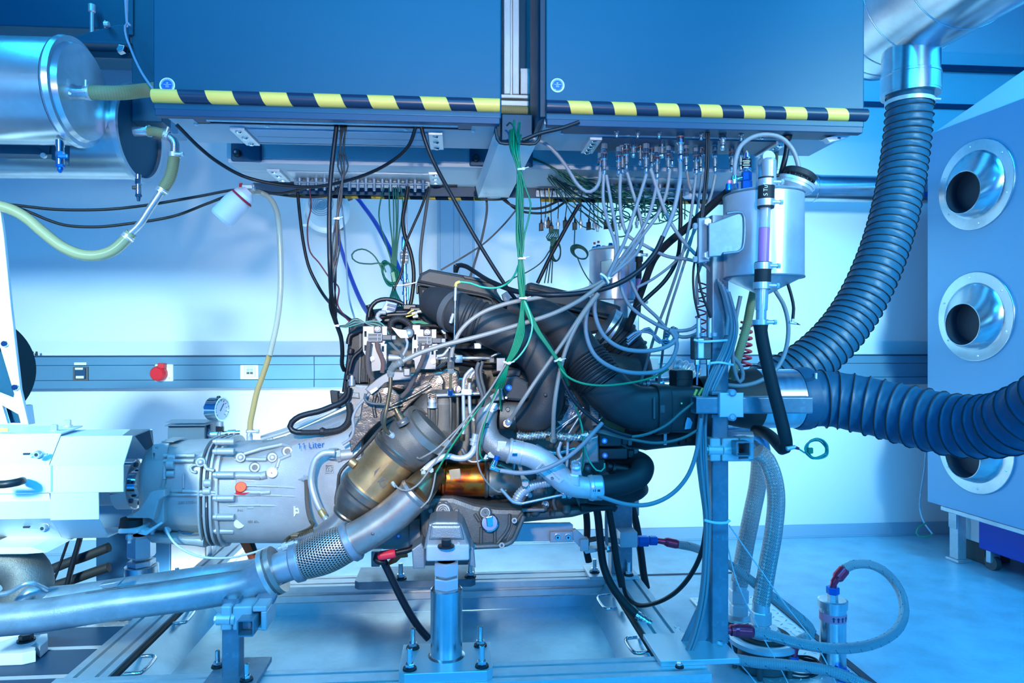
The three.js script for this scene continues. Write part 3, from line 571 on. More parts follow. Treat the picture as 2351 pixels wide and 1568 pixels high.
{
 const A=1.86;
 const sf=thing('machine_side_plate','pale blue side frame with triangular openings at the picture edge','frame');
 part(sf,'side_plate',slab([[-60,470],[0,482],[8,540],[24,700],[34,790],[46,895],[65,975],[-60,975]],1.9,0.012,0.002,[[[-40,800],[2,795],[35,905],[31,918],[-40,890]],[[3,928],[44,950],[50,974],[16,974]]]),m.paint);
 part(sf,'backing',slab([[-60,700],[5,780],[38,905],[62,974],[-60,974]],1.93,0.004),m.hood);
 for (const [x,y] of [[13,789],[37,889]]) part(sf,'bolt',headFront(x,y,1.9,7,0.008),m.chrome);
 const rg=[];part(sf,'rim',turn(P(-90,852,2.06),P(-86,852,2.0),[[0,Q(132,2.0)],[1,Q(132,2.0)]],64),m.black);
 part(sf,'edge_cover',slab([[54,930],[60,932],[66,975],[58,975]],1.98,0.03),m.white);
 const c=thing('shaft_guard','white angular sheet metal guard housing round the drive shaft','guard');
 const prof=(k)=>[[1245,1.62],[1190,1.5],[1133,1.5],[1130,1.5],[1068,1.5],[997,1.58],[977,1.72]];
 const shell=(x0,x1,pts,th)=>{
 const q=[];for (let i=0;i+1<pts.length;i++) { const [ya,Da]=pts[i],[yb,Db]=pts[i+1];const f=(x,y,D)=>{ const p=P(x,y,D);return p;};
 const xw0=X(x0[i],Da),xw1=X(x1[i],Da),xv0=X(x0[i+1],Db),xv1=X(x1[i+1],Db),ha=Y(ya,Da,x1[i]),hb=Y(yb,Db,x1[i+1]);
 q.push(quad(V(xw0,ha,-Da),V(xw1,ha,-Da),V(xv1,hb,-Db),V(xv0,hb,-Db),-th));} return q;};
 part(c,'upper_cover',shell([-120,-120,-120,-120],[113,113,140,190],[[1131,1.515],[1065,1.515],[995,1.60],[977,1.86]],0.003),m.paint);
 part(c,'upper_sleeve',shell([113,113,140,190],[283,283,304,344],[[1129,1.50],[1068,1.50],[1000,1.59],[985,1.84]],0.003),m.paint);
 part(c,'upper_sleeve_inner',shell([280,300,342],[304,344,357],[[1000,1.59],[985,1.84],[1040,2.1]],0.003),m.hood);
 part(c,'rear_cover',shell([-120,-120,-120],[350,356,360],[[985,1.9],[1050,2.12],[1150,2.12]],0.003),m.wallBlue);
 part(c,'lower_cover',shell([-120,-120,-120,-120],[145,116,116,113],[[1240,1.66],[1190,1.53],[1150,1.515],[1133,1.515]],0.003),m.paint);
 part(c,'lower_sleeve',shell([145,116,116],[248,227,226],[[1234,1.64],[1192,1.51],[1131,1.5]],0.003),m.paint);
 part(c,'lower_sleeve_floor',shell([150,145],[300,248],[[1212,1.98],[1234,1.64]],0.003),m.paint);
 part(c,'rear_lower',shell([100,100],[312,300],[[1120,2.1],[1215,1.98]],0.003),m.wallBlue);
 for (const [y,D] of [[1043,1.525],[1211,1.575]]) {
 part(c,'slot',pbox(52,y-2,108,y+2,D-0.012,0.004,0.001),m.wallBlue);part(c,'slot',pbox(52,y-3,68,y+2,D-0.0128,0.004,0.001),m.dark);
 const s=part(c,'cap_screw',headFront(y<1100?91:104,y-1,D-0.014,8,0.012),m.zinc);part(s,'washer',headFront(y<1100?91:104,y,D-0.013,10,0.003),m.zinc);part(s,'socket',socketFront(y<1100?91:104,y-1,D-0.014,4,0.012),m.dark);
 }
 for (const [x,y,D] of [[125,990,1.68],[156,979,1.8]]) part(c,'bolt',[hexa(P(x,y,D),P(x,y-15,D),0.0075),turn([x,y+1,D],[x,y-3,D],[[0,0.011],[1,0.011]],14)],m.zinc);
 part(c,'warning_strip',pbox(-20,983,18,991,1.6,0.002,0.0005),m.yellow);
 part(c,'handle',sweep([[-30,1112,1.45],[10,1112,1.45],[36,1108,1.455],[50,1104,1.475],[50,1104,1.5]],0.008,{ seg:12 }),m.black);
 part(c,'seam',[shell([116,116],[120,120],[[1130,1.499],[1069,1.499]],0.002)],m.wallBlue);
 const k=thing('drive_coupling','polished steel coupling flange between the guard and the gearbox','coupling');
 const y0=1097,cx=(x)=>P(x,y0,A);
 const ax=(x)=>V(X(x,A),Y(1097,A),-A);
 part(k,'flange',turn(ax(279),ax(317),[[0,Q(52,A)],[0.04,Q(55,A)],[0.96,Q(55,A)],[1,Q(53,A)]],56),m.chrome);
 part(k,'sleeve',turn(ax(317),ax(354),[[0,Q(36,A)],[0.9,Q(36,A)],[1,Q(34,A)]],48),m.chrome);
 part(k,'shaft',turn(ax(100),ax(280),[[0,Q(34,A)],[0.7,Q(34,A)],[0.7,Q(46,A)],[1,Q(46,A)]],40),m.steel);
 for (const a of [0.3,1.35,2.4,3.45,4.5,5.55]) { const p=ax(317).add(V(0,Math.sin(a)*Q(45,A),Math.cos(a)*Q(45,A)));part(k,'screw',turn(p,p.clone().add(V(0.004,0,0)),[[0,0.006],[1,0.006]],10),m.navy);}
}
{
 const D=2.36;
 const cb=thing('control_box','dark blue upright cabinet standing behind the gearbox jack','cabinet');
 part(cb,'body',bx(X(220,D),X(390,D),0.022,Y(1170,D),-D-0.3,-D,0.003),m.navy);
 part(cb,'side_panel',bx(X(390,D)+0.001,X(470,D),0.022,Y(1170,D),-D-0.04,-D-0.004,0.003),m.grey);
 part(cb,'edge_profile',bx(X(473,D),X(487,D),0.022,Y(1170,D),-D-0.04,-D-0.0,0.003),m.zinc);
 const gb=thing('terminal_box','small grey sheet metal box with overhanging lid behind the gearbox','box');
 part(gb,'body',pbox(385,972,470,1030,2.02,0.1),m.boxGrey);
 part(gb,'lid',[slab([[378,971],[394,963],[489,963],[470,971]],1.99,0.002,0),bx(X(378,2.0),X(478,2.02),Y(971,2.0),Y(971,2.0)+0.003,-2.14,-2.0,0.001)],m.boxGrey);
 part(gb,'side',pbox(471,972,483,1018,2.04,0.02),m.navy);
 part(gb,'leg',pbox(400,1030,420,1180,2.1,0.03),m.boxGrey);
 const pg=thing('pressure_gauge','round chrome pressure gauge standing on the gearbox adapter pipe','gauge');
 const G1=1.93,c0=P(505,939,G1),dir=V(0.95,0,0.31).normalize();
 part(pg,'case',turn(c0.clone().addScaledVector(dir,-0.032),c0.clone().addScaledVector(dir,0.0),[[0,0.028],[0.15,0.0315],[1,0.0315]],40),m.chrome);
 const rim=part(pg,'bezel',pipe(c0,c0.clone().addScaledVector(dir,0.008),0.033,0.004,40),m.chrome);
 const fc=part(pg,'dial',turn(c0.clone().addScaledVector(dir,0.0005),c0.clone().addScaledVector(dir,0.003),[[0,0.029],[1,0.029]],40),m.white);
 const up=V(0,1,0),sd=up.clone().cross(dir).normalize(),at=(a,r)=>c0.clone().addScaledVector(dir,0.004).addScaledVector(sd,r*Math.cos(a)).addScaledVector(up,r*Math.sin(a));
 part(fc,'scale',Array.from({ length:11 },(_,i)=>rod(at(-0.8+i*0.47,0.021),at(-0.8+i*0.47,0.026),0.0007,5)),m.black);
 part(fc,'needle',rod(at(0.9,0.018),at(0.9+Math.PI,0.006),0.0009,5),m.black);
 part(pg,'stem',[turn([506,968,G1],[506,980,G1],[[0,0.009],[1,0.009]],12),hexa(P(505,978,G1),P(505,990,G1),0.009)],m.steel);
 part(pg,'adapter',hexa(P(505,978,G1),P(505,990,G1),0.011),m.black);
 part(pg,'tee',[turn([478,997,G1],[552,993,G1],[[0,0.006],[0.08,0.008],[0.3,0.008],[0.32,0.0065],[0.6,0.0065],[0.62,0.009],[0.85,0.009],[0.86,0.006],[1,0.006]],12),turn([505,1010,G1],[505,988,G1],[[0,0.008],[1,0.008]],12)],m.chrome);
 part(pg,'cap',turn([502,913,G1],[502,909,G1],[[0,0.006],[1,0.004]],10),m.black);
 const bed=thing('bed_plate','dark cast iron bed plate with bright clamping slots under the dynamometer','bed plate');
 const bx0= -2.4,bx1=G(0,0,0)&& -0.86;
 part(bed,'plate',bx(bx0,bx1,0.001,0.022,-2.32,-1.3,0.001),m.navy);
 for (const [y] of [[1487],[1551]]) { const g=G(200,y,0.022);part(bed,'slot',bx(bx0,bx1,0.0215,0.024,g.z-0.009,g.z+0.009,0.0005),m.zinc);part(bed,'slot_edge',bx(bx0,bx1,0.0215,0.0235,g.z-0.013,g.z-0.009,0.0003),m.dark);}
 const ft=thing('foot_bracket','white painted machine foot bracket bolted to the bed plate with a black bolt','foot');
 const q=(x,y)=>{ const g=G(x,y,0.055);return new THREE.Vector2(g.x,-g.z);};
 const sh=new THREE.Shape([[-120,1500],[-60,1450],[60,1462],[108,1455],[108,1470],[92,1484],[82,1474],[66,1484],[80,1486],[80,1494],[52,1500],[0,1502]].map(([x,y])=>q(x,y)));
 const fg=new THREE.ExtrudeGeometry(sh,{ depth:0.03,bevelEnabled:true,bevelSize:0.002,bevelThickness:0.002,bevelSegments:1 });fg.rotateX(-Math.PI/2);fg.translate(0,0.024,0);
 part(ft,'base',fg,m.paint);
 { const p=G(60,1472,0.055);part(ft,'bolt',[turn(p,p.clone().add(V(0,0.006,0)),[[0,0.024],[1,0.024]],18),hexa(p.clone().add(V(0,0.006,0)),p.clone().add(V(0,0.022,0)),0.019)],m.black);}
 part(ft,'web',slab([[-60,1446],[56,1452],[40,1462],[-10,1478],[-60,1484]],1.98,0.03),m.paint);
}
function checkerPlate(name,label,x0,x1,z0,z1,y) {
 const g=thing(name,label,'floor plate');
 part(g,'plate',bx(x0,x1,y-0.006,y,z0,z1,0.0008),m.zinc);
 const one=[];const s=0.03;
 for (let i=0,x=x0+s/2;x<x1-s/3;x +=s,i++) for (let j=0,z=z0+s/2;z<z1-s/3;z +=s,j++) { const t=new THREE.OctahedronGeometry(1,0);t.scale(0.0125,0.0022,0.0036);t.rotateY((i+j) % 2?0.78: -0.78);t.translate(x,y,z);one.push(t);}
 const o=part(g,'tread_pattern',one,m.zinc);o.userData.kind='stuff';
}
{ const a=G(140,1462,0.02),b=G(245,1425,0.02);checkerPlate('checker_plate','checker plate floor cover behind the jack of the gearbox',-1.5,-0.78,-2.62,-2.325,0.02);}
const fd=(()=>{ const r=ray(885,784);r.y=0;return r.normalize();})();
const fo=P(2131,784,2.86),fn=V(-fd.z* -1,0,0);
const fN=V(fd.z,0,-fd.x).normalize();
function onFace(px,py,off=0) { const r=ray(px,py),o=V(0,EYE,0),q=fo.clone().addScaledVector(fN,off);const t=q.clone().sub(o).dot(fN)/r.dot(fN);return o.addScaledVector(r,t);}
{
 const g=thing('air_conditioning_unit','tall grey cabinet on short legs with three round air ports in its face','cabinet');
 const b=onFace(2131,1152),t=onFace(2131,309),L=1.75,T=0.6,h0=b.y,h1=t.y;
 const pt=(s,off,h)=>fo.clone().setY(h).addScaledVector(fd,-s).addScaledVector(fN,off);
 const slabBox=(s0,s1,o0,o1,y0,y1)=>{ const e=bx(0,s1-s0,y0,y1,0,o1-o0,0.004);const x=fd.clone().negate(),z=fN.clone();e.applyMatrix4(new THREE.Matrix4().makeBasis(x,V(0,1,0),z).setPosition(pt(s0,o0,0)));if (new THREE.Matrix4().makeBasis(x,V(0,1,0),z).determinant()<0) { const p=e.attributes.position;const q=e.toNonIndexed?e:e;for (const k of ['position','normal','uv']) { const a=e.attributes[k],n=a.itemSize;for (let i=0;i<a.count;i +=3) for (let c=0;c<n;c++) { const v=a.array[(i+1)*n+c];a.array[(i+1)*n+c]=a.array[(i+2)*n+c];a.array[(i+2)*n+c]=v;} } } return e;};
 const cab=M([0.2,0.4,0.6],0.42,0.3,{ bump:[grainF,0.0001] });
 part(g,'body',slabBox(0.0,L,-T,-0.004,h0+0.004,h1+0.0),cab);
 part(g,'face_panel',slabBox(-0.004,L,-0.004,0.0,h0,h1),cab);
 part(g,'bottom_rail',slabBox(0.06,L,-0.03,-0.006,h0-0.022,h0-0.002),m.alu);
 { const A=pt(0.03,-0.01,h1),B=pt(L,-0.01,h1),C=pt(L,-0.3,h1+0.62),E=pt(0.09,-0.1,h1+0.012);part(g,'sloping_lid',quad(A,B,C,E,0.004),m.paint);}
 for (const [s,o] of [[0.05,-0.06],[L-0.1,-0.06],[0.05,-T+0.1]]) { const l=part(g,'leg',slabBox(s,s+0.045,o-0.045,o,0.012,h0),m.alu);part(l,'foot_plate',slabBox(s-0.01,s+0.06,o-0.06,o+0.012,0,0.012),m.zinc);part(l,'clamp',[slabBox(s+0.001,s+0.044,o,o+0.006,h0-0.10,h0-0.01)],m.steel);}
 for (const [px,py,i] of [[2241,425,0],[2240,727,1],[2240,1030,2]]) {
 const c=onFace(px,py),u=V(0,1,0),R=0.182;const port=new THREE.Group();
 const at=(o,dy=0,ds=0)=>c.clone().addScaledVector(fN,o).add(V(0,dy,0)).addScaledVector(fd,ds);
 const ringAt=(o,r,dy=0,ds=0)=>circle(at(o,dy,ds),fN,r,48);
 const p=part(g,'port',[loft([ringAt(0,R),ringAt(0.008,R),ringAt(0.010,R-0.003),ringAt(0.010,R*0.74)],[false,false])],m.galv);
 part(p,'nozzle',[loft([ringAt(0.009,R*0.76),ringAt(0.016,R*0.74),ringAt(0.026,R*0.71,-0.004),ringAt(0.042,R*0.63,-0.014),ringAt(0.056,R*0.52,-0.026),ringAt(0.064,R*0.475,-0.032),ringAt(0.065,R*0.455,-0.032),ringAt(0.02,R*0.455,-0.022)],[false,false])],m.galv);
 part(p,'opening',loft([ringAt(0.062,R*0.453,-0.031),ringAt(0.012,R*0.45,-0.02)],[false,true]),m.dark);
 for (let k=0;k<6;k++) { const a=k*1.047+0.4,q=at(0.009).addScaledVector(fd,Math.cos(a)*R*0.88).add(V(0,Math.sin(a)*R*0.88,0));part(p,'screw',turn(q,q.clone().addScaledVector(fN,0.004),[[0,0.005],[1,0.003]],8),m.zinc);}
 }
 const w=thing('blue_trolley','deep blue trolley on castors parked under the cabinet','trolley');
 part(w,'body',slabBox(0.16,L-0.2,-0.5,-0.1,0.08,h0-0.03),m.blueCab);
 for (const s of [0.2,0.75,1.3]) { const q=pt(s,-0.13,0.03);const c=part(w,'castor',turn(q.clone().addScaledVector(fN,-0.012),q.clone().addScaledVector(fN,0.012),[[0,0.03],[1,0.03]],20),m.greyDark);part(c,'fork',slabBox(s-0.012,s+0.012,-0.155,-0.105,0.03,0.082),m.zinc);}
 const bx2=thing('connection_box','pale grey connection box under the cabinet beside its leg','box');
 part(bx2,'body',slabBox(-0.02,0.15,-0.3,-0.13,0.09,0.21),m.white);part(bx2,'lid',slabBox(0.0,0.16,-0.3,-0.12,0.215,h0-0.01),m.white);part(bx2,'foot',slabBox(0.0,0.14,-0.28,-0.15,0.0,0.09),m.greyDark);
 solo('cable','thin cable hanging down the wall beside the ported cabinet','cable',sweep([[2126,1030,2.95],[2122,1080,2.95],[2114,1130,2.95],[2112,1170,2.93],[2122,1200,2.9],[2140,1225,2.88]],0.0035),m.wallBlue);
 solo('cable','thin green looped cable on the floor beside the cabinet leg','cable',sweep([[2128,1200,2.9],[2108,1212,2.86],[2104,1226,2.84],[2120,1233,2.84],[2142,1226,2.85]],0.003),m.green);
}
{
 const dv=(()=>{ const r=ray(915,784);r.y=0;return r.normalize();})();
 const g=thing('ventilation_duct','large shiny galvanised spiral duct with downward branch beside the cabinets','duct');
 const S=2.12,b0=P(2092,130,S),R=0.2;const c0=b0.clone().add(V(0,R,0));
 const at=(s)=>c0.clone().addScaledVector(dv,-s);
 part(g,'pipe',[turn(at(-0.2),at(1.6),[[0,R],[1,R]],96)],m.galv);
 part(g,'end_cap',turn(at(-0.23),at(-0.2),[[0,R*0.93],[0.6,R*0.97],[1,R+0.004]],64),m.galv);
 for (const s of [-0.16,-0.085,0.03,0.2,0.42,0.68,0.95,1.25]) { const t=new THREE.TorusGeometry(R,0.0025,6,96);const q=new THREE.Quaternion().setFromUnitVectors(V(0,0,1),dv.clone().applyAxisAngle(V(1,0,0),0.0));t.applyQuaternion(q);const c=at(s);t.translate(c.x,c.y,c.z);part(g,'seam_ring',t,m.galv);}
 const rs=Q(65,S);
 part(g,'branch',turn(b0.clone().add(V(0,0.1,0)),P(2090,216,S),[[0,rs*0.97],[0.72,rs*0.97],[0.73,rs*1.01],[0.76,rs*1.01],[0.77,rs],[1,rs]],64),m.galv);
 part(g,'lower_collar',pipe(P(2090,214,S),P(2090,221,S),rs*0.99,0.02,64),m.galv);
 const w=thing('wall_pipe','straight silver ventilation pipe along the back wall under the cabinets','pipe');
 part(w,'pipe',turn(V(X(1790,3.0),Y(434,3.0,1980),-3.0),V(X(2160,3.0),Y(434,3.0,1980),-3.0),[[0,Q(30.5,3.0)*1.03],[1,Q(30.5,3.0)*1.03]],48),m.galv);
 part(w,'joint_ring',pipe(V(X(1866,3.0),Y(434,3.0,1980),-3.0),V(X(1871,3.0),Y(434,3.0,1980),-3.0),Q(32,3.0)*1.03,0.004,48),m.galv);
 part(w,'label',pbox(2121,440,2130,452,2.9,0.002,0.0004),m.anoBlue);
}
function flexDuct(name,label,pts,r0,pitch,seedN,clampAt,taper) {
 const g=thing(name,label,'hose');
 const c=curve(pts),L=c.getLength();
 const rf=(l,t)=>(a)=>{
 const ph=l/pitch-a/6.28319,f=ph-Math.floor(ph),k=Math.abs(f-0.5)*2;
 const wire=Math.pow(k,6),sag=1-k*k;
 const turnN=Math.floor(ph);
 const w=Math.sin(a*7+turnN*2.4+f*5+seedN)*0.6+Math.sin(a*13-turnN*1.7-f*4)*0.4;
 return r0*(0.95+0.05*wire+0.014*w*sag-0.012*sag)*(taper?taper(t):1);
 };
 const s=sweep(c,rf,{ seg:56,n:Math.min(1100,Math.ceil(L/(pitch/11))),caps:false });
 part(g,'fabric',s,m.fabric);
 const wire=[];const n=Math.floor(L/pitch*24);const fr=c.computeFrenetFrames(400,false);
 const wp=[];for (let i=0;i<=n;i++) { const u=i/n,l=L*u,k=Math.min(400,Math.round(u*400)),p=c.getPointAt(u),a=(l/pitch)*6.28319;const rr0=r0*(taper?taper(u):1);wp.push(p.clone().addScaledVector(fr.normals[k],Math.cos(a)*rr0).addScaledVector(fr.binormals[k],Math.sin(a)*rr0));}
 class Wire extends THREE.Curve { getPoint(t,o=V(0,0,0)) { const x=t*n,i=Math.min(n-1,Math.floor(x));return o.copy(wp[i]).lerp(wp[i+1],x-i);} }
 const tg=new THREE.TubeGeometry(new Wire(),n,0.0016,5,false);
 part(g,'wire_coil',tg,m.rubber);
 for (const u of clampAt) { const p=c.getPointAt(u),t=c.getTangentAt(u);hoseClamp(g,p,t,r0*(taper?taper(u):1)*1.01,'band_clamp',0.013);}
 return g;
}
flexDuct('flexible_duct','dark ribbed fabric duct curving down from the ceiling duct branch',[[2090,208,2.12],[2088,250,2.12],[2082,320,2.12],[2068,420,2.1],[2046,520,2.07],[2012,620,2.04],[1964,715,2.02],[1905,790,2.0],[1830,850,1.99],[1740,893,1.99]],0.0712,0.0252,1,[0.035]);
flexDuct('flexible_duct','wide dark ribbed fabric duct sweeping sideways in front of the ported cabinet',[[1815,915,1.74],[1850,915,1.74],[1920,918,1.72],[2020,938,1.66],[2120,962,1.58],[2210,978,1.5],[2290,976,1.42],[2360,952,1.34],[2440,905,1.26]],0.077,0.035,3,[0.055],(t)=>1-0.14*Math.max(0,(t-0.5)*2));
{
 const D=1.74,g=thing('intake_pipe','shiny steel pipe piece with black rubber lip leading into the wide fabric duct','pipe'),r=Q(70,D);
 const ax=(x)=>V(X(x,D),Y(915,D,1780),-D);
 part(g,'pipe',pipe(ax(1722),ax(1850),r,0.003,64),m.galv);
 part(g,'rubber_cuff',[loft([circle(ax(1600),V(1,0,0),r*0.75,40),circle(ax(1660),V(1,0,0),r*0.85,40),circle(ax(1700),V(1,0,0),r*0.97,40),circle(ax(1732),V(1,0,0),r*1.03,40),circle(ax(1735),V(1,0,0),r*0.99,40)],[false,false])],m.rubber);
 part(g,'fold',loft([circle(ax(1822),V(1,0,0),r*1.02,40),circle(ax(1834),V(1,0.0,0),r*1.08,40),circle(ax(1852),V(1,0,0),r*1.06,40)],[false,false]),m.fabric);
}
const RT=0.233,gx=(px,py,h=RT)=>G(px,py,h).x;
const FX={ l0:gx(143,1559),r1:gx(1563,1449),left:gx(124,1562),right:gx(1646,1562) };FX.l1=FX.l0+0.09;FX.r0=FX.r1-0.09;
const ND0=1.434,ND1=1.524,FD0=2.035,FD1=2.125;
{
 const g=thing('base_frame','aluminium profile base frame of the engine test stand on the floor','frame');
 part(g,'near_rail',profileBeam(V(FX.left,RT,-1.479),V(FX.right,RT,-1.479),0.09,0.09),m.alu);
 part(g,'far_rail',profileBeam(V(FX.l0,RT,-2.08),V(FX.r1,RT,-2.08),0.09,0.045),m.alu);
 part(g,'side_rail',profileBeam(V(FX.l0+0.045,RT,-1.525),V(FX.l0+0.045,RT,-2.5),0.09,0.09),m.alu);
 part(g,'side_rail',profileBeam(V(FX.r0+0.045,RT,-1.525),V(FX.r0+0.045,RT,-2.034),0.09,0.09),m.alu);
 part(g,'seal_strip',bx(FX.l1,FX.l1+0.012,RT-0.03,RT-0.004,-2.03,-1.53,0.002),m.rubber);
 part(g,'seal_strip',bx(FX.r0-0.012,FX.r0,RT-0.03,RT-0.004,-2.03,-1.53,0.002),m.rubber);
 for (const [x,z] of [[FX.l0+0.045,-1.48],[FX.r0+0.045,-1.48],[FX.l0+0.045,-2.4],[FX.r0+0.045,-2.0]]) part(g,'levelling_foot',turn(V(x,0.0,z),V(x,RT-0.085,z),[[0,0.04],[0.12,0.036],[0.14,0.012],[1,0.012]],20),m.zinc);
 const t=thing('drip_tray','shallow stainless drip tray set into the base frame under the engine','tray');
 const x0=FX.l1+0.013,x1=FX.r0-0.013,z0= -1.526,z1= -2.032,b=0.153,tray=M([0.42,0.6,0.68],0.24,0.5,{ map:blotchM,bump:[grainF,0.0001] });
 const cx=(x0+x1)/2;
 part(t,'bottom',[quad(V(x0+0.05,b,z0),V(cx+0.2,b-0.004,z0),V(cx+0.2,b-0.004,z1),V(x0+0.05,b,z1),0.002),quad(V(cx+0.2,b-0.004,z0),V(x1-0.05,b,z0),V(x1-0.05,b,z1),V(cx+0.2,b-0.004,z1),0.002)],tray);
 part(t,'wall',quad(V(x0+0.05,b,z1),V(x1-0.05,b,z1),V(x1-0.02,RT-0.046,z1-0.0),V(x0+0.02,RT-0.046,z1),0.002),tray);
 part(t,'wall',quad(V(x0,RT-0.012,z0),V(x0+0.05,b,z0),V(x0+0.05,b,z1),V(x0,RT-0.012,z1),0.002),tray);
 part(t,'wall',quad(V(x1-0.05,b,z0),V(x1,RT-0.012,z0),V(x1,RT-0.012,z1),V(x1-0.05,b,z1),0.002),tray);
 part(t,'wall',quad(V(x0,RT-0.012,z0),V(x1,RT-0.012,z0),V(x1-0.05,b,z0-0.01),V(x0+0.05,b,z0-0.01),0.002),tray);
 const hy=RT-0.012,hp=(l)=>l.map(([x,y])=>G(x,y,hy));
 for (const l of [[[1400,1366],[1374,1369],[1372,1373],[1386,1394],[1392,1398],[1416,1396]],[[1462,1463],[1440,1465],[1437,1470],[1454,1496],[1462,1500],[1490,1497]],[[415,1399],[440,1397],[446,1401],[430,1424],[424,1429],[394,1431]],[[324,1507],[350,1505],[356,1510],[330,1540],[322,1545],[286,1547]]]) part(t,'handle',sweep(hp(l),0.0045,{ seg:8 }),m.chrome);
}
function basePlate(parent,x0,x1,z0,z1,y0,th,mt=m.zinc,c=0.012) { const s=new THREE.Shape([[x0+c,z0],[x1-c,z0],[x1,z0-c],[x1,z1],[x0,z1],[x0,z0-c]].map(([x,z])=>new THREE.Vector2(x,-z)));const e=new THREE.ExtrudeGeometry(s,{ depth:th-0.002,bevelEnabled:true,bevelSize:0.001,bevelThickness:0.001,bevelSegments:1 });e.rotateX(-Math.PI/2);e.scale(1,1,1);e.translate(0,y0+0.001,0);const p=e.attributes.position;return part(parent,'base_plate',e,mt);}
const rawSteel=M([0.25,0.33,0.40],0.38,0.5,{ map:wornM,bump:[grainF,0.0001] });
function jack(name,label,px,D,yTop,yNut,yBody,rp,plateD,w) {
 const g=thing(name,label,'jack');
 const x=X(px,D),R=Q(rp,D),z= -D;
 basePlate(g,x-w,x+w,-plateD[0],-plateD[1],RT,0.022,m.zinc);
 part(g,'column',turn(V(x,RT+0.022,z),V(x,Y(yBody,D),z),[[0,R+0.006],[0.015,R+0.001],[0.02,R],[0.985,R],[1,R-0.003]],48),m.galv);
 part(g,'lock_nut',hexa(V(x,Y(yBody,D),z),V(x,Y(yNut+2,D),z),R*0.84),m.zinc);
 part(g,'spindle',turn(V(x,Y(yNut,D),z),V(x,Y(yTop,D)+0.0,z),Array.from({ length:17 },(_,i)=>[i/16,R*(i % 2?0.5:0.56)]),24),m.zinc);
 part(g,'head_nut',hexa(V(x,Y(yNut-4,D),z),V(x,Y(yTop,D),z),R*0.84),m.zinc);
 for (const [sx,sz] of [[-0.78,plateD[0]+0.02],[-0.78,plateD[1]-0.02],[0.78,plateD[0]+0.02],[0.78,plateD[1]-0.02]]) boltUp(g,x+sx*w,RT+0.022,-sz,0.0095,0.045);
 return g;
}
jack('support_jack','thick zinc plated jack column carrying the middle of the engine',1025,1.52,1284,1318,1345,36,[1.44,1.58],0.098);
{ const g=jack('support_jack','zinc plated jack column under the gearbox tail behind the exhaust pipe',325,1.94,1209,1262,1276,34,[1.87,2.05],0.075);}
{ const D=1.5,g=thing('engine_mount','cast aluminium engine mount bracket on the middle jack','mount');
 part(g,'upper_casting',[slab([[972,1262],[984,1204],[1000,1198],[1050,1198],[1062,1206],[1082,1262]],1.49,0.10,0.006),slab([[985,1240],[990,1206],[1058,1206],[1066,1240]],1.482,0.02,0.006)],m.cast);
 part(g,'pad',pbox(978,1250,1078,1290,1.485,0.10,0.004),m.alu);
 part(g,'side_casting',slab([[945,1262],[968,1246],[975,1262],[975,1306],[948,1306]],1.52,0.07,0.003),m.cast);part(g,'side_casting',slab([[1078,1252],[1088,1260],[1092,1304],[1078,1300]],1.51,0.07,0.003),m.cast);
 const b=part(g,'bolt',hexa(P(1024,1253,1.475),P(1024,1238,1.475),0.011),m.black);part(b,'washer',turn([1024,1256,1.475],[1024,1252,1.475],[[0,0.018],[1,0.018]],20),m.black);
 textFront('R',1050,1253,1.4835,0.007,m.white,g);
}
{ const g=thing('rear_mount_plate','flat dark steel plate on the far rail carrying the rear engine support','plate');
 basePlate(g,X(820,2.05),X(1090,2.05),-2.0,-2.13,RT,0.022,rawSteel);
 part(g,'support_block',pbox(948,1255,1085,1300,2.06,0.06),m.cast);part(g,'support_leg',pbox(852,1266,872,1302,2.06,0.05),rawSteel);
 for (const x of [920,1080]) boltUp(g,X(x,2.02),RT+0.022,-2.02,0.011,0.045);
}
const PD=1.55;
{
 const g=thing('square_post','tall square steel tube post bolted to the frame corner','post'),x=X(1654,PD),w=0.04;
 part(g,'tube',squareTube(V(x,RT+0.012,-PD-w/2),V(x,Y(487,PD),-PD-w/2),w,0.003,V(0,0,1)),rawSteel);
 basePlate(g,gx(1517,1530),X(1668,PD),-1.475,-1.615,RT,0.012,m.zinc,0.002);
 part(g,'gusset',slab([[1632,1325],[1632,1492],[1560,1502],[1557,1490]],PD+0.018,0.005),rawSteel);
 part(g,'weld',turn(V(x,RT+0.012,-PD-w/2),V(x,RT+0.018,-PD-w/2),[[0,0.031],[1,0.027]],4).rotateY(0),rawSteel);
 { const q=G(1560,1532,RT+0.012);boltUp(g,q.x,RT+0.012,q.z,0.006,0.008);}
 const c=thing('cross_tube','horizontal square steel tube clamped across the post with open end','tube');
 part(c,'tube',squareTube([1592,929,1.505],[1856,929,1.505],0.038,0.003),rawSteel);
 part(c,'clamp_plate',slab([[1652,902],[1672,902],[1676,894],[1686,894],[1690,902],[1708,902],[1708,958],[1688,958],[1684,966],[1675,966],[1671,958],[1652,958]],1.478,0.012,0.002),m.zinc);
 part(c,'clamp_block',[pbox(1634,898,1668,908,1.50,0.09,0.003),pbox(1634,950,1668,960,1.50,0.09,0.003)],rawSteel);
 for (const y of [902,958]) { const b=part(c,'bolt',hexa(P(1682,y,1.478),P(1682,y,1.466),0.0058),m.zinc);part(b,'washer',turn(P(1682,y,1.479),P(1682,y,1.475),[[0,0.0085],[1,0.0085]],20),m.steel);}
 crossClamp('tube_clamp','aluminium cross clamp on the tall post holding a stub of square tube',1622,1010,1732,1060,PD,[1707,1031],1632);
}
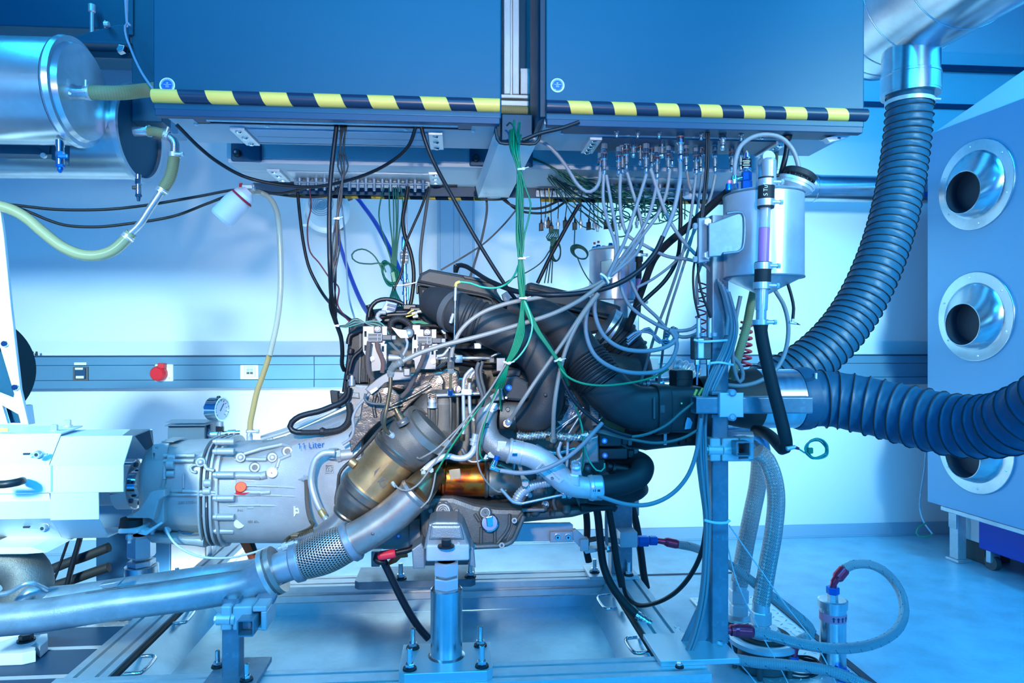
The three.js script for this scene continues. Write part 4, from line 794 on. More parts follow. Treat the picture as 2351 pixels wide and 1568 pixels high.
function crossClamp(name,label,x0,y0,x1,y1,D,hole,bx0) {
 const g=thing(name,label,'clamp'),mid=(x0+x1)/2-8,h=y1-y0;
 const d0=D-0.016;
 part(g,'clamp_half',[pbox(x0+8,y0-4,x0+34,y1,d0,0.075,0.004),turn([x0+2,(y0+y1)/2-2,d0+0.008],[x0+34,(y0+y1)/2-2,d0+0.008],[[0,0.0125],[1,0.0125]],20)],m.alu);
 part(g,'clamp_half',[pbox(x0+36,y0-4,x1-34,y1,d0,0.075,0.004),turn([x0+36,(y0+y1)/2-2,d0+0.008],[hole[0]-22,(y0+y1)/2-2,d0+0.008],[[0,0.0125],[1,0.0125]],20)],m.alu);
 part(g,'clamp_cap',[pbox(x1-33,y0-4,x1,y0+10,d0,0.075,0.003),pbox(x1-14,y0+8,x1,y1,d0,0.075,0.003),pbox(x1-60,y1-8,x1,y1,d0,0.075,0.003)],m.alu);
 part(g,'lug',[turn([x0+30,y0-8,d0+0.055],[x1-6,y0-8,d0+0.055],[[0,0.0125],[1,0.0125]],20)],m.alu);
 part(g,'bolt',hexa(P(x0-4,(y0+y1)/2-2,d0+0.008),P(x0+4,(y0+y1)/2-2,d0+0.008),0.0085),m.zinc);
 part(g,'stub_tube',squareTube([hole[0],hole[1],d0-0.03],[hole[0]-1,hole[1],d0+0.09].length?P(hole[0],hole[1],d0-0.03).add(V(0,0,-0.14)):null,0.034,0.003),rawSteel);
 return g;
}
{
 const D=1.475,g=thing('square_post','short square steel post with open top beside the exhaust pipe','post'),x=X(529,D),w=0.036;
 part(g,'tube',squareTube(V(x,RT+0.012,-D-w/2),V(x,Y(1357,D),-D-w/2),w,0.002,V(0,0,1)),rawSteel);
 basePlate(g,X(475,D),X(596,D),-1.44,-1.565,RT,0.012,rawSteel,0.002);
 boltUp(g,X(498,1.52),RT+0.012,-1.525,0.0085,0.035);boltUp(g,X(566,1.46),RT+0.012,-1.46,0.0085,0.035);
 crossClamp('tube_clamp','aluminium cross clamp on the short post with a square tube pointing forward',497,1396,612,1449,D,[563,1443],0);
 const a=thing('flange_strut','flat dark steel strut rising from the clamp to the exhaust flange','strut');
 part(a,'flat_bar',slab([[582,1376],[604,1352],[648,1338],[640,1352],[618,1408],[604,1408]],D+0.03,0.03),rawSteel);
}
function tank(label,cx,yT,yB,yC,rp,D,postX) {
 const g=thing('expansion_tank',label,'tank'),R=Q(rp,D),ax=(y)=>V(X(cx,D),Y(y,D,cx),-D);
 const bt=ax(yB).y,tp=ax(yT).y;
 part(g,'shell',turn(ax(yB),ax(yT),[[0,R-0.003],[0.01,R],[0.97,R],[0.985,R-0.001],[1,R*0.96]],64),m.tank);
 part(g,'cone',turn(ax(yC),ax(yB),[[0,0.012],[1,R-0.002]],64),m.tank);
 part(g,'lid',turn(ax(yT),ax(yT-6),[[0,R*0.96],[0.5,R*0.92],[1,R*0.6]],64),m.tank);
 part(g,'weld_seam',[ax(yB),ax(yT+3)].map((c)=>{ const t=new THREE.TorusGeometry(R,0.0022,6,64);t.rotateX(Math.PI/2);t.translate(c.x,c.y,c.z);return t;}),rawSteel);
 return g;
}
{
 const D=1.53,g=tank('large stainless steel coolant tank with conical bottom on the tall post',1752,447,638,676,91,D),R=Q(91,D),S=D-R-0.012;
 const ax=(x,y,d=S)=>P(x,y,d);
 part(g,'sight_tube_top',[turn([1765,425,S],[1766,364,S],[[0,0.0150],[0.9,0.0150],[1,0.012]],24),turn([1752,372,S+0.03],[1766,360,S],[[0,0.012],[1,0.014]],20),turn([1748,428,S+0.045],[1748,372,S+0.045],[[0,0.012],[1,0.010]],20)],m.tank);
 part(g,'sight_glass',pipe(ax(1757,476),ax(1752,604),Q(13.5,S),0.002,24),m.glass);
 part(g,'coolant',turn(ax(1755,524),ax(1752,604),[[0,Q(12.6,S)],[1,Q(12.6,S)]],24),M([0.62,0.22,0.55],0.3,0));
 part(g,'foam',turn(ax(1757,477),ax(1755,523),[[0,Q(12,S)],[1,Q(12,S)]],24),M([0.75,0.8,0.88],0.35,0,{ transmission:0.5,thickness:0 }));
 const sl=part(g,'sleeve',turn(ax(1758,478),ax(1760,408),[[0,Q(19,S)],[1,Q(19,S)]],24),m.rubber);textFront('S Tuf',1762,450,S-Q(19.5,S),0.009,m.tieWhite,sl,Math.PI/2);
 part(g,'sleeve',turn(ax(1750,664),ax(1752,602),[[0,Q(19,S)],[1,Q(19,S)]],24),m.rubber);
 for (const [x,y] of [[1760,420],[1758,466],[1752,611],[1750,656]]) { const c=ax(x,y);hoseClamp(g,c,V(0.02,1,0),Q(19,S),'band_clamp',0.0145);}
 part(g,'outlet_pipe',[turn(ax(1748,712),ax(1750,662),[[0,Q(14,S)],[1,Q(14.5,S)]],24),turn(ax(1747,740),ax(1748,700),[[0,Q(12,S)],[1,Q(12,S)]],24)],m.tank);
 part(g,'bracket',[slab([[1628,512],[1640,510],[1700,487],[1707,492],[1706,570],[1698,577],[1660,582],[1655,588],[1628,590]],D-0.082,0.006,0.002),slab([[1604,500],[1630,498],[1630,600],[1604,604]],D-0.06,0.012,0.002)],rawSteel);
 part(g,'weld_seam',sweep([[1668,490,D-0.084],[1700,487,D-0.084],[1707,492,D-0.084],[1706,568,D-0.084],[1700,576,D-0.084],[1660,582,D-0.084]],0.003),rawSteel);
 for (const y of [511,587]) { const c=P(1621,y,D-0.06);part(g,'bolt',[hexa(c,c.clone().add(V(0,0,0.012)),0.009)],m.zinc);part(g,'bolt',hexa(P(1600,y+8,D-0.05),P(1592,y+8,D-0.05),0.007),m.zinc);}
 const nd=V(0.36,0.86,0.12).normalize(),n0=P(1812,455,D-0.02);
 part(g,'filler_neck',turn(n0,n0.clone().addScaledVector(nd,0.036),[[0,0.026],[0.4,0.026],[0.75,0.041],[1,0.041]],40),m.tank);
 part(g,'neck_rim',[turn(n0.clone().addScaledVector(nd,0.034),n0.clone().addScaledVector(nd,0.041),[[0,0.043],[1,0.043]],40),...[[1866,424],[1790,415]].map(([x,y])=>turn([x,y,D-0.02],[x+6,y-3,D-0.02],[[0,0.009],[1,0.008]],12))],m.tank);
 const cp=part(g,'filler_cap',[turn(n0.clone().addScaledVector(nd,0.05),n0.clone().addScaledVector(nd,0.066),[[0,0.034],[0.15,0.0365],[0.8,0.0365],[1,0.031]],40),turn(n0.clone().addScaledVector(nd,0.04),n0.clone().addScaledVector(nd,0.05),[[0,0.03],[1,0.03]],40)],m.rubber);
 const sd=nd.clone().cross(V(0,0,1)).normalize(),fw=sd.clone().cross(nd);
 part(cp,'grip_rib',Array.from({ length:14 },(_,i)=>{ const a=i*0.449,q=n0.clone().addScaledVector(nd,0.045).addScaledVector(sd,0.031*Math.cos(a)).addScaledVector(fw,0.031*Math.sin(a));return rod(q.clone().addScaledVector(nd,-0.004),q.clone().addScaledVector(nd,0.006),0.0025,6);}),m.rubber);
 const LD=D-0.02;
 part(g,'relief_valve',[hexa(P(1714,434,LD),P(1714,416,LD),0.0125),hexa(P(1714,415,LD),P(1714,396,LD),0.0115)],m.anoBlue);
 part(g,'pressure_sensor',[turn([1714,396,LD],[1714,362,LD],[[0,0.0115],[0.1,0.0125],[0.14,0.0105],[0.9,0.0105],[1,0.009]],24),turn([1714,362,LD],[1714,346,LD],[[0,0.007],[0.6,0.007],[1,0.003]],16)],m.chrome);
 const tx=part(g,'sensor_label',turn([1714,386,LD],[1714,366,LD],[[0,0.0108],[1,0.0108]],24),m.black);
 for (const [y,w] of [[369.5,18],[374,14],[379,17],[384,12]]) { const c=P(1714,y,LD-0.0109);part(tx,'lettering',bx(c.x-Q(w/2,LD),c.x+Q(w/2,LD),c.y-0.0008,c.y+0.0008,c.z-0.003,c.z,0.0002),m.white);}
 part(g,'hose_tee',[hexa(P(1686,434,LD),P(1686,422,LD),0.009),turn([1686,422,LD],[1686,404,LD],[[0,0.007],[0.5,0.008],[1,0.006]],14),turn([1690,412,LD],[1702,410,LD],[[0,0.006],[1,0.007]],12)],m.chrome);
 part(g,'plug',[turn([1673,437,LD],[1673,422,LD],[[0,0.007],[0.3,0.0075],[1,0.006]],14)],m.anoBlue);part(g,'plug',turn([1674,422,LD],[1674,414,LD],[[0,0.004],[1,0.004]],10),m.pink,'pink plug');
 part(g,'neck_nipple',turn([1778,404,LD],[1798,401,LD],[[0,0.004],[1,0.004]],10),m.rubber);
 solo('breather_hose','clear hose arching over the tank from its fitting to the filler cap','hose',sweep([[1687,404,LD],[1688,372,LD],[1700,336,LD],[1730,314,LD],[1764,309,LD],[1796,318,LD],[1820,344,LD],[1832,376,LD],[1836,400,LD]],0.0052),m.greyCable);
 const h=thing('coolant_hose','black rubber coolant hose running down from the tank outlet to a bend','hose');
 part(h,'hose',sweep([[1746,734,S],[1747,760,S],[1756,810,S],[1772,880,S],[1790,950,S],[1802,1000,S],[1805,1020,S+0.01],[1799,1031,S+0.02],[1788,1022,S+0.05],[1772,1004,S+0.1],[1754,992,S+0.15],[1735,988,S+0.2]],(l)=>Q(l<0.02?17:15,S),{ seg:16 }),m.rubber);
 hoseClamp(h,P(1746,740,S),V(0,1,0),Q(17,S),'clamp',0.011);
 const tcx=thing('thermocouple_lead','coiled green thermocouple lead hanging from the bend of the coolant hose','cable');
 part(tcx,'wire',[sweep([[1820,1024,S],[1836,1032,S],[1848,1040,S]],0.0018),...[0,1,2,3].map((k)=>sweep(new THREE.CatmullRomCurve3(ring(1875,1031,26-k*1.6,24-k*1.2,10,k).map(([x,y],i)=>P(x+2*Math.sin(k*5+i*2),y+2*Math.cos(k*3+i),S+k*0.003)),true),0.0017,{ seg:6,n:60,caps:false }))],M([0.0,0.32,0.26],0.4,0));
 part(tcx,'tip',[turn([1806,1030,S-0.01],[1826,1026,S-0.01],[[0,0.005],[1,0.004]],10)],m.zinc);part(tcx,'plug',pbox(1856,1028,1868,1042,S,0.006),m.green);part(tcx,'heat_shrink',turn([1824,1027,S-0.01],[1834,1030,S-0.01],[[0,0.004],[1,0.003]],8),m.anoRed);
}
{
 const D=2.2,g=tank('smaller stainless steel tank on a bracket behind the engine',1408,574,690,700,56,D),S=D-Q(56,D)-0.01;
 part(g,'fittings',[[1365,566],[1374,562],[1386,564],[1402,558]].map(([x,y])=>turn([x,572,D],[x,y,D],[[0,0.008],[0.6,0.0085],[1,0.006]],12)),m.anoBlue);
 part(g,'plug_caps',[[1365,556],[1374,553]].map(([x,y])=>turn([x,y+5,D],[x,y,D],[[0,0.004],[1,0.004]],8)),m.red);
 part(g,'bracket',[slab([[1380,600],[1440,586],[1444,640],[1412,660],[1380,650]],D-Q(54,D),0.008),slab([[1410,640],[1440,636],[1442,790],[1412,800]],D-Q(50,D),0.01)],rawSteel);
 part(g,'sight_glass',turn([1466,640,S],[1464,690,S],[[0,Q(7,S)],[1,Q(7,S)]],16),M([0.6,0.25,0.55],0.3,0));
 part(g,'sleeve',turn([1468,575,S],[1466,640,S],[[0,Q(9,S)],[0.4,Q(9,S)],[0.41,Q(7,S)],[1,Q(7,S)]],16),m.rubber);part(g,'sleeve',turn([1464,688,S],[1462,720,S],[[0,Q(9,S)],[1,Q(9,S)]],16),m.rubber);
 for (const y of [586,694]) hoseClamp(g,P(1466,y,S),V(0,1,0),Q(9,S),'band_clamp',0.01);
 part(g,'post',squareTube([1446,1180,D+0.03],[1446,600,D+0.03],0.05,0.003,V(0,0,1)),rawSteel);
}
{ const D=2.04,g=thing('rear_support_post','flat steel post with base plate at the far frame corner','post');
 part(g,'post',pbox(1404,1150,1452,1318,D,0.05,0.003),rawSteel);
 basePlate(g,X(1352,D),X(1462,D),-2.02,-2.13,RT,0.012,m.zinc,0.002);
 for (const x of [1368,1440]) boltUp(g,X(x,D),RT+0.012,-D-0.0+(x>1400?0.015: -0.02),0.010,0.04);
 const s=thing('fuel_block','square aluminium fuel block with blue fitting and red hose end','fitting');
 const B=1.98;
 part(s,'block',pbox(1424,1222,1464,1258,B,0.06,0.002),m.alu);
 part(s,'fitting',[hexa(P(1464,1242,B+0.02),P(1488,1242,B+0.02),0.0165),hexa(P(1490,1241,B+0.02),P(1508,1241,B+0.02),0.014)],m.anoBlue);
 part(s,'hose_end',[turn([1508,1241,B+0.02],[1528,1244,B+0.02],[[0,0.008],[1,0.009]],14),turn([1526,1243,B+0.02],[1558,1250,B+0.02],[[0,0.011],[0.2,0.014],[0.8,0.014],[1,0.012]],10)],m.anoRed);
 part(s,'nipple',[hexa(P(1412,1242,B+0.02),P(1424,1242,B+0.02),0.010),turn([1396,1242,B+0.02],[1412,1242,B+0.02],[[0,0.006],[1,0.006]],10)],m.zinc);
 const a=thing('side_strut','long flat aluminium strut from the oil pan to a hinged end bracket','strut');
 part(a,'strut',slab([[1170,1202],[1310,1201],[1316,1206],[1316,1242],[1180,1244]],1.86,0.012),m.alu);
 part(a,'plate',pbox(1263,1220,1316,1246,1.845,0.014),m.alu);
 for (const x of [1280,1304]) { capScrew(a,x,1233,1.845,6.5,0.006,m.chrome);part(a,'washer',headFront(x,1233,1.845,9,0.002),m.zinc);}
 part(a,'link',[slab([[1314,1219],[1322,1216],[1350,1240],[1350,1262],[1336,1262],[1316,1240]],1.85,0.02),pbox(1332,1238,1352,1266,1.84,0.03)],m.alu);
 part(a,'tongue',slab([[1338,1262],[1396,1256],[1396,1262],[1345,1272]],1.85,0.03),m.alu);part(a,'pin',[hexa(P(1392,1261,1.84),P(1406,1259,1.84),0.009)],m.zinc);
}
checkerPlate('checker_plate','checker plate on the floor carrying the pumps and filter canister',gx(1700,1500,0.01),G(1877,1468,0.01).x-0.012,-2.45,-1.3,0.008);
const FL=0.008;
{
 function pump(label,px,py,s) {
 const g=thing('coolant_pump',label,'pump'),c=G(px,py,FL),at=(h)=>c.clone().setY(FL+h*s);
 part(g,'body',turn(at(0),at(0.07),[[0,0.07*s],[0.1,0.075*s],[0.5,0.072*s],[1,0.06*s]],32),m.greyDark);
 part(g,'flange',turn(at(0.07),at(0.09),[[0,0.095*s],[0.2,0.1*s],[0.8,0.1*s],[1,0.09*s]],40),m.zinc);
 part(g,'gasket',turn(at(0.085),at(0.095),[[0,0.08*s],[1,0.075*s]],40),m.rubber);
 part(g,'neck',turn(at(0.09),at(0.115),[[0,0.055*s],[0.5,0.05*s],[1,0.04*s]],32),m.alu);
 for (let k=0;k<6;k++) { const q=at(0.0).add(V(Math.cos(k*1.05)*0.085*s,0,Math.sin(k*1.05)*0.085*s));part(g,'leg',rod(q,q.clone().setY(FL+0.075*s),0.008*s,8),m.greyDark);}
 return [g,at];
 }
 pump('pump with round zinc flange on the checker plate, behind the other',1694,1480,0.85);
 pump('pump with round zinc flange on the checker plate, in front of the other',1752,1530,1.0);
 const hoseEnd=(g,px,y0,y1,y2,D,rp)=>{ part(g,'hex_nut',hexa(P(px,y1,D),P(px,y0,D),Q(rp*1.15,D)),m.zinc);part(g,'lower_nut',[hexa(P(px,y2,D),P(px,y1+4,D),Q(rp*1.05,D)),turn([px,y1+5,D],[px,y1-1,D],[[0,Q(rp*0.9,D)],[1,Q(rp*0.9,D)]],24)],m.zinc);part(g,'ferrule',turn([px,y0+1,D],[px,y0-20,D],[[0,Q(rp*0.95,D)],[1,Q(rp*0.95,D)]],24),m.zinc);};
 const A=2.02,a=thing('braided_hose','thick steel braided hose hanging behind the post to the rear pump','hose');
 part(a,'hose',sweep([[1742,1010,A],[1744,1060,A],[1740,1110,A],[1726,1180,A],[1712,1250,A],[1702,1310,A],[1697,1342,A]],Q(20,A),{ seg:20 }),m.braidBig);
 hoseEnd(a,1696,1352,1382,1412,A,20);
 const B=1.84,b=thing('braided_hose','thick steel braided hose in a long curve down to the nearer pump','hose');
 part(b,'hose',sweep([[1738,1036,B],[1757,1052,B],[1774,1090,B],[1782,1140,B],[1776,1220,B],[1762,1300,B],[1752,1360,B],[1748,1385,B]],Q(20.5,B),{ seg:20 }),m.braidBig);
 hoseEnd(b,1747,1402,1432,1452,B,21);
 const e=thing('pipe_elbow','short silver pipe elbow above the two thick braided hoses','pipe');
 part(e,'elbow',sweep([[1660,1000,1.9],[1700,1000,1.9],[1730,1006,1.9],[1742,1022,1.9],[1744,1040,1.9]],Q(25,1.9),{ seg:24 }),m.galv);
 const c0=G(1912,1541,FL),cD= -c0.z,R=Q(29.5,cD)*1.0,yAt=(y)=>Y(y,cD,1912),cx=c0.x,pt=(y)=>V(cx,yAt(y),-cD);
 const f=thing('filter_canister','upright steel filter canister with pink arrow tapes on the checker plate','filter');
 part(f,'body',turn(V(cx,FL,-cD),pt(1392),[[0,R*0.97],[0.02,R],[1,R]],48),m.galv);
 part(f,'cap',turn(pt(1394),pt(1375),[[0,R*1.0],[0.05,R*1.13],[0.9,R*1.13],[1,R*1.0]],48),m.galv);
 part(f,'cap_neck',hexa(pt(1376),pt(1362),R*0.4),m.zinc);
 for (const [y0,y1,n] of [[1422,1404,5],[1537,1520,4]]) {
 const tp=part(f,'arrow_tape',turn(pt(y0),pt(y1),[[0,R+0.0008],[1,R+0.0008]],48),m.pink);
 for (let k=0;k<n;k++) { const a=(y0>1500?[-0.12,0.3,-0.55,0.75]:[-0.45,-0.1,0.25,0.62,1.1])[k];const s=new THREE.Shape([[0,0.0075],[-0.0052,0.002],[-0.0022,0.002],[-0.0022,-0.0065],[0.0022,-0.0065],[0.0022,0.002],[0.0052,0.002]].map((q)=>new THREE.Vector2(...q)));const g=new THREE.ExtrudeGeometry(s,{ depth:0.0006,bevelEnabled:false });g.translate(0,0,R+0.0008);g.rotateY(a+0.0);const c=pt((y0+y1)/2);g.translate(c.x,c.y,c.z);part(tp,'arrow',g,m.navy);}
 }
 part(f,'top_fitting',hexa(pt(1363),pt(1347),R*0.5),m.anoBlue);
 part(f,'bottom_fitting',hexa(V(cx-0.0,FL,-cD+0.05),V(cx,FL+0.03,-cD+0.05),R*0.5),m.anoBlue);
 const braidLine=(name,label,pts,r,ends=[])=>{ const g=thing(name,label,'hose');const hs=part(g,'hose',sweep(pts,r,{ seg:16 }),m.braid);const c=curve(pts),L=c.getLength();const fr=c.computeFrenetFrames(200,false);const tr=[];for (let l=0.03;l<L-0.03;l +=0.045) { const u=l/L,k=Math.round(u*200),p=c.getPointAt(u),t=c.getTangentAt(u);for (const aa of [1.2,3.6]) { const q=(d,o)=>p.clone().addScaledVector(t,d).addScaledVector(fr.normals[k],Math.cos(aa+o)*(r+0.0001)).addScaledVector(fr.binormals[k],Math.sin(aa+o)*(r+0.0001));tr.push(rod(q(-0.006,-0.35),q(0.006,0.35),0.0008,4));} } const o=part(g,'tracer_marks',tr,m.navy);o.userData.kind='stuff';for (const e of ends) part(g,e[0],e[1],e[2]);return g;};
 globalThis.braidLine=braidLine;
 const HD=cD;
 braidLine('braided_hose','steel braided hose looping from the canister top round to a red fitting',[[1938,1306,HD],[1962,1296,HD],[2000,1297,HD],[2038,1318,HD],[2066,1356,HD-0.03],[2076,1400,HD-0.08],[2064,1440,HD-0.14],[2026,1470,HD-0.2],[1970,1486,HD-0.26],[1900,1488,HD-0.3],[1830,1476,HD-0.3],[1770,1459,HD-0.3],[1726,1450,HD-0.3]],0.0125,[
 ['hose_end',[turn([1912,1348,HD],[1916,1334,HD],[[0,0.009],[1,0.009]],14),turn([1914,1338,HD],[1924,1322,HD],[[0,0.010],[1,0.011]],14),turn([1920,1330,HD],[1940,1306,HD],[[0,0.012],[0.2,0.0165],[0.9,0.016],[1,0.014]],10)],m.anoRed],
 ['hose_end',[turn([1662,1447,HD-0.3],[1690,1447,HD-0.3],[[0,0.009],[0.5,0.009],[0.55,0.013],[1,0.013]],14),turn([1686,1447,HD-0.3],[1728,1450,HD-0.3],[[0,0.014],[0.15,0.0165],[0.85,0.0165],[1,0.014]],8)],m.anoRed]]);
 braidLine('braided_hose','steel braided hose passing behind the post and bending back to a red elbow',[[1558,1250,2.0],[1590,1256,1.98],[1625,1270,1.95],[1680,1300,1.9],[1740,1344,1.86],[1800,1390,1.84],[1845,1426,1.82],[1862,1446,1.82],[1860,1458,1.82],[1845,1464,1.82],[1836,1470,1.84]],0.0125,[['hose_end',[turn([1838,1466,1.84],[1826,1484,1.84],[[0,0.012],[1,0.012]],10),turn([1822,1506,1.84],[1824,1482,1.84],[[0,0.010],[1,0.012]],12)],m.anoRed],['fitting',hexa(P(1822,1528,1.84),P(1822,1506,1.84),0.0135),m.anoBlue]]);
 braidLine('braided_hose','steel braided hose running low over the checker plate out of the picture',[[1600,1480,1.62],[1660,1506,1.6],[1730,1520,1.58],[1800,1526,1.56],[1870,1534,1.54],[1930,1548,1.52],[2000,1580,1.5]],0.0125);
 solo('cable_coil','loose black cable coil lying by the blue fitting on the checker plate','cable',[0,1,2].map((k)=>sweep(new THREE.CatmullRomCurve3(Array.from({ length:12 },(_,i)=>{ const a=i/12*6.283,c=G(1820,1530,FL+0.005);return c.add(V(Math.cos(a)*(0.085-0.006*k),0.006*k+0.004*Math.sin(a*3+k),Math.sin(a)*(0.06-0.004*k)));}),true),0.0032,{ seg:6,n:80,caps:false })),m.cable);
 for (const [l,pts] of [['thin white cord stretched from the post tie down over the hoses, the steeper one',[[1671,1255,1.6],[1690,1330,1.62],[1740,1440,1.66],[1800,1550,1.7],[1815,1580,1.7]]],['thin white cord stretched from the post tie past the filter canister',[[1674,1206,1.6],[1740,1300,1.64],[1800,1384,1.68],[1880,1490,1.74],[1925,1580,1.76]]],['thin white cord sagging low beside the foot of the post',[[1668,1440,1.6],[1690,1510,1.62],[1720,1548,1.62],[1745,1580,1.62]]]]) solo('white_cord',l,'cord',sweep(pts,0.0017,{ seg:6 }),m.tieWhite);
}
const hullPts=(xw,yc,a,D,b,e,n=40)=>Array.from({ length:n },(_,i)=>{ const t=i/n*6.28319,c=Math.cos(t),s=Math.sin(t);return V(xw,yc+a*Math.sign(c)*Math.abs(c)**(2/e),-D+b*Math.sign(s)*Math.abs(s)**(2/e));});
function hull(sec,D,e=3,n=40) { return loft(sec.map(([x,t,b,h])=>hullPts(X(x,D),(Y(t,D,x)+Y(b,D,x))/2,(Y(t,D,x)-Y(b,D,x))/2,D,h,e,n)));}
const GD=1.87;
const tailSec=[[352,1030,1196,0.08],[362,1020,1204,0.108],[376,1014,1210,0.118],[430,1012,1210,0.12],[497,1009,1212,0.122]];
const flSec=[[495,1003,1243,0.13],[506,1002,1243,0.132],[530,1002,1241,0.132],[540,1004,1239,0.128]];
const mainSec=[[537,1016,1236,0.122],[575,1013,1236,0.124],[612,1013,1236,0.127],[650,1003,1236,0.132],[700,980,1235,0.142],[750,958,1233,0.158],[800,937,1228,0.172],[850,920,1222,0.18]];
function surf(sec,e=3) { return (px,py)=>{ let k=0;while (k<sec.length-2&&px>sec[k+1][0]) k++;const A=sec[k],B=sec[k+1],t=Math.min(1,Math.max(0,(px-A[0])/(B[0]-A[0]))),T=A[1]+(B[1]-A[1])*t,Bo=A[2]+(B[2]-A[2])*t,h=A[3]+(B[3]-A[3])*t,v=Math.min(0.98,Math.abs((py-(T+Bo)/2)/((Bo-T)/2)));return GD-h*(1-v**e)**(1/e);};}
const sTail=surf(tailSec),sMain=surf(mainSec),sFl=surf(flSec);
{
 const g=thing('gearbox','cast aluminium automatic gearbox between the drive coupling and the engine','gearbox');
 part(g,'tail_housing',hull(tailSec,GD),m.gear);
 part(g,'main_housing',hull(mainSec,GD),m.gear);
 part(g,'oil_pan',hull([[372,1200,1218,0.09],[385,1200,1226,0.10],[480,1204,1232,0.105],[500,1206,1236,0.105]],GD,4),m.gear);
 part(g,'output_hub',[turn([336,1097,GD],[360,1097,GD],[[0,0.055],[1,0.075]],40)],m.gear);
 const ringPlate=(x0,x1,o,mt)=>hull([[x0,1003-o,1241+o,0.128+o/900],[x1,1003-o,1241+o,0.128+o/900]],GD,3);
 part(g,'flange_web',ringPlate(502,536,-9),m.gear);
 for (const [a,b] of [[495,499],[507,511],[519,524],[533,538]]) part(g,'flange_plate',ringPlate(a,b,1),m.gear);
 part(g,'flange_joint',ringPlate(515,517.5,0),m.dark);
 for (const y of [1014,1036,1090,1144,1187,1219]) {
 const d=Math.min(sFl(515,y),GD-0.05)-0.004,r=0.0085;
 const l=part(g,'bolt_lug',turn([498,y,d],[538,y,d],[[0,r*0.92],[0.05,r],[0.95,r],[1,r*0.9]],18),m.gear);
 part(l,'bolt_head',[turn([489,y,d],[498,y,d],[[0,0.0055],[0.3,0.0062],[0.7,0.0062],[0.75,0.0085],[1,0.0085]],14)],m.zinc);
 }
 part(g,'drain_boss',[turn([516,1252,GD-0.05],[516,1232,GD-0.05],[[0,0.014],[0.1,0.0155],[1,0.0155]],20),turn([497,1240,GD-0.05],[508,1240,GD-0.05],[[0,0.007],[1,0.009]],12),turn([526,1238,GD-0.05],[548,1238,GD-0.05],[[0,0.009],[1,0.008]],12)],m.gear);
 const boss=(f,x,y,rp,h,hole,mt=m.gear)=>{ const D=f(x,y);const o=part(g,'boss',[turn(P(x,y,D+0.012),P(x,y,D-h),[[0,Q(rp*1.25,D)],[0.6,Q(rp*1.05,D)],[0.92,Q(rp,D)],[1,Q(rp*0.92,D)]],24)],mt);if (hole==='bolt') part(o,'bolt_head',[turn(P(x,y,D-h),P(x,y,D-h-0.006),[[0,Q(rp*0.62,D)],[0.4,Q(rp*0.62,D)],[1,Q(rp*0.3,D)]],14),turn(P(x,y,D-h-0.005),P(x,y,D-h-0.009),[[0,Q(rp*0.28,D)],[1,Q(rp*0.22,D)]],10)],m.zinc);if (hole==='hole') part(o,'bore',turn(P(x,y,D-h+0.001),P(x,y,D-h-0.0006),[[0,Q(rp*0.6,D)],[1,Q(rp*0.6,D)]],18),m.castDark);return o;};
 boss(sTail,460,1061,10.5,0.010,'bolt');boss(sMain,552,1050,10.5,0.010,'bolt');boss(sMain,625,1050,10.5,0.010,'bolt');boss(sMain,660,1036,11,0.006,'hole');boss(sMain,585,1073,10.5,0.007,'hole');
 const ribS=(f,l,w,h,name='rib',mt=m.gear)=>{ const pts=l.map(([x,y])=>P(x,y,f(x,y)-h*0.45));const rg=[];for (let i=0;i+1<pts.length;i++) rg.push(sweep([pts[i],pts[i].clone().lerp(pts[i+1],0.5),pts[i+1]],w*1.2,{ seg:8,n:4 }));return part(g,name,rg,mt);};
 ribS(sMain,[[540,1056],[560,1042],[600,1030],[650,1020],[668,1026]],0.004,0.004);
 ribS(sMain,[[668,1044],[642,1054],[636,1072],[628,1088]],0.004,0.004);ribS(sMain,[[566,1054],[612,1055]],0.004,0.004);ribS(sMain,[[540,1091],[600,1093],[612,1090]],0.0085,0.006,'raised_rib');ribS(sMain,[[540,1129],[600,1131],[622,1130]],0.006,0.004,'raised_rib');
 for (const l of [[[560,1114],[590,1115],[640,1117],[700,1121]],[[540,1136],[600,1136],[650,1138],[720,1142],[800,1144]],[[525,1160],[600,1160],[650,1161],[700,1165],[780,1168]],[[565,1208],[640,1208],[760,1211]],[[720,1122],[790,1122]]]) ribS(sMain,l,0.0028,0.007,'long_rib');
 part(g,'rib_tab',[pbox(654,1116,664,1122,sMain(660,1119)-0.006,0.012,0.002)],m.gear);part(g,'rib_tab',[pbox(566,1160,583,1169,sMain(575,1164)-0.006,0.012,0.002)],m.gear);
 part(g,'casting_pad',slab([[540,1098],[620,1104],[622,1130],[540,1134]],sMain(580,1115)-0.001,0.02,0.003),m.gear);
 part(g,'casting_pad',slab([[560,1178],[632,1178],[648,1203],[560,1204]],sMain(600,1190)-0.002,0.03,0.004),m.gear);
 for (const l of [[[376,1046],[430,1046],[448,1046]],[[376,1058],[430,1058],[446,1058]],[[362,1127],[420,1127],[495,1131]],[[372,1136],[440,1136],[495,1136]],[[376,1184],[440,1184],[495,1184]],[[368,1196],[440,1198],[498,1200]]]) ribS(sTail,l,0.0042,0.006,'tail_rib');
 ribS(sTail,[[421,1088],[421,1104],[421,1120]],0.0025,0.008,'tail_rib');ribS(sTail,[[470,1066],[474,1076],[492,1081]],0.004,0.005,'tail_rib');
 ribS(sTail,[[453,1067],[443,1068],[437,1074],[440,1082],[448,1085],[452,1082]],0.0028,0.008,'cable_hook');
 for (const [x,y,r] of [[395,1050,8],[392,1067,11],[392,1088,8],[478,1109,9],[476,1128,9]]) { const d=sTail(x,y)-0.002;part(g,'casting_lug',turn([x-9,y,d],[x+9,y,d],[[0,Q(r*0.9,d)],[0.1,Q(r,d)],[0.9,Q(r,d)],[1,Q(r*0.9,d)]],16),m.gear);}
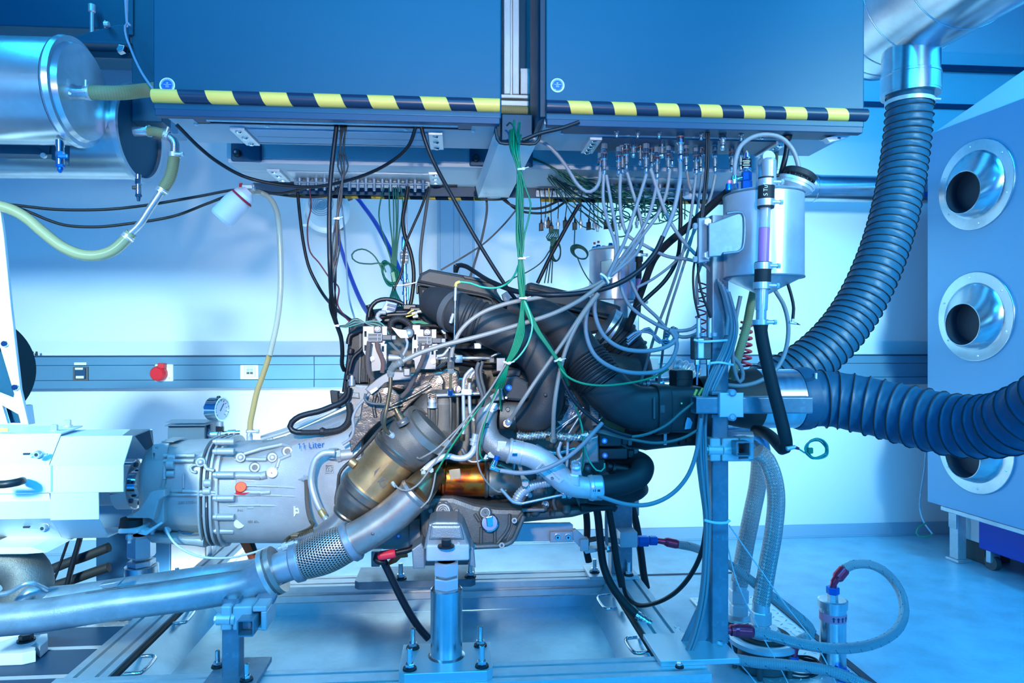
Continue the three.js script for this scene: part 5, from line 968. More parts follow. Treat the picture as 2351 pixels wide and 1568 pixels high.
 ribS(sTail,[[378,1070],[377,1100],[372,1122]],0.004,0.012,'tail_rib');
 part(g,'slotted_screw',[turn(P(475,1159,sTail(475,1159)),P(475,1159,sTail(475,1159)-0.004),[[0,0.0062],[1,0.0062]],18)],m.zinc);
 part(g,'opening',slab([[408,1218],[420,1222],[446,1223],[438,1227],[420,1227],[412,1223]],GD-0.112,0.004,0),m.navy);
 const plug=(x,y,rp,mt,label)=>{ const D=sMain(x,y);const o=part(g,'plug',turn(P(x,y,D+0.01),P(x,y,D-0.014),[[0,Q(rp*1.1,D)],[0.5,Q(rp*1.05,D)],[0.52,Q(rp,D)],[0.93,Q(rp,D)],[1,Q(rp*0.9,D)]],28),mt,label);part(o,'socket',socketFront(x,y,D-0.0,rp*0.32,0.0142),m.dark);return o;};
 plug(553,1118,11.5,M([0.95,0.11,0.03],0.4,0.1),'orange filler plug');plug(550,1201,12,m.paint);plug(625,1085,11.5,m.paint);
 part(g,'paint_mark',slab([[541,1126],[556,1132],[574,1130],[560,1136],[541,1135]],sMain(556,1131)-0.0105,0.008,0),m.red);
 textFront('11 Liter',683,1031,sMain(706,1024)-0.022,0.014,m.anoBlue,g,0.06);
 textFront('220 2755-001',409,1157,sTail(430,1150)-0.004,0.0065,m.cast,g);textFront('1060 401 078',409,1166,sTail(430,1160)-0.004,0.0065,m.cast,g);
 textFront('PA6-GF30',545,1175,sMain(560,1172)-0.004,0.006,m.castDark,g);textFront('101 400 0304',568,1201,sMain(590,1197)-0.012,0.006,m.castDark,g);
 { const x=756,y=1076,D=sMain(x,y)-0.012,k=9.5;const o=part(g,'emblem',[slab([[x-k,y-k],[x+k,y-k],[x+k,y+k],[x-k,y+k]],D,0.003,0.0004,[[[x-k+1.5,y-k+1.5],[x-k+1.5,y+k-1.5],[x+k-1.5,y+k-1.5],[x+k-1.5,y-k+1.5]]]),(()=>{ const t=new THREE.TorusGeometry(Q(7,D),0.0007,6,28),c=P(x,y,D);t.translate(c.x,c.y,c.z);return t;})()],m.gear);textFront('ZF',x-6,y+4,D-0.0004,0.0085,m.gear,o);}
 part(g,'bell_top_rib',[0,1,2].map((i)=>sweep([[600,1008-i*2,1.84+i*0.03],[660,990-i*3,1.83+i*0.03],[740,955-i*4,1.82+i*0.03],[800,925-i*5,1.82+i*0.03]],0.005)),m.gear);
 part(g,'top_studs',[[622,1003],[660,1003]].map(([x,y])=>hexa(P(x,y+6,GD-0.03),P(x,y-3,GD-0.03),0.006)),m.zinc);
 part(g,'hose_nipple',turn([573,1010,GD-0.03],[573,992,GD-0.03],[[0,0.008],[0.6,0.008],[1,0.006]],16),m.zinc);
 part(g,'hanger_bracket',slab([[349,1024],[354,1020],[388,1018],[384,1030],[380,1062],[362,1066],[348,1060]],GD-0.10,0.006,0.001,[ring(359.5,1029,3.5,3.5,12).reverse(),[[351,1040],[351,1056],[355,1056],[355,1040]]]),m.gear);
 part(g,'hanger_bracket_top',[pbox(370,1013,398,1016,GD-0.06,0.05),pbox(378,1009,412,1012,GD-0.02,0.05)],m.gear);
 part(g,'clip',[slab([[674,1163],[677,1163],[677,1168],[684,1166],[688,1171],[686,1179],[679,1180],[677,1186],[674,1186]],sMain(680,1175)-0.014,0.008,0.001,[ring(681,1173.5,3,3,10).reverse()])],m.white,'small white cable clip');
 part(g,'sensor_port',slab([[670,1098],[688,1096],[688,1111],[671,1111]],sMain(680,1104)-0.003,0.01,0.001),m.dark);part(g,'stud',[turn([686,1100,sMain(690,1100)-0.004],[703,1098,sMain(700,1100)-0.02],[[0,0.003],[0.5,0.003],[0.55,0.0065],[1,0.0065]],10),hexa(P(703,1104,sMain(700,1100)-0.02),P(703,1090,sMain(700,1100)-0.02),0.007)],m.zinc);
 part(g,'bottom_bolt',[[350,1222],[385,1222]].map(([x,y])=>turn([x,y+4,GD-0.09],[x,y-16,GD-0.09],[[0,0.006],[0.3,0.006],[0.32,0.009],[1,0.009]],12)),m.zinc);
 part(g,'cooler_adapter',[turn([760,1048,1.70],[830,1040,1.70],[[0,0.009],[0.2,0.013],[0.9,0.013],[1,0.010]],16),hexa(P(774,1046,1.70),P(784,1045,1.70),0.016),turn([766,1030,1.695],[766,1052,1.695],[[0,0.012],[0.15,0.008],[0.8,0.008],[1,0.013]],14)],m.gear);
 solo('breather_cable','thin white cable sagging below the gearbox to the exhaust flange','cable',sweep([[380,1212,1.76],[386,1226,1.74],[402,1248,1.72],[430,1267,1.7],[466,1279,1.68],[520,1281,1.66],[570,1272,1.63],[615,1258,1.6]],0.0027),m.tieWhite);
 const s=thing('gearbox_support','forked aluminium gearbox support arm on a black rubber puck','support');
 part(s,'arm',[slab([[378,1124],[352,1126],[344,1130],[318,1172],[300,1184],[289,1186],[292,1190],[340,1190],[352,1194],[356,1180],[364,1150],[378,1140]],1.70,0.03,0.003),slab([[350,1132],[376,1132],[376,1200],[360,1204],[344,1190],[360,1184],[362,1150]],1.73,0.04,0.003)],m.gear);
 part(s,'rubber_puck',turn([300,1216,1.72],[302,1190,1.72],[[0,Q(23,1.72)],[0.3,Q(24,1.72)],[0.34,Q(23,1.72)],[1,Q(22,1.72)]],32),m.rubber);
 part(s,'foot_plate',[pbox(270,1214,316,1226,1.69,0.07,0.003),slab([[316,1214],[334,1220],[362,1203],[366,1206],[334,1230],[316,1226]],1.71,0.04,0.002)],m.paint);
 part(s,'bolt',[hexa(P(297,1238,1.70),P(297,1228,1.70),0.008),rod([297,1247,1.70],[297,1226,1.70],0.004)],m.zinc);
}
const tKnit=texOf(64,(x,y)=>{ const u=(x/64*2) % 1,r=Math.floor(y/32),v=(y/64*2) % 1,uu=(u+0.5*r) % 1;const d=Math.hypot(uu-0.5,(v-0.5)*1.0);return d<0.27?[0.05,0.04,0.035]:[1,0.92,0.86].map((k)=>k*(0.62+0.38*Math.min(1,(d-0.27)*5)));});
m.knit=M([0.62,0.55,0.50],0.36,0.85,{ map:rep(tKnit,82),bump:[rep(tKnit,82),0.0012] });
const tHeat=texOf(128,(x,y)=>{ const i=(y*2)*256+x*2,a=N8[i],b=N4[i],c=N32[i];const t=Math.max(0,Math.min(1,0.15+0.9*(0.5*a+0.5*b)+0.12*(c-0.5)));const st=[[0.30,0.36,0.55],[0.42,0.22,0.24],[0.62,0.26,0.08],[0.80,0.45,0.14],[0.62,0.48,0.30]];const k=t*3.99,n=Math.floor(k),f=k-n;return st[n].map((v,j)=>v+(st[n+1][j]-v)*f);},true);
m.heatTint=M([0.95,0.9,0.85],0.3,0.85,{ map:rep(tHeat,7),bump:[grainF,0.0001] });
const tGold=texOf(128,(x,y)=>{ const i=(y*2)*256+x*2,t=0.55*N4[i]+0.3*N8[i]+0.15*N32[i];return [0.60+0.3*t,0.47+0.3*t,0.31+0.26*t];},true);
m.gold=M([0.85,0.82,0.8],0.42,0.7,{ map:rep(tGold,6),bump:[grainF,0.0001] });
m.coneBrown=M([0.30,0.24,0.19],0.38,0.85,{ map:wornM,bump:[grainF,0.0002] });
m.domeGrey=M([0.15,0.14,0.125],0.5,0.5,{ map:blotchM,bump:[grainF,0.0005] });
function band(p0,p1,rp,D,extra=0.003,mt=m.coneBrown) { return turn(p0,p1,[[0,Q(rp,D)],[0.15,Q(rp,D)+extra],[0.85,Q(rp,D)+extra],[1,Q(rp,D)]],48);}
{
 const D=1.59,g=thing('catalytic_converter','golden heat tinted catalytic converter slanting down beside the gearbox','catalytic converter');
 const pt=(x,y)=>P(x,y,D),rw=(l)=>(len,t)=>{ const k=t*(l.length-1),i=Math.min(l.length-2,Math.floor(k)),f=k-i;return Q(l[i]+(l[i+1]-l[i])*f,D);};
 part(g,'inlet_dome',sweep([pt(992,975),pt(975,992),pt(957,1007),pt(936,1021),pt(916,1038)],rw([50,58,64,64,60]),{ seg:40,n:40 }),m.domeGrey);
 part(g,'collar',turn(pt(921,1029),pt(908,1045),[[0,Q(60,D)],[0.2,Q(63,D)],[0.5,Q(61,D)],[0.55,Q(63,D)],[1,Q(60,D)]],48),m.coneBrown);
 part(g,'canister',turn(pt(911,1041),pt(839,1125),[[0,Q(59,D)],[0.06,Q(57,D)],[0.9,Q(55,D)],[1,Q(56,D)]],48),m.gold);
 part(g,'collar',turn(pt(843,1120),pt(828,1138),[[0,Q(56,D)],[0.2,Q(59,D)],[0.8,Q(58,D)],[1,Q(55,D)]],48),m.coneBrown);
 part(g,'outlet_cone',sweep([pt(832,1133),pt(822,1146),pt(812,1160),pt(803,1174),pt(795,1186)],rw([54,53,47,38,31]),{ seg:40,n:30 }),m.coneBrown);
 part(g,'neck_ring',turn(pt(801,1177),pt(794,1187),[[0,Q(34,D)],[0.5,Q(36,D)],[1,Q(33,D)]],40),m.coneBrown);
 part(g,'neck',sweep([pt(797,1183),pt(783,1200),pt(766,1216),pt(748,1230),pt(735,1238)],Q(29,D),{ seg:32 }),m.exhaust);
 const c=pt(983,988),ax=V(0.68,0.70,0.24).normalize();
 const bc=part(g,'band_clamp',pipe(c.clone().addScaledVector(ax,-0.009),c.clone().addScaledVector(ax,0.009),Q(68,D),0.012,56),M([0.55,0.46,0.38],0.35,0.85,{ map:wornM }));
 part(bc,'clamp_bolt',[pbox(1004,1012,1030,1030,D-0.03,0.016,0.003),hexa(P(1020,1024,D-0.035),P(1034,1014,D-0.035),0.008)],m.exhaust);
 part(g,'oxygen_sensor',[turn([925,970,D-0.05],[917,955,D-0.05],[[0,0.013],[0.3,0.012],[0.35,0.010],[1,0.010]],18),turn([917,956,D-0.05],[908,938,D-0.05],[[0,0.008],[0.4,0.008],[0.45,0.006],[1,0.005]],16)],m.bronze);
 part(g,'sensor_cap',turn([928,975,D-0.048],[921,962,D-0.048],[[0,0.0145],[0.8,0.0145],[1,0.012]],20),m.greyDark);
 part(g,'probe_fitting',[hexa(P(890,992,D-0.055),P(900,1000,D-0.05),0.006),turn([898,998,D-0.05],[908,1006,D-0.045],[[0,0.007],[1,0.006]],12)],m.zinc);
 part(g,'probe_fitting',[turn([953,1040,D-0.05],[958,1052,D-0.055],[[0,0.004],[1,0.003]],10)],m.bronze);part(g,'probe_fitting',[turn([901,1108,D-0.05],[908,1118,D-0.06],[[0,0.0045],[0.5,0.0045],[1,0.003]],10)],m.zinc);
 part(g,'sensor_boss',turn([803,1058,D-0.01],[816,1068,D-0.01],[[0,0.010],[0.6,0.011],[1,0.011]],16),m.gold);
 textFront('G',866,1108,D-Q(55,D)-0.001,0.02,m.coneBrown,g,-0.8,0.0006);
 part(g,'dent_mark',slab([[860,1082],[872,1072],[884,1086],[880,1104],[868,1108],[858,1100]],D-Q(55,D)-0.0004,0.0006,0),m.coneBrown);
}
{
 const D=1.66,g=thing('catalytic_converter','copper and blue heat tinted catalytic converter lying under the engine','catalytic converter');
 part(g,'canister',turn([1020,1099,D],[1114,1101,D],[[0,Q(37,D)],[0.02,Q(38,D)],[0.97,Q(38,D)],[1,Q(37,D)]],48),m.heatTint);
 part(g,'collar',turn([998,1098,D],[1024,1099,D],[[0,Q(35,D)],[0.2,Q(38,D)],[0.6,Q(38,D)],[0.7,Q(41,D)],[0.9,Q(41,D)],[1,Q(38,D)]],48),m.heatTint);
 part(g,'collar',turn([1110,1101,D],[1122,1101,D],[[0,Q(37,D)],[0.4,Q(41,D)],[0.8,Q(40,D)],[1,Q(36,D)]],48),m.coneBrown);
 part(g,'outlet_cone',sweep([[1119,1101,D],[1135,1102,D],[1155,1104,D+0.02],[1180,1108,D+0.06]],(l,t)=>Q(36-10*t,D),{ seg:32 }),M([0.5,0.44,0.36],0.42,0.8,{ map:wornM }));
 part(g,'rating_plate',slab([[1030,1079],[1056,1076],[1059,1098],[1034,1101]],D-Q(38.5,D),0.003,0.0004),M([0.62,0.5,0.32],0.45,0.7,{ map:wornM }));
 part(g,'heat_shield',slab([[1120,1070],[1150,1064],[1180,1078],[1184,1100],[1170,1122],[1140,1136],[1124,1130]],D+0.0,0.03,0.01),M([0.5,0.43,0.34],0.45,0.75,{ map:wornM,bump:[grainF,0.0008] }));
}
{
 const D=1.53,g=thing('front_pipe','bright steel front exhaust pipe with knitted wire flexible section and oval flange','exhaust pipe');
 const pt=(x,y,d=D)=>P(x,y,d);
 part(g,'funnel',sweep([pt(996,1084,1.6),pt(984,1098,1.58),pt(968,1118,1.55),pt(950,1138)],(l,t)=>Q(30+9*t,D),{ seg:32 }),m.bronze);
 part(g,'weld_ring',turn(pt(958,1130),pt(948,1140),[[0,Q(40,D)],[0.5,Q(42.5,D)],[1,Q(40,D)]],40),m.exhaust);
 part(g,'pipe',sweep([pt(952,1136),pt(930,1158),pt(900,1184),pt(860,1212),pt(830,1230),pt(802,1244)],Q(39,D),{ seg:40 }),m.exhaust);
 part(g,'end_ring',turn(pt(814,1238),pt(798,1247),[[0,Q(44,D)],[0.2,Q(47,D)],[0.8,Q(47,D)],[1,Q(44,D)]],48),m.exhaustBlue);
 part(g,'knitted_sleeve',sweep([pt(804,1243),pt(780,1254),pt(745,1269),pt(712,1281),pt(688,1289)],(l,t)=>Q(41+6*Math.sin(t*3.14159),D),{ seg:56,n:40 }),m.knit);
 part(g,'sleeve_ring',turn(pt(694,1287),pt(672,1294),[[0,Q(43,D)],[0.15,Q(45,D)],[0.8,Q(44,D)],[1,Q(38,D)]],48),m.exhaustBlue);
 part(g,'stub',sweep([pt(678,1292),pt(655,1300),pt(634,1308)],Q(35,D),{ seg:36 }),m.exhaustBlue);
 const dir=dirTo([655,1300,D],[612,1318,D]),fl=(c,th,mt)=>{ const o=loft([circle(c,dir,Q(46,D),40,Q(57,D)),circle(c.clone().addScaledVector(dir,th),dir,Q(46,D),40,Q(57,D))]);return o;};
 part(g,'flange',fl(pt(640,1306),0.011),m.exhaust);part(g,'flange',fl(pt(624,1313),0.011),M([0.7,0.68,0.66],0.4,0.8));part(g,'flange_gasket',fl(pt(629,1311),0.006),m.castDark);
 for (const [x,y] of [[650,1256],[606,1352],[668,1252]]) part(g,'bolt',[hexa(pt(x+8,y-4),pt(x-2,y),0.0085),rod(pt(x+16,y-8),pt(x-12,y+4),0.0048)],m.zinc);
 part(g,'spot_dent',turn(pt(856,1224,D-Q(38,D)),pt(856,1224,D-Q(40,D)),[[0,0.005],[1,0.002]],10),m.castDark);
 part(g,'sensor_boss',[turn([975,1086,1.555],[970,1108,1.545],[[0,0.010],[0.5,0.013],[1,0.016]],20),hexa(P(977,1078,1.555),P(974,1090,1.555),0.010)],m.bronze);
 const b=thing('exhaust_pipe','long blue grey steel exhaust pipe leading away along the stand','exhaust pipe');
 part(b,'pipe',sweep([pt(620,1314),pt(596,1326),pt(552,1343),pt(447,1363),pt(268,1386),pt(100,1412),pt(0,1422),pt(-90,1426)],(l,t)=>Q(t<0.06?44-t*140:35.5,D),{ seg:44 }),m.exhaustBlue);
 part(b,'branch_pipe',sweep([pt(618,1312,D+0.03),pt(590,1316,D+0.045),pt(540,1323,D+0.06),pt(447,1336,D+0.06),pt(268,1362,D+0.06),pt(170,1376,D+0.05),pt(90,1384,D+0.05),pt(60,1390,D+0.05)],(l,t)=>Q(t<0.08?40-t*90:33,D),{ seg:44 }),m.exhaustBlue);
 part(b,'seam',sweep([pt(196,1362,D-0.012),pt(262,1351,D-0.013),pt(370,1336,D-0.012),pt(470,1321,D-0.012),pt(560,1309,D-0.012)],0.0012,{ seg:5 }),m.castDark);
 part(b,'sleeve_mark',slab([[228,1343],[262,1337],[280,1332],[268,1346],[255,1351],[234,1352]],D-0.005,0.02,0.002),m.exhaustBlue);
 const e=thing('exhaust_elbow','dark heat stained exhaust elbow joining the pipe behind the picture edge','exhaust pipe');
 part(e,'elbow',sweep([pt(-60,1290,1.62),pt(0,1284,1.62),pt(45,1300,1.62),pt(66,1330,1.61),pt(62,1366,1.6),pt(30,1400,1.6)],Q(47,1.6),{ seg:40 }),m.castDark);
 part(e,'gasket_edge',sweep([pt(-10,1366,1.5),pt(22,1360,1.5),pt(50,1344,1.5),pt(70,1338,1.5),pt(92,1346,1.53),pt(108,1354,1.56)],0.005),m.exhaustBlue);
 part(e,'lower_half',sweep([pt(40,1400,1.555),pt(62,1368,1.555),pt(84,1356,1.56),pt(106,1372,1.57)],Q(16,1.55)),m.exhaustBlue);
 const hs=thing('heat_shield','flat white edged sheet shield above the dark exhaust elbow','shield');part(hs,'sheet',slab([[-40,1257],[72,1257],[108,1268],[90,1270],[60,1272],[-40,1273]],1.55,0.12,0.001),m.paint);
 const w=thing('probe_line','brown braided probe line bent along the gearbox side to a clip on the flange','pipe');
 part(w,'braided_tube',sweep([[703,1102,1.69],[704,1125,1.69],[705,1152,1.68],[709,1180,1.66],[715,1198,1.64]],0.0052),M([0.24,0.19,0.16],0.7,0.3,{ bump:[rep(tBraid,200),0.0006] }));
 part(w,'tube',sweep([[714,1196,1.64],[719,1206,1.63],[712,1213,1.62],[696,1221,1.6],[672,1230,1.58],[656,1240,1.56],[652,1254,1.55]],0.0046),m.bronze);
 part(w,'clip',[pbox(666,1228,684,1236,1.555,0.02,0.002),slab([[667,1232],[672,1232],[678,1248],[670,1248]],1.555,0.006)],m.bronze);part(w,'bead_row',Array.from({ length:8 },(_,i)=>rod([690+i*4,1222-i*1.6+2,1.57],[690+i*4,1230-i*1.6+2,1.57],0.0016,6)),m.bronze);
 const cl=thing('coolant_tube','pale grey bent coolant tube in front of the gearbox bell','pipe');
 part(cl,'tube',sweep([[768,1040,1.66],[748,1039,1.66],[728,1050,1.66],[717,1076,1.66],[714,1104,1.66],[720,1134,1.655],[730,1160,1.65],[736,1172,1.65]],0.0078),m.zinc);
 part(cl,'brass_sleeve',turn([735,1170,1.65],[745,1187,1.64],[[0,0.0075],[0.3,0.0085],[1,0.0075]],14),M([0.75,0.5,0.2],0.35,0.7));part(cl,'end_sensor',turn([744,1186,1.64],[756,1200,1.63],[[0,0.006],[0.5,0.007],[1,0.005]],12),m.zinc);
 solo('vent_pipe','thin brown pipe running from the heat shield down behind the golden converter','pipe',sweep([[905,960,1.58],[880,978,1.6],[850,1012,1.62],[815,1050,1.64],[790,1072,1.65],[780,1086,1.65],[776,1120,1.66],[771,1150,1.66],[776,1172,1.67]],0.0042),m.coneBrown);
}
const tPaper=(lines,w,h,bg='#e9ebee',fg='#30343a')=>{ const c=document.createElement('canvas');c.width=w;c.height=h;const x=c.getContext('2d');x.fillStyle=bg;x.fillRect(0,0,w,h);x.fillStyle=fg;for (const l of lines) { if (l[0]==='bars') { let p=l[1],k=0;const seq=[3,2,6,3,2,2,5,2,3,4,2,2,6,3,2,3,4,2];while (p<l[1]+l[3]) { x.fillRect(p,l[2],seq[k % 18],l[4]);p +=seq[k % 18]+3+(k % 3);k++;} } else if (l[0]==='disc') { x.beginPath();x.arc(l[1],l[2],l[3],0,7);x.fill();x.fillStyle=bg;x.beginPath();x.arc(l[1],l[2],l[3]*0.62,0,7);x.fill();x.fillStyle=fg;x.beginPath();x.moveTo(l[1],l[2]);x.arc(l[1],l[2],l[3]*0.62,0,1.57);x.fill();x.beginPath();x.moveTo(l[1],l[2]);x.arc(l[1],l[2],l[3]*0.62,3.14,4.71);x.fill();} else { x.font=l[3]+'px sans-serif';x.fillText(l[0],l[1],l[2]);} } const t=new THREE.CanvasTexture(c);t.colorSpace=THREE.SRGBColorSpace;return t;};
function plateLabel(parent,c,ux,uy,w,h,tex,name='label') { const g=new THREE.BoxGeometry(w,h,0.0006);const z=ux.clone().cross(uy).normalize();g.applyMatrix4(new THREE.Matrix4().makeBasis(ux,uy,z).setPosition(c));const o=new THREE.Mesh(g,new THREE.MeshStandardMaterial({ map:tex,roughness:0.5 }));o.name=name;parent.add(o);return o;}
const hose=(pts,rp,D,o)=>sweep(pts.map(([x,y,d])=>P(x,y,d??D)),Q(rp,D),{ seg:12,...o });
const ribbed=(pts,rp,D,pitch,amp=0.12,o={})=>sweep(pts.map(([x,y,d])=>P(x,y,d??D)),(l)=>Q(rp,D)*(1-amp*(0.5+0.5*Math.cos(l/pitch*6.28319))**2),{ seg:18,step:pitch/6,...o });
const blueDot=(parent,x,y,D,rp)=>{ const o=part(parent,'paint_dot',turn(P(x,y,D),P(x,y,D-0.0008),[[0,Q(rp,D)],[1,Q(rp,D)]],24),M([0.02,0.22,0.62],0.4,0),'round blue inspection dot');part(o,'dot_centre',turn(P(x,y,D-0.0007),P(x,y,D-0.0013),[[0,Q(rp*0.5,D)],[1,Q(rp*0.5,D)]],18),m.paint);return o;};
const en=thing('engine','twin turbocharged car engine bolted to the gearbox in the middle of the test stand','engine');
{
 const g=en,D=1.9;
 part(g,'crankcase',hull([[850,900,1210,0.16],[960,890,1200,0.17],[1120,880,1190,0.17],[1300,890,1172,0.16],[1395,960,1150,0.13]],D,4),m.castDark);
 part(g,'cylinder_head',hull([[830,760,960,0.12],[900,752,950,0.16],[1100,770,930,0.16],[1300,790,960,0.16],[1450,820,980,0.12]],D+0.02,4),m.iron);
 part(g,'upper_cover',hull([[850,712,800,0.10],[960,700,790,0.13],[1100,720,800,0.13]],D+0.04,3),m.plastic);
 part(g,'front_cover',hull([[1380,850,1120,0.15],[1425,850,1110,0.15],[1440,880,1080,0.12]],D+0.05,4),m.castDark);
 const W=1.73;
 for (const l of [[[1000,1010],[1024,1060],[1020,1150]],[[1120,1120],[1150,1150],[1170,1170]],[[1124,1130],[1142,1160],[1160,1172]],[[1230,1110],[1200,1150],[1190,1172]],[[1285,1120],[1270,1150],[1275,1170]],[[1330,1090],[1320,1130],[1335,1164]],[[1370,1010],[1350,1060],[1372,1090]]]) part(g,'casting_rib',sweep(l.map(([x,y])=>P(x,y,W)),0.006,{ seg:8 }),m.castDark);
 for (const [x,y,r] of [[1252,1158,9],[1300,1030,8],[1240,1096,9],[1350,1075,8],[1160,1078,7],[1330,1005,8],[1205,1112,8]]) { const o=part(g,'boss',turn(P(x,y,W+0.01),P(x,y,W-0.012),[[0,Q(r*1.3,W)],[0.7,Q(r,W)],[1,Q(r*0.9,W)]],22),m.cast);part(o,'bolt_head',turn(P(x,y,W-0.011),P(x,y,W-0.016),[[0,Q(r*0.5,W)],[1,Q(r*0.45,W)]],6),m.zinc);}
 const B=1.72;
 part(g,'bedplate_rail',hull([[1176,1160,1190,0.05],[1200,1160,1186,0.05],[1280,1158,1182,0.05],[1330,1156,1172,0.045]],B+0.05,3),m.castDark);
 for (const [x,y,r] of [[1194,1176,11],[1212,1182,7],[1228,1174,12],[1268,1180,7],[1300,1170,11],[1250,1166,8]]) part(g,'rail_boss',turn([x,y+r,B],[x,y-r,B],[[0,Q(r*0.45,B)],[0.25,Q(r*0.95,B)],[0.8,Q(r,B)],[1,Q(r*0.7,B)]],18),m.castDark);
 part(g,'pipe',[rod([1184,1171,B-0.02],[1250,1170,B-0.02],0.005),rod([1120,1178,B-0.03],[1158,1176,B-0.03],0.007)],m.cast);
 part(g,'drain_rail',[rod([1332,1166,B],[1408,1162,B],0.0105),rod([1405,1172,B],[1413,1160,B],0.009)],m.black);
 const S=1.60;
 part(g,'oil_pan',[slab([[962,1150],[1000,1142],[1040,1142],[1090,1160],[1140,1168],[1200,1170],[1203,1184],[1190,1212],[1180,1232],[1176,1242],[1150,1254],[1085,1258],[1060,1256],[968,1250]],S+0.015,0.3,0.012)],m.castDark);
 part(g,'pan_rim',[sweep([P(1203,1184,S),P(1188,1218,S),P(1176,1242,S),P(1152,1252,S),P(1120,1254,S),P(1085,1256,S)],0.006,{ seg:8 }),slab([[1158,1250],[1182,1196],[1200,1176],[1203,1186],[1180,1236],[1164,1252]],S+0.012,0.02,0.003)],m.castDark);
 for (const l of [[[1105,1210],[1104,1248]],[[1136,1216],[1136,1250]],[[1170,1180],[1168,1210],[1140,1250]],[[1090,1180],[1100,1196]]]) part(g,'pan_rib',sweep(l.map(([x,y])=>P(x,y,S+0.012)).concat(l.length<3?[]:[]),0.004,{ seg:8 }),m.castDark);
 for (const [x,y] of [[1181,1195],[1152,1252],[1086,1255]]) { const o=part(g,'bolt_eye',turn(P(x,y,S+0.01),P(x,y,S-0.014),[[0,Q(7,S)],[1,Q(6.4,S)]],22),m.cast);part(o,'bore',turn(P(x,y,S-0.0135),P(x,y,S-0.0146),[[0,Q(3,S)],[1,Q(3,S)]],12),m.dark);}
 { const o=part(g,'oil_plug',turn(P(1124,1200,S+0.006),P(1124,1200,S-0.010),[[0,Q(20,S)],[0.4,Q(20.5,S)],[0.5,Q(18.5,S)],[1,Q(17.5,S)]],40),m.chrome);part(o,'bar',[slab([[1115,1187],[1131,1184],[1133,1206],[1127,1210],[1118,1209]],S-0.018,0.012,0.002)],m.chrome);}
 for (const [x,y,r] of [[1017,1173,16],[1114,1177,11.5]]) { const o=part(g,'round_cover',[turn(P(x,y,S+0.006),P(x,y,S-0.012),[[0,Q(r*1.35,S)],[0.5,Q(r*1.1,S)],[0.6,Q(r,S)],[1,Q(r*0.97,S)]],36)],m.cast);for (const k of [0.76,0.5]) part(o,'ring',pipe(P(x,y,S-0.0115),P(x,y,S-0.014),Q(r*k,S),Q(2,S),32),m.cast);part(o,'star_socket',turn(P(x,y,S-0.0115),P(x,y,S-0.0135),[[0,Q(r*0.26,S)],[1,Q(r*0.26,S)]],6),m.dark);}
 part(g,'cover_flange',slab([[1000,1160],[1008,1152],[1026,1152],[1034,1160],[1038,1182],[1032,1190],[1003,1190],[998,1182]],S+0.004,0.03,0.006),m.cast);
 for (const x of [989,1048]) part(g,'bolt',headFront(x,1171,S+0.012,5,0.012),m.cast);
 { const T=1.68;part(g,'starter_motor',[turn([858,1228,T],[942,1226,T],[[0,Q(29,T)],[0.02,Q(31,T)],[0.97,Q(31,T)],[1,Q(28,T)]],40),turn([938,1224,T],[966,1222,T],[[0,Q(26,T)],[1,Q(30,T)]],32),slab([[862,1254],[975,1252],[975,1262],[880,1262]],T,0.05,0.003)],m.cast);blueDot(g,915,1231,T-Q(31,T),6);plateLabel(g,P(914,1248,T-Q(25,T)+0.002),V(1,0.03,0),V(0,0.8,0.6),0.036,0.007,tPaper([['48013  C0170',4,12,13],['1.4 kW 12V',4,28,13]],128,32));}
 part(g,'cable_grip',[turn([868,1277,1.6],[908,1270,1.6],[[0,0.008],[0.15,0.0105],[0.9,0.0105],[1,0.009]],14)],M([0.85,0.03,0.07],0.45,0),'red insulated battery cable lug');
 part(g,'ground_cable',hose([[868,1272],[862,1282],[872,1290],[884,1288]],7,1.62),m.cable);
 part(g,'battery_cable',hose([[905,1270],[922,1266],[940,1262],[950,1256]],6.5,1.62),m.cable);
 part(g,'orange_bracket',slab([[886,1296],[906,1276],[916,1262],[932,1262],[936,1280],[920,1282],[910,1292],[890,1300]],1.68,0.02,0.003),m.orange);
 const T=1.68;
 part(g,'turbine_housing',[turn([1018,1022,T],[1018,893,T],[[0,Q(32,T)],[0.08,Q(38,T)],[0.3,Q(41,T)],[0.75,Q(40,T)],[0.92,Q(34,T)],[1,Q(26,T)]],40),sweep([P(968,985,T),P(982,950,T),P(996,925,T),P(1016,905,T+0.01)],(l,t)=>Q(46-16*t,T),{ seg:28 })],m.domeGrey);
 for (const x of [984,1002,1034,1050]) part(g,'turbine_rib',sweep([P(x,908,T-0.036),P(x+1,950,T-0.042),P(x,996,T-0.036)],0.004,{ seg:8 }),m.domeGrey);
 part(g,'turbine_bolt',[turn([992,936,T-0.045],[992,916,T-0.045],[[0,0.013],[0.2,0.013],[0.22,0.009],[0.6,0.009],[0.62,0.011],[1,0.010]],16)],m.zinc);part(g,'actuator_ear',slab([[981,906],[1004,906],[1004,934],[981,934]],T-0.035,0.012,0.003),m.coneBrown);
 part(g,'compressor_housing',[turn([1150,952,1.63],[1216,956,1.62],[[0,Q(34,1.63)],[0.4,Q(36,1.63)],[0.8,Q(37,1.63)],[1,Q(37,1.63)]],40),turn([1110,940,1.66],[1154,950,1.64],[[0,Q(44,1.65)],[0.6,Q(46,1.65)],[1,Q(36,1.65)]],40)],m.castDark);
 for (const [x,y,r] of [[1166,940,6],[1147,935,7]]) part(g,'boss',turn(P(x,y,1.60),P(x,y,1.585),[[0,Q(r,1.6)],[1,Q(r*0.7,1.6)]],16),m.castDark);
 part(g,'hose_band',[pipe([1192,957,1.62],[1210,959,1.62],Q(39,1.62),0.003,48)],m.zinc);part(g,'band_sleeve',turn([1184,955,1.625],[1192,956,1.625],[[0,Q(38,1.62)],[1,Q(38,1.62)]],40),m.black);
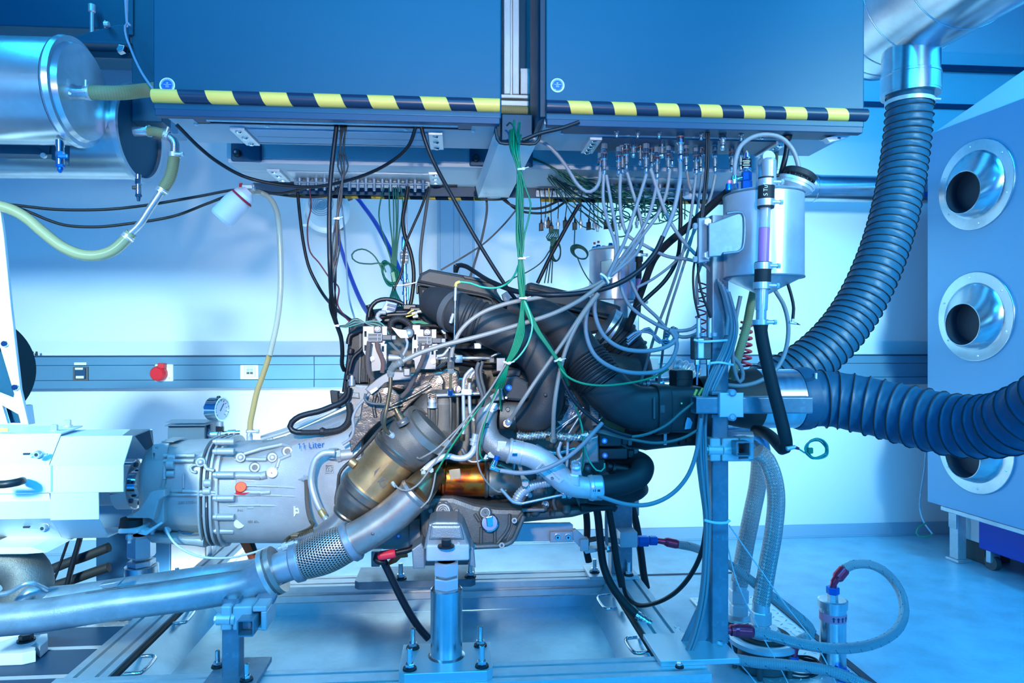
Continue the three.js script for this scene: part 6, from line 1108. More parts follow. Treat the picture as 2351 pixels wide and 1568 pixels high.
 const sh=M([0.24,0.205,0.175],0.36,0.85,{ map:wornM,bump:[rep(tBlotch,14),0.003] });
 part(g,'heat_shield',[slab([[905,862],[968,854],[1014,852],[1024,845],[1036,845],[1052,852],[1056,866],[1066,866],[1070,855],[1084,852],[1112,852],[1116,905],[1020,908],[1000,902],[930,900],[890,890]],1.70,0.03,0.006)],sh);
 part(g,'lower_heat_shield',[slab([[840,905],[866,888],[900,892],[916,906],[940,894],[966,885],[984,876],[996,862],[1012,860],[1018,868],[1018,904],[968,906],[946,924],[926,946],[900,958],[870,970],[848,990],[828,1014],[806,1040],[800,1000],[826,960],[830,930]],1.66,0.012,0.003)],sh);
 for (const l of [[[900,930],[930,918],[956,905],[990,885]],[[862,906],[858,930],[862,958]],[[868,902],[872,918],[868,930]],[[880,944],[905,936],[925,930]]]) part(g,'pressed_bead',sweep(l.map(([x,y])=>P(x,y,1.658)),0.0045,{ seg:8 }),sh);
 for (const [x,y] of [[1009,876],[1050,893],[888,898]]) { const o=part(g,'shield_bolt',[turn(P(x,y,1.66),P(x,y,1.652),[[0,0.0085],[1,0.0085]],20),hexa(P(x,y,1.654),P(x,y,1.644),0.0058)],m.exhaust);}
 part(g,'wavy_clip',[sweep([P(982,908,1.64),P(988,903,1.64),P(994,907,1.64),P(1000,904,1.64),P(1006,908,1.64)],0.0025),sweep([P(982,912,1.64),P(988,908,1.64),P(994,911,1.64),P(1000,908,1.64),P(1006,911,1.64)],0.0022)],m.coneBrown);
 part(g,'actuator_rod',[rod([1002,908,1.63],[1108,903,1.63],0.0045),hexa(P(1027,904,1.63),P(1036,904,1.63),0.0065)],m.steel);
 part(g,'case_corner',[slab([[797,882],[846,884],[850,912],[846,960],[812,962],[800,936]],1.74,0.1,0.006),slab([[804,902],[824,902],[826,916],[804,914]],1.735,0.02,0.003),slab([[810,936],[846,930],[840,985],[808,1010]],1.755,0.05,0.006)],m.cast);
 part(g,'sensor_cap',[turn(P(838,960,1.735),P(835,962,1.69),[[0,Q(14,1.7)],[0.3,Q(13,1.7)],[0.35,Q(11,1.7)],[0.95,Q(10.5,1.7)],[1,Q(9,1.7)]],28)],m.alu);part(g,'bolt',turn(P(820,977,1.74),P(819,978,1.715),[[0,0.008],[1,0.0075]],14),m.zinc);
 part(g,'black_cover',[slab([[802,760],[812,744],[836,742],[842,760],[842,878],[806,880],[800,840]],1.76,0.06,0.006)],m.plastic);
 for (let k=0;k<6;k++) part(g,'cover_rib',pbox(826+k*3.6,846,828+k*3.6,878,1.756,0.01,0.001),m.greyDark);
 part(g,'cover_bracket',slab([[824,760],[829,750],[830,800],[827,880],[823,880]],1.752,0.004,0.0008),m.greyDark);
 part(g,'square_plate',slab([[800,825],[824,825],[822,880],[800,880]],1.757,0.004,0.001),m.dark);part(g,'stud',turn([808,885,1.74],[808,862,1.74],[[0,0.009],[0.6,0.009],[0.62,0.006],[1,0.005]],14),m.steel);
 const plateM=M([0.25,0.25,0.255],0.42,0.5);
 const cp=(x,y,w,h,fl)=>{
 const slot=(a,b,c,d)=>[[x+a,y+b],[x+a,y+d],[x+c,y+d],[x+c,y+b]];
 const o=part(g,'connector_plate',[slab(fl(x,y),1.665,0.004,0.0008,[slot(4,12,8,24),slot(4,44,8,56),slot(44,46,48,58)])],plateM);
 const q=part(g,'connector',[pbox(x+11,y+17,x+44,y+34,1.655,0.02,0.002)],m.greyDark);
 part(q,'frame',[pbox(x+11,y+16,x+44,y+18,1.652,0.006,0.0005),pbox(x+11,y+24,x+44,y+26,1.652,0.006,0.0005),pbox(x+11,y+33,x+44,y+35,1.652,0.006,0.0005),pbox(x+11,y+16,x+13,y+35,1.652,0.006,0.0005),pbox(x+33,y+16,x+35,y+35,1.652,0.006,0.0005),pbox(x+42,y+16,x+44,y+35,1.652,0.006,0.0005)],m.grey);
 const b=part(g,'plate_bolt',[turn(P(x+34,y+7,1.662),P(x+34,y+7,1.656),[[0,0.0072],[1,0.0072]],20),hexa(P(x+34,y+7,1.657),P(x+34,y+7,1.648),0.0048)],m.chrome);part(b,'clip',pbox(x+25,y,x+44,y+15,1.661,0.004,0.001),m.black);
 part(g,'plug',[pbox(x+44,y+20,x+66,y+32,1.655,0.016,0.002)],m.greyDark);part(g,'plug_latch',[pbox(x+66,y+21,x+76,y+31,1.652,0.012,0.002)],m.grey);
 for (const [a,b2] of [[21,75],[48,74]]) part(g,'plate_bolt',[turn(P(x+a,y+b2,1.665),P(x+a,y+b2,1.66),[[0,0.006],[1,0.006]],18),hexa(P(x+a,y+b2,1.661),P(x+a,y+b2,1.652),0.004)],m.zinc);
 };
 cp(833,749,0,0,(x,y)=>[[x,y],[x+56,y],[x+56,y+22],[x+50,y+40],[x+55,y+40],[x+55,y+100],[x+20,y+104],[x+16,y+70],[x+6,y+68],[x,y+58]]);
 cp(947,756,0,0,(x,y)=>[[x,y-10],[x+18,y-10],[x+18,y],[x+55,y],[x+55,y+26],[x+58,y+26],[x+58,y+50],[x+54,y+50],[x+54,y+92],[x+6,y+92],[x+4,y+72],[x-2,y+68]]);
 const tubeBrown=M([0.16,0.12,0.11],0.8,0,{ bump:[rep(tBraid,160),0.0006] });
 part(g,'sleeved_cable',hose([[848,784],[845,805],[844,830],[847,856],[856,872]],5.2,1.64),tubeBrown);part(g,'sleeved_cable',hose([[865,784],[868,802],[877,822],[880,838],[877,856]],5.2,1.64),M([0.22,0.12,0.10],0.8,0,{ bump:[rep(tBraid,160),0.0006] }));
 part(g,'sleeved_cable',hose([[981,790],[974,815],[962,845],[949,872],[935,898],[920,912]],5.2,1.63),tubeBrown);
 part(g,'pin',[rod([965,786,1.65],[963,800,1.65],0.003),turn([963,799,1.65],[962,806,1.65],[[0,0.005],[1,0.005]],10)],m.greyDark);
 part(g,'clip_rail',[slab([[838,894],[848,884],[862,872],[880,860],[892,854],[944,853],[944,872],[900,874],[884,880],[866,896],[852,906]],1.65,0.006,0.002),pbox(926,846,942,864,1.645,0.014,0.003)],plateM);part(g,'rail_clip',slab([[848,898],[864,888],[868,894],[852,906]],1.643,0.01,0.002),m.white);
 part(g,'grey_cable',hose([[892,870],[872,882],[852,900],[836,918],[820,936],[810,960],[812,985],[806,1005],[786,1020]],3.4,1.66),m.grey);part(g,'grey_cable',hose([[840,904],[837,914],[842,922],[858,927],[880,928],[895,930]],3.2,1.63),m.greyDark);
 part(g,'sensor_wires',[0,1,2,3].map((k)=>hose([[892+k*2,786],[905+k*2,800],[918+k*1.5,812],[924+k,826],[926,840]],1.1,1.63)),m.greyDark);
 part(g,'white_label',[slab([[899,751],[914,756],[932,758],[938,776],[920,776],[912,768]],1.63,0.002,0)],m.white);plateLabel(g,P(924,767,1.6285),V(1,-0.15,0).normalize(),V(0.15,1,0).normalize(),0.009,0.009,tPaper([['bars',6,6,50,20],['bars',12,34,40,18]],64,64),'code_label');
 part(g,'label_cable',hose([[932,776],[936,790],[930,806],[922,822],[918,838],[920,850]],3.2,1.635),m.grey);part(g,'sensor',turn(P(938,765,1.7),P(938,765,1.645),[[0,Q(16,1.68)],[0.6,Q(14,1.68)],[1,Q(10,1.68)]],24),m.greyDark);blueDot(g,939,764,1.643,6);
 part(g,'fuel_rail',[turn([893,822,1.68],[1130,822,1.68],[[0,Q(4,1.68)],[1,Q(4,1.68)]],16),hexa(P(1045,824,1.68),P(1062,824,1.68),0.0105),hexa(P(1124,824,1.68),P(1134,824,1.68),0.009),turn([893,821,1.675],[916,822,1.675],[[0,0.009],[1,0.006]],14)],m.zinc);
 part(g,'fuel_line',hose([[1003,818],[1018,815],[1026,806],[1034,798]],4,1.67),m.zinc);part(g,'fuel_line',hose([[1128,818],[1142,812],[1152,808]],3,1.66),m.zinc);
 part(g,'wire_loom',[0,1,2].map((k)=>hose([[1000+k*4,846],[1016+k*4,832],[1024+k*3,820],[1028+k*2,806]],0.9,1.65)),m.greyDark);
 part(g,'pump_flange',[turn([1096,800,1.72],[1096,788,1.72],[[0,Q(58,1.72)],[0.4,Q(60,1.72)],[1,Q(52,1.72)]],40),turn([1096,790,1.72],[1096,770,1.72],[[0,Q(28,1.72)],[1,Q(24,1.72)]],32)],m.plastic);part(g,'pump_cap',[turn([1097,800,1.63],[1097,788,1.63],[[0,0.008],[1,0.009]],16)],m.paint);
 part(g,'oil_line',[hose([[1086,846],[1074,856],[1066,868],[1064,890],[1064,940],[1065,980],[1062,1004]],4.2,1.60)],m.zinc);part(g,'oil_line',[hose([[1092,852],[1082,862],[1078,880],[1078,920],[1080,950],[1088,966]],4,1.605)],m.zinc);
 part(g,'line_nut',[hexa(P(1063,996,1.6),P(1062,1012,1.6),0.0065),hexa(P(1078,878,1.605),P(1078,868,1.605),0.006)],m.bronze);
 part(g,'line_clip',[pbox(1059,894,1083,907,1.59,0.012,0.002)],m.white);part(g,'hose_line',[hose([[1100,832],[1094,848],[1096,868],[1102,892],[1108,912],[1104,928],[1098,950],[1096,976],[1094,1000]],4.8,1.60)],m.greyDark);
 part(g,'hose_line',[hose([[1108,830],[1103,850],[1106,875],[1112,896],[1112,912]],4.2,1.61)],m.greyDark);
 part(g,'oil_feed',[hose([[1090,1014],[1089,1028],[1082,1042],[1068,1051],[1048,1052],[1030,1047],[1014,1050],[1000,1058],[984,1070],[974,1080]],7,1.555,{ seg:16 })],m.alu);
 part(g,'feed_fitting',[turn([1086,1022,1.555],[1092,996,1.555],[[0,0.008],[0.3,0.008],[0.35,0.011],[0.5,0.011],[0.55,0.007],[1,0.007]],14),slab([[964,1080],[974,1070],[992,1072],[994,1084],[978,1092]],1.55,0.008,0.002)],m.zinc);for (const [x,y] of [[972,1084],[990,1078]]) part(g,'feed_bolt',[hexa(P(x,y,1.547),P(x,y+2,1.537),0.006)],m.zinc);
 part(g,'valve_actuator',[slab([[1154,866],[1186,862],[1214,878],[1220,912],[1200,922],[1160,918],[1152,900]],1.585,0.06,0.006),pbox(1160,848,1196,866,1.60,0.05,0.004)],m.plastic);blueDot(g,1168,890,1.584,7);part(g,'actuator_bracket',[slab([[1136,872],[1148,866],[1158,918],[1130,922],[1124,910],[1140,898]],1.58,0.008,0.002),pbox(1140,822,1160,852,1.60,0.006,0.001)],plateM);
 part(g,'solenoid_pin',[[1158,872],[1162,913]].map(([x,y])=>rod(P(x,y,1.584),P(x,y,1.576),0.003,8)),m.zinc);part(g,'mount_ear',slab([[1116,932],[1126,924],[1142,926],[1144,940],[1130,950],[1108,946]],1.575,0.012,0.003),m.alu);part(g,'ear_bolt',turn(P(1135,934,1.575),P(1135,934,1.566),[[0,0.006],[1,0.005]],14),m.zinc);
 part(g,'foil_line',sweep([P(1186,1000,1.57),P(1210,1002,1.57),P(1240,999,1.57),P(1270,1000,1.57),P(1300,1003,1.57),P(1330,1003,1.57),P(1346,998,1.58)],(l,t)=>(a)=>Q(8.5,1.57)*(1+0.13*Math.sin(l*900+3*a)+0.1*Math.sin(l*310-5*a)),{ seg:18,step:0.0012 }),M([0.72,0.68,0.62],0.28,0.9));
 part(g,'foil_shield',[slab([[1290,890],[1312,892],[1336,930],[1338,950],[1314,972],[1290,984],[1276,968],[1296,930]],1.72,0.03,0.012)],M([0.66,0.63,0.58],0.25,0.95,{ bump:[rep(tBlotch,18),0.006] }));
 for (const [a,b,r] of [[[1262,1010],[1340,935],2],[[1300,1004],[1338,944],3],[[1276,985],[1330,950],2.5]]) part(g,'guide_rod',rod([...a,1.66],[...b,1.66],Q(r,1.66),10),m.steel);
 part(g,'damper_spring',[turn([1368,975,1.68],[1362,930,1.68],Array.from({ length:19 },(_,i)=>[i/18,Q(i % 2?8:10,1.68)]),20)],m.zinc);
 part(g,'small_hose',[ribbed([[1184,1152],[1194,1134],[1214,1118],[1240,1110],[1262,1106]],12,1.58,0.006,0.14)],m.zinc,'corrugated silver hose');part(g,'hose_tag',pbox(1232,1120,1242,1132,1.56,0.003,0.001),m.greyDark);
 for (const [x,y,w] of [[1376,1000,52],[1376,1030,66]]) { part(g,'solenoid',[pbox(x,y,x+w,y+26,1.585,0.05,0.004),pbox(x+w,y+5,x+w+14,y+22,1.595,0.03,0.003)],m.plastic);part(g,'solenoid_socket',pbox(x+w+14,y+2,x+w+24,y+24,1.595,0.03,0.003),m.greyDark);}
 blueDot(g,1388,1012,1.584,6.5);blueDot(g,1389,1046,1.584,6.5);
 part(g,'solenoid_bracket',[slab([[1352,1006],[1374,1000],[1376,1062],[1344,1064],[1340,1078],[1312,1084],[1310,1064],[1330,1050]],1.59,0.05,0.004)],m.cast);
 part(g,'silver_tube',hose([[1288,1014],[1282,1030],[1284,1046],[1292,1056]],5,1.59),m.zinc);part(g,'silver_tube',hose([[1304,1010],[1303,1030],[1302,1060],[1300,1076]],3.6,1.585),m.zinc);
 part(g,'bleed_pipe',[rod([1198,1156,1.55],[1290,1136,1.55],0.003),hose([[1150,1122],[1164,1138],[1178,1152],[1198,1156]],4,1.56)],m.steel);
 part(g,'bleed_fitting',[hexa(P(1288,1136,1.55),P(1298,1134,1.55),0.009),hexa(P(1300,1133,1.55),P(1312,1131,1.55),0.008),turn([1312,1131,1.55],[1322,1129,1.55],[[0,0.006],[1,0.005]],12)],m.chrome);
 part(g,'stay_bracket',[slab([[1186,1058],[1196,1058],[1204,1092],[1216,1104],[1212,1118],[1200,1122],[1196,1100]],1.56,0.006,0.002)],M([0.55,0.46,0.36],0.4,0.8,{ map:wornM }));part(g,'stay_bolt',[hexa(P(1206,1110,1.558),P(1206,1110,1.546),0.009)],m.cast);
 for (let i=0;i<16;i++) { const x=rr(1120,1330),y=rr(1040,1150);part(g,i % 2?'bolt':'stud',i % 2?hexa(P(x,y,1.735),P(x,y,1.715),rr(0.005,0.008)):turn(P(x,y,1.74),P(x,y,1.70),[[0,0.007],[0.5,0.007],[0.55,0.004],[1,0.004]],12),i % 3?m.zinc:m.castDark);}
 for (const l of [[[1150,1010],[1180,1060],[1160,1120]],[[1210,1060],[1250,1080],[1310,1140]],[[1330,1085],[1360,1110],[1400,1090]],[[1230,1020],[1270,1040],[1320,1030]],[[1060,1030],[1080,1060],[1130,1050]]]) part(g,'small_pipe',sweep(l.map(([x,y])=>P(x,y,1.71)),0.005,{ seg:10 }),m.steel);
 for (const l of [[[1010,842],[1040,832],[1120,840],[1190,835]],[[1000,735],[1040,790],[1100,830]],[[1130,855],[1190,845],[1240,870]]]) part(g,'rubber_line',sweep(l.map(([x,y])=>P(x,y,1.74)),0.007,{ seg:10 }),m.rubber);
}
{
 const g=thing('wiring_harness','tangle of black wiring looms and connectors on the engine top beside the air box','wiring'),D=1.78;
 part(g,'loom',hose([[846,728],[850,708],[864,692],[884,687],[908,690],[925,698]],5,D),m.cable);part(g,'loom',ribbed([[896,752],[900,738],[914,732],[932,738],[946,752]],8,1.72,0.005),m.rubber);
 part(g,'loom',ribbed([[944,752],[980,748],[1008,750],[1024,762]],4,1.72,0.004),m.rubber);part(g,'loom',hose([[858,735],[890,724],[930,722],[962,716]],8,D),m.cable);part(g,'loom',hose([[846,700],[852,720],[850,740]],7,1.82),m.cable);
 part(g,'loom',hose([[800,790],[804,770],[830,758],[850,748]],6,1.75),m.cable);part(g,'loom',hose([[802,852],[812,820],[830,804],[834,798]],5,1.73),m.cable);part(g,'loom',hose([[806,744],[804,790],[800,830],[794,870],[790,900]],5,1.77),m.cable);
 part(g,'loom',hose([[800,876],[796,900],[780,920],[778,936]],5,1.74),m.rubber);part(g,'grey_loom',hose([[874,738],[866,728],[872,718],[886,718]],5,1.75),m.grey);
 part(g,'connector_body',[slab([[872,718],[886,690],[912,697],[906,716],[884,720]],1.76,0.04,0.003)],M([0.32,0.42,0.55],0.4,0));part(g,'connector_ribs',[0,1].map((k)=>slab([[890,696+k*9],[909,700+k*9],[907,706+k*9],[888,702+k*9]],1.757,0.004,0.0005)),m.navy);
 for (const [x,y,w,h] of [[900,712,40,14],[924,698,32,14],[880,730,50,10],[940,705,26,10],[905,745,20,12],[852,730,24,14]]) part(g,'plug_housing',pbox(x,y,x+w,y+h,D+rr(-0.03,0.01),0.03,0.004),m.black);
 part(g,'yellow_wires',[hose([[932,727],[944,724],[952,720]],1.6,1.74),hose([[936,720],[944,714],[950,712]],1.6,1.74)],m.yellow);part(g,'silver_wraps',[[946,720],[958,716],[948,728]].map(([x,y])=>turn([x,y,1.745],[x+12,y-2,1.745],[[0,0.004],[1,0.005]],10)),m.zinc);
 part(g,'green_wires',[0,1,2].map((k)=>hose([[936,741+k*2],[960,737+k*2],[978,741+k*2],[990,749]],1.6,1.73)),m.green);part(g,'white_sensor',turn([1018,756,1.69],[1022,768,1.69],[[0,0.006],[0.5,0.006],[0.6,0.004],[1,0.004]],12),m.white);part(g,'sensor_plug',turn([1022,766,1.69],[1024,778,1.69],[[0,0.007],[1,0.007]],12),m.black);
 part(g,'tape_wrap',[[806,800],[800,860]].map(([x,y])=>rod([x,y,1.75],[x-2,y+12,1.75],0.0085)),m.black);
 const c=thing('corrugated_loom','black corrugated cable loom looping out over the gearbox bell housing','cable');
 part(c,'corrugated_tube',ribbed([[800,925],[803,950],[797,972],[781,986],[757,991],[736,992]],7.5,1.72,0.0035),m.rubber);part(c,'corrugated_tube',ribbed([[738,992],[712,993],[690,993]],6.4,1.72,0.0028,0.1),m.rubber);
 part(c,'taped_loom',hose([[692,993],[676,991],[666,983],[668,972],[684,958],[708,950],[734,944],[760,934],[788,922],[800,908],[802,890]],6.6,1.72),m.cable);part(c,'tape',[rod([735,988,1.72],[744,992,1.72],0.0095),hexa(P(734,991,1.72),P(742,991,1.72),0.0098)],m.rubber);
 part(c,'plug',[slab([[757,897],[776,899],[778,928],[760,926]],1.74,0.03,0.003),slab([[776,903],[788,905],[788,920],[777,922]],1.745,0.02,0.003)],m.black);
}
{
 const D=1.78,g=thing('air_box','black plastic air filter box with sloping lid next to the wiring','air filter box');
 part(g,'body',[slab([[959,655],[1140,682],[1152,700],[1180,730],[1180,760],[1060,770],[985,752],[964,726]],D,0.24,0.012)],m.plastic);
 part(g,'lid',[slab([[957,648],[964,628],[986,617],[1140,645],[1141,668],[1154,690],[1180,698],[1180,712],[1142,690],[1128,684]],D-0.012,0.26,0.008)],m.plastic);
 part(g,'lid_seam',sweep([P(957,651,D-0.014),P(1040,667,D-0.014),P(1122,684,D-0.014),P(1132,692,D-0.014),P(1132,706,D-0.014)],0.0035,{ seg:6 }),m.plastic);part(g,'latch',[pbox(955,654,960,674,D-0.01,0.02)],m.black);part(g,'lid_step',slab([[1062,632],[1130,643],[1131,652],[1066,640]],D-0.016,0.02,0.002),m.plastic);
 const h=thing('air_box','black plastic air filter box farther from the gearbox behind the cables','air filter box'),D2=1.95;
 part(h,'lid',[slab([[1212,650],[1220,648],[1306,668],[1418,700],[1426,704],[1426,732],[1400,728],[1290,704],[1205,690]],D2,0.22,0.008)],m.plastic);part(h,'body',slab([[1160,690],[1205,690],[1400,728],[1396,760],[1300,780],[1180,740]],D2+0.02,0.2,0.01),m.plastic);
 part(h,'lid_rim',[sweep([P(1204,690,D2-0.002),P(1290,705,D2-0.002),P(1400,730,D2-0.002),P(1426,733,D2-0.002)],0.005,{ seg:6 })],m.plastic);part(h,'lid_step',slab([[1216,655],[1300,674],[1300,680],[1214,664]],D2-0.006,0.02,0.002),m.plastic);
 const k=thing('clear_tape','patch of clear plastic wrap between the two air boxes','wrap');part(k,'sheet',slab([[1152,676],[1164,668],[1190,672],[1196,690],[1170,696],[1156,692]],1.85,0.02,0.006),m.greyCable);
}
const oval=(pts,wf,D,o={})=>sweep(pts.map(([x,y,d])=>P(x,y,d??D)),(l,t)=>Q(wf(l,t),D),{ seg:36,step:0.004,...o });
const lerpA=(a)=>(t)=>{ const k=Math.min(0.9999,Math.max(0,t))*(a.length-1),i=Math.floor(k);return a[i]+(a[i+1]-a[i])*(k-i);};
{
 const D=1.62,g=thing('intake_duct','black rubber intake duct bending from the air box down to the compressor','duct');
 const w1=lerpA([38,46,50,50,50]),w2=lerpA([50,49,48,46,42,40,39,39,39]);
 part(g,'mouth',oval([[985,690,1.72],[1008,698,1.70],[1030,708,1.68],[1048,718,1.66]],(l,t)=>lerpA([34,42,45,47])(t),D),m.plastic);
 part(g,'hose_clamp',turn([1036,712,1.67],[1048,718,1.66],[[0,Q(49,D)],[1,Q(50,D)]],48),m.greyDark);part(g,'clamp_screw',[pbox(1033,726,1041,742,1.60,0.012,0.003),rod([1034,742,1.595],[1041,720,1.595],0.004)],m.zinc);
 part(g,'bellows',oval([[1046,716,1.66],[1064,724,1.65],[1084,732,1.645],[1104,740,1.64],[1118,745,1.635]],(l,t)=>48+(t>0.35&&t<0.92?4.5*Math.max(0,Math.sin((t-0.35)/0.57*3*6.283))-1.5:0),D,{ step:0.001 }),m.plastic);
 part(g,'elbow',oval([[1114,743,1.637],[1150,758,1.625],[1190,778,1.61],[1226,808,1.60],[1248,848,1.59],[1256,890,1.585],[1252,926,1.585],[1238,950,1.59],[1218,958,1.605],[1204,959,1.615]],(l,t)=>w2(t),D),m.plastic);
 part(g,'mould_mark',turn(P(1252,906,1.535),P(1252,906,1.532),[[0,0.004],[1,0.003]],12),m.plastic);
 const h=thing('intake_duct','black ribbed intake duct curving across the engine front to the square end piece','duct'),E=1.62;
 part(h,'upper_bend',oval([[1170,712,1.72],[1200,716,1.71],[1246,730,1.69],[1290,762,1.66],[1322,800,1.64],[1346,832,1.62]],(l,t)=>lerpA([30,38,46,50,51,51])(t),E),m.plastic);
 part(h,'bellows',oval([[1340,824,1.624],[1356,846,1.615],[1372,868,1.605],[1384,884,1.60]],(l,t)=>52+5*Math.max(0,Math.sin(t*9*6.283))-1,E,{ step:0.0008 }),m.plastic);
 const rs=(c,ax,a,b,e=3)=>{ const up=V(0,1,0).addScaledVector(ax,-ax.y).normalize(),sd=ax.clone().cross(up).normalize();return Array.from({ length:40 },(_,i)=>{ const t=i/40*6.28319,cc=Math.cos(t),s=Math.sin(t);return c.clone().addScaledVector(up,a*Math.sign(cc)*Math.abs(cc)**(2/e)).addScaledVector(sd,b*Math.sign(s)*Math.abs(s)**(2/e));});};
 const sec=[[1378,876,1.602,53,53,0.53,-0.85,2],[1398,900,1.597,53,50,0.6,-0.8,2.2],[1424,922,1.594,53,47,0.78,-0.62,2.5],[1455,936,1.59,52,45,0.93,-0.36,2.8],[1485,939,1.588,51,44,0.99,-0.08,3.2],[1512,937,1.588,50,44,1,0.02,3.6]];
 part(h,'lower_bend',loft(sec.map(([x,y,d,a,b,dx,dy,e])=>rs(P(x,y,d),V(dx,dy,0).normalize(),Q(a,E),Q(b,E),e))),m.plastic);
 part(h,'collar',loft([[1500,939,55],[1503,939,57],[1526,937,56],[1530,937,53]].map(([x,y,a])=>rs(P(x,y,1.588),V(1,0,0),Q(a,E),Q(a*0.9,E),4))),m.plastic);part(h,'collar_tab',[pbox(1516,930,1527,948,1.535,0.006,0.001),pbox(1500,912,1505,962,1.537,0.004,0.001)],m.greyDark);
 part(h,'end_piece',[loft([[1528,938,51],[1560,938,52],[1600,938,52]].map(([x,y,a])=>rs(P(x,y,1.588),V(1,0,0),Q(a,E),Q(a*0.9,E),6))),pbox(1553,850,1592,892,1.60,0.06,0.004),pbox(1553,868,1592,870,1.598,0.002,0)],m.plastic);
 part(h,'scratch',[slab([[1574,972],[1578,958],[1584,960],[1590,970],[1586,984],[1572,986]],1.533,0.001,0)],m.wallBlue,'pale scratched patch');part(h,'dot',turn(P(1565,926,1.534),P(1565,926,1.532),[[0,0.0022],[1,0.0022]],10),M([0.7,0.75,0.3],0.4,0));
 const k=thing('intake_duct','black ribbed intake elbow behind, dropping from the farther air box','duct'),K=1.92;
 part(k,'clamp_ring',turn([1386,752,K],[1402,762,K],[[0,Q(52,K)],[1,Q(52,K)]],40),m.steel);
 part(k,'bellows',oval([[1390,756],[1412,776],[1430,798],[1442,820]],(l,t)=>50+5*Math.max(0,Math.sin(t*5*6.283)),K,{ step:0.0012 }),m.plastic);part(k,'elbow',oval([[1438,812],[1450,842],[1456,880],[1456,930],[1454,980]],(l,t)=>47-4*t,K),m.plastic);
}
{
 const D=1.545,g=thing('charge_air_pipe','bare aluminium charge air pipe with barcode label and cast elbow','pipe');
 part(g,'cast_elbow',oval([[1120,945,1.6],[1117,970,1.585],[1120,996,1.57],[1130,1016,1.56],[1150,1029,1.55],[1174,1037]],(l,t)=>lerpA([24,24,25,27,27,25])(t),D),m.cast);
 part(g,'pad',slab([[1142,1012],[1164,1014],[1160,1042],[1140,1036]],1.524,0.01,0.002),m.alu);part(g,'sensor_flange',[slab([[1120,1042],[1126,1036],[1152,1048],[1146,1056],[1120,1050]],1.535,0.02,0.002),rod([1118,1044,1.53],[1112,1056,1.53],0.0035)],m.alu);
 part(g,'clamp',[turn([1166,1034,D],[1196,1040,D],[[0,Q(27,D)],[0.06,Q(29.5,D)],[0.2,Q(29.5,D)],[0.24,Q(27.5,D)],[0.9,Q(27.5,D)],[1,Q(28.5,D)]],48)],m.zinc);part(g,'clamp_lug',[pbox(1176,1040,1188,1048,D-Q(29,D),0.006,0.001),pbox(1172,1012,1184,1016,D-Q(16,D),0.006,0.001)],m.chrome);
 part(g,'tube',oval([[1192,1039],[1218,1046],[1248,1062],[1276,1086],[1298,1106],[1322,1116],[1350,1120],[1364,1120]],(l,t)=>lerpA([26,27,28,28,28,27,25,25])(t),D),m.alu);
 part(g,'saddle',[slab([[1308,1087],[1330,1090],[1334,1118],[1326,1120],[1306,1114]],D-Q(25,D)-0.002,0.016,0.005),slab([[1312,1060],[1320,1056],[1334,1062],[1336,1092],[1312,1090]],D-0.02,0.01,0.003)],m.alu);part(g,'saddle_bolt',[turn(P(1322,1073,D-0.02),P(1322,1062,D-0.025),[[0,0.012],[0.3,0.0125],[0.5,0.009],[1,0.007]],20)],m.zinc);
 part(g,'hose_clip_ring',[turn([1350,1120,D],[1382,1119,D],[[0,Q(27,D)],[0.1,Q(29,D)],[0.3,Q(30.5,D)],[0.35,Q(29,D)],[0.9,Q(29.5,D)],[1,Q(28,D)]],48)],m.zinc);for (const x of [1362,1372]) part(g,'clip_window',pbox(x,1124,x+6,1129,D-Q(30,D),0.004,0.0005),m.dark);
 const ux=V(0.78,-0.62,0).normalize(),uy=V(0.5,0.62,0.6).normalize();
 plateLabel(g,P(1262,1088,D-Q(27,D)).add(V(0,0.0,0.001)),ux,uy.clone().addScaledVector(ux,-uy.dot(ux)).normalize(),0.062,0.026,tPaper([['bars',10,8,70,84],['8 602 453',98,30,20],['05.14  L',98,56,18],['disc',190,78,17],['VSME',214,92,20],['0 274 88',190,40,16]],280,112));
 textFront('SL80099',1108,972,1.552,0.0125,m.black,g,-1.35);
 part(g,'temperature_probe',[turn([1142,1046,1.51],[1138,1058,1.51],[[0,0.006],[1,0.0055]],12)],m.anoBlue);part(g,'probe_elbow',[turn([1138,1057,1.51],[1132,1070,1.51],[[0,0.006],[1,0.007]],12),turn([1126,1072,1.505],[1146,1080,1.505],[[0,0.007],[0.5,0.0055],[1,0.005]],10)],m.chrome);
 const h=thing('coolant_hose','thick black rubber hose bending back in a wide U at the accessory end','hose');
 part(h,'hose',oval([[1378,1118],[1400,1116],[1436,1108],[1466,1094],[1476,1074,D+0.02],[1466,1062,D+0.06],[1446,1058,D+0.09],[1420,1062,D+0.11],[1396,1068,D+0.12]],(l,t)=>26.5+0.5*t,D),m.rubber);
 part(h,'elbow_fitting',[turn([1394,1072,1.6],[1440,1080,1.6],[[0,0.012],[1,0.014]],16),turn([1404,1076,1.59],[1410,1078,1.59],[[0,0.0155],[1,0.0155]],20)],m.black);
 const k=thing('coolant_hose','thick black rubber hose end below the U shaped hose','hose');part(k,'hose',oval([[1350,1136,1.66],[1392,1140,1.65],[1430,1138,1.65],[1458,1130,1.66],[1470,1122,1.7]],()=>20,1.66),m.rubber);
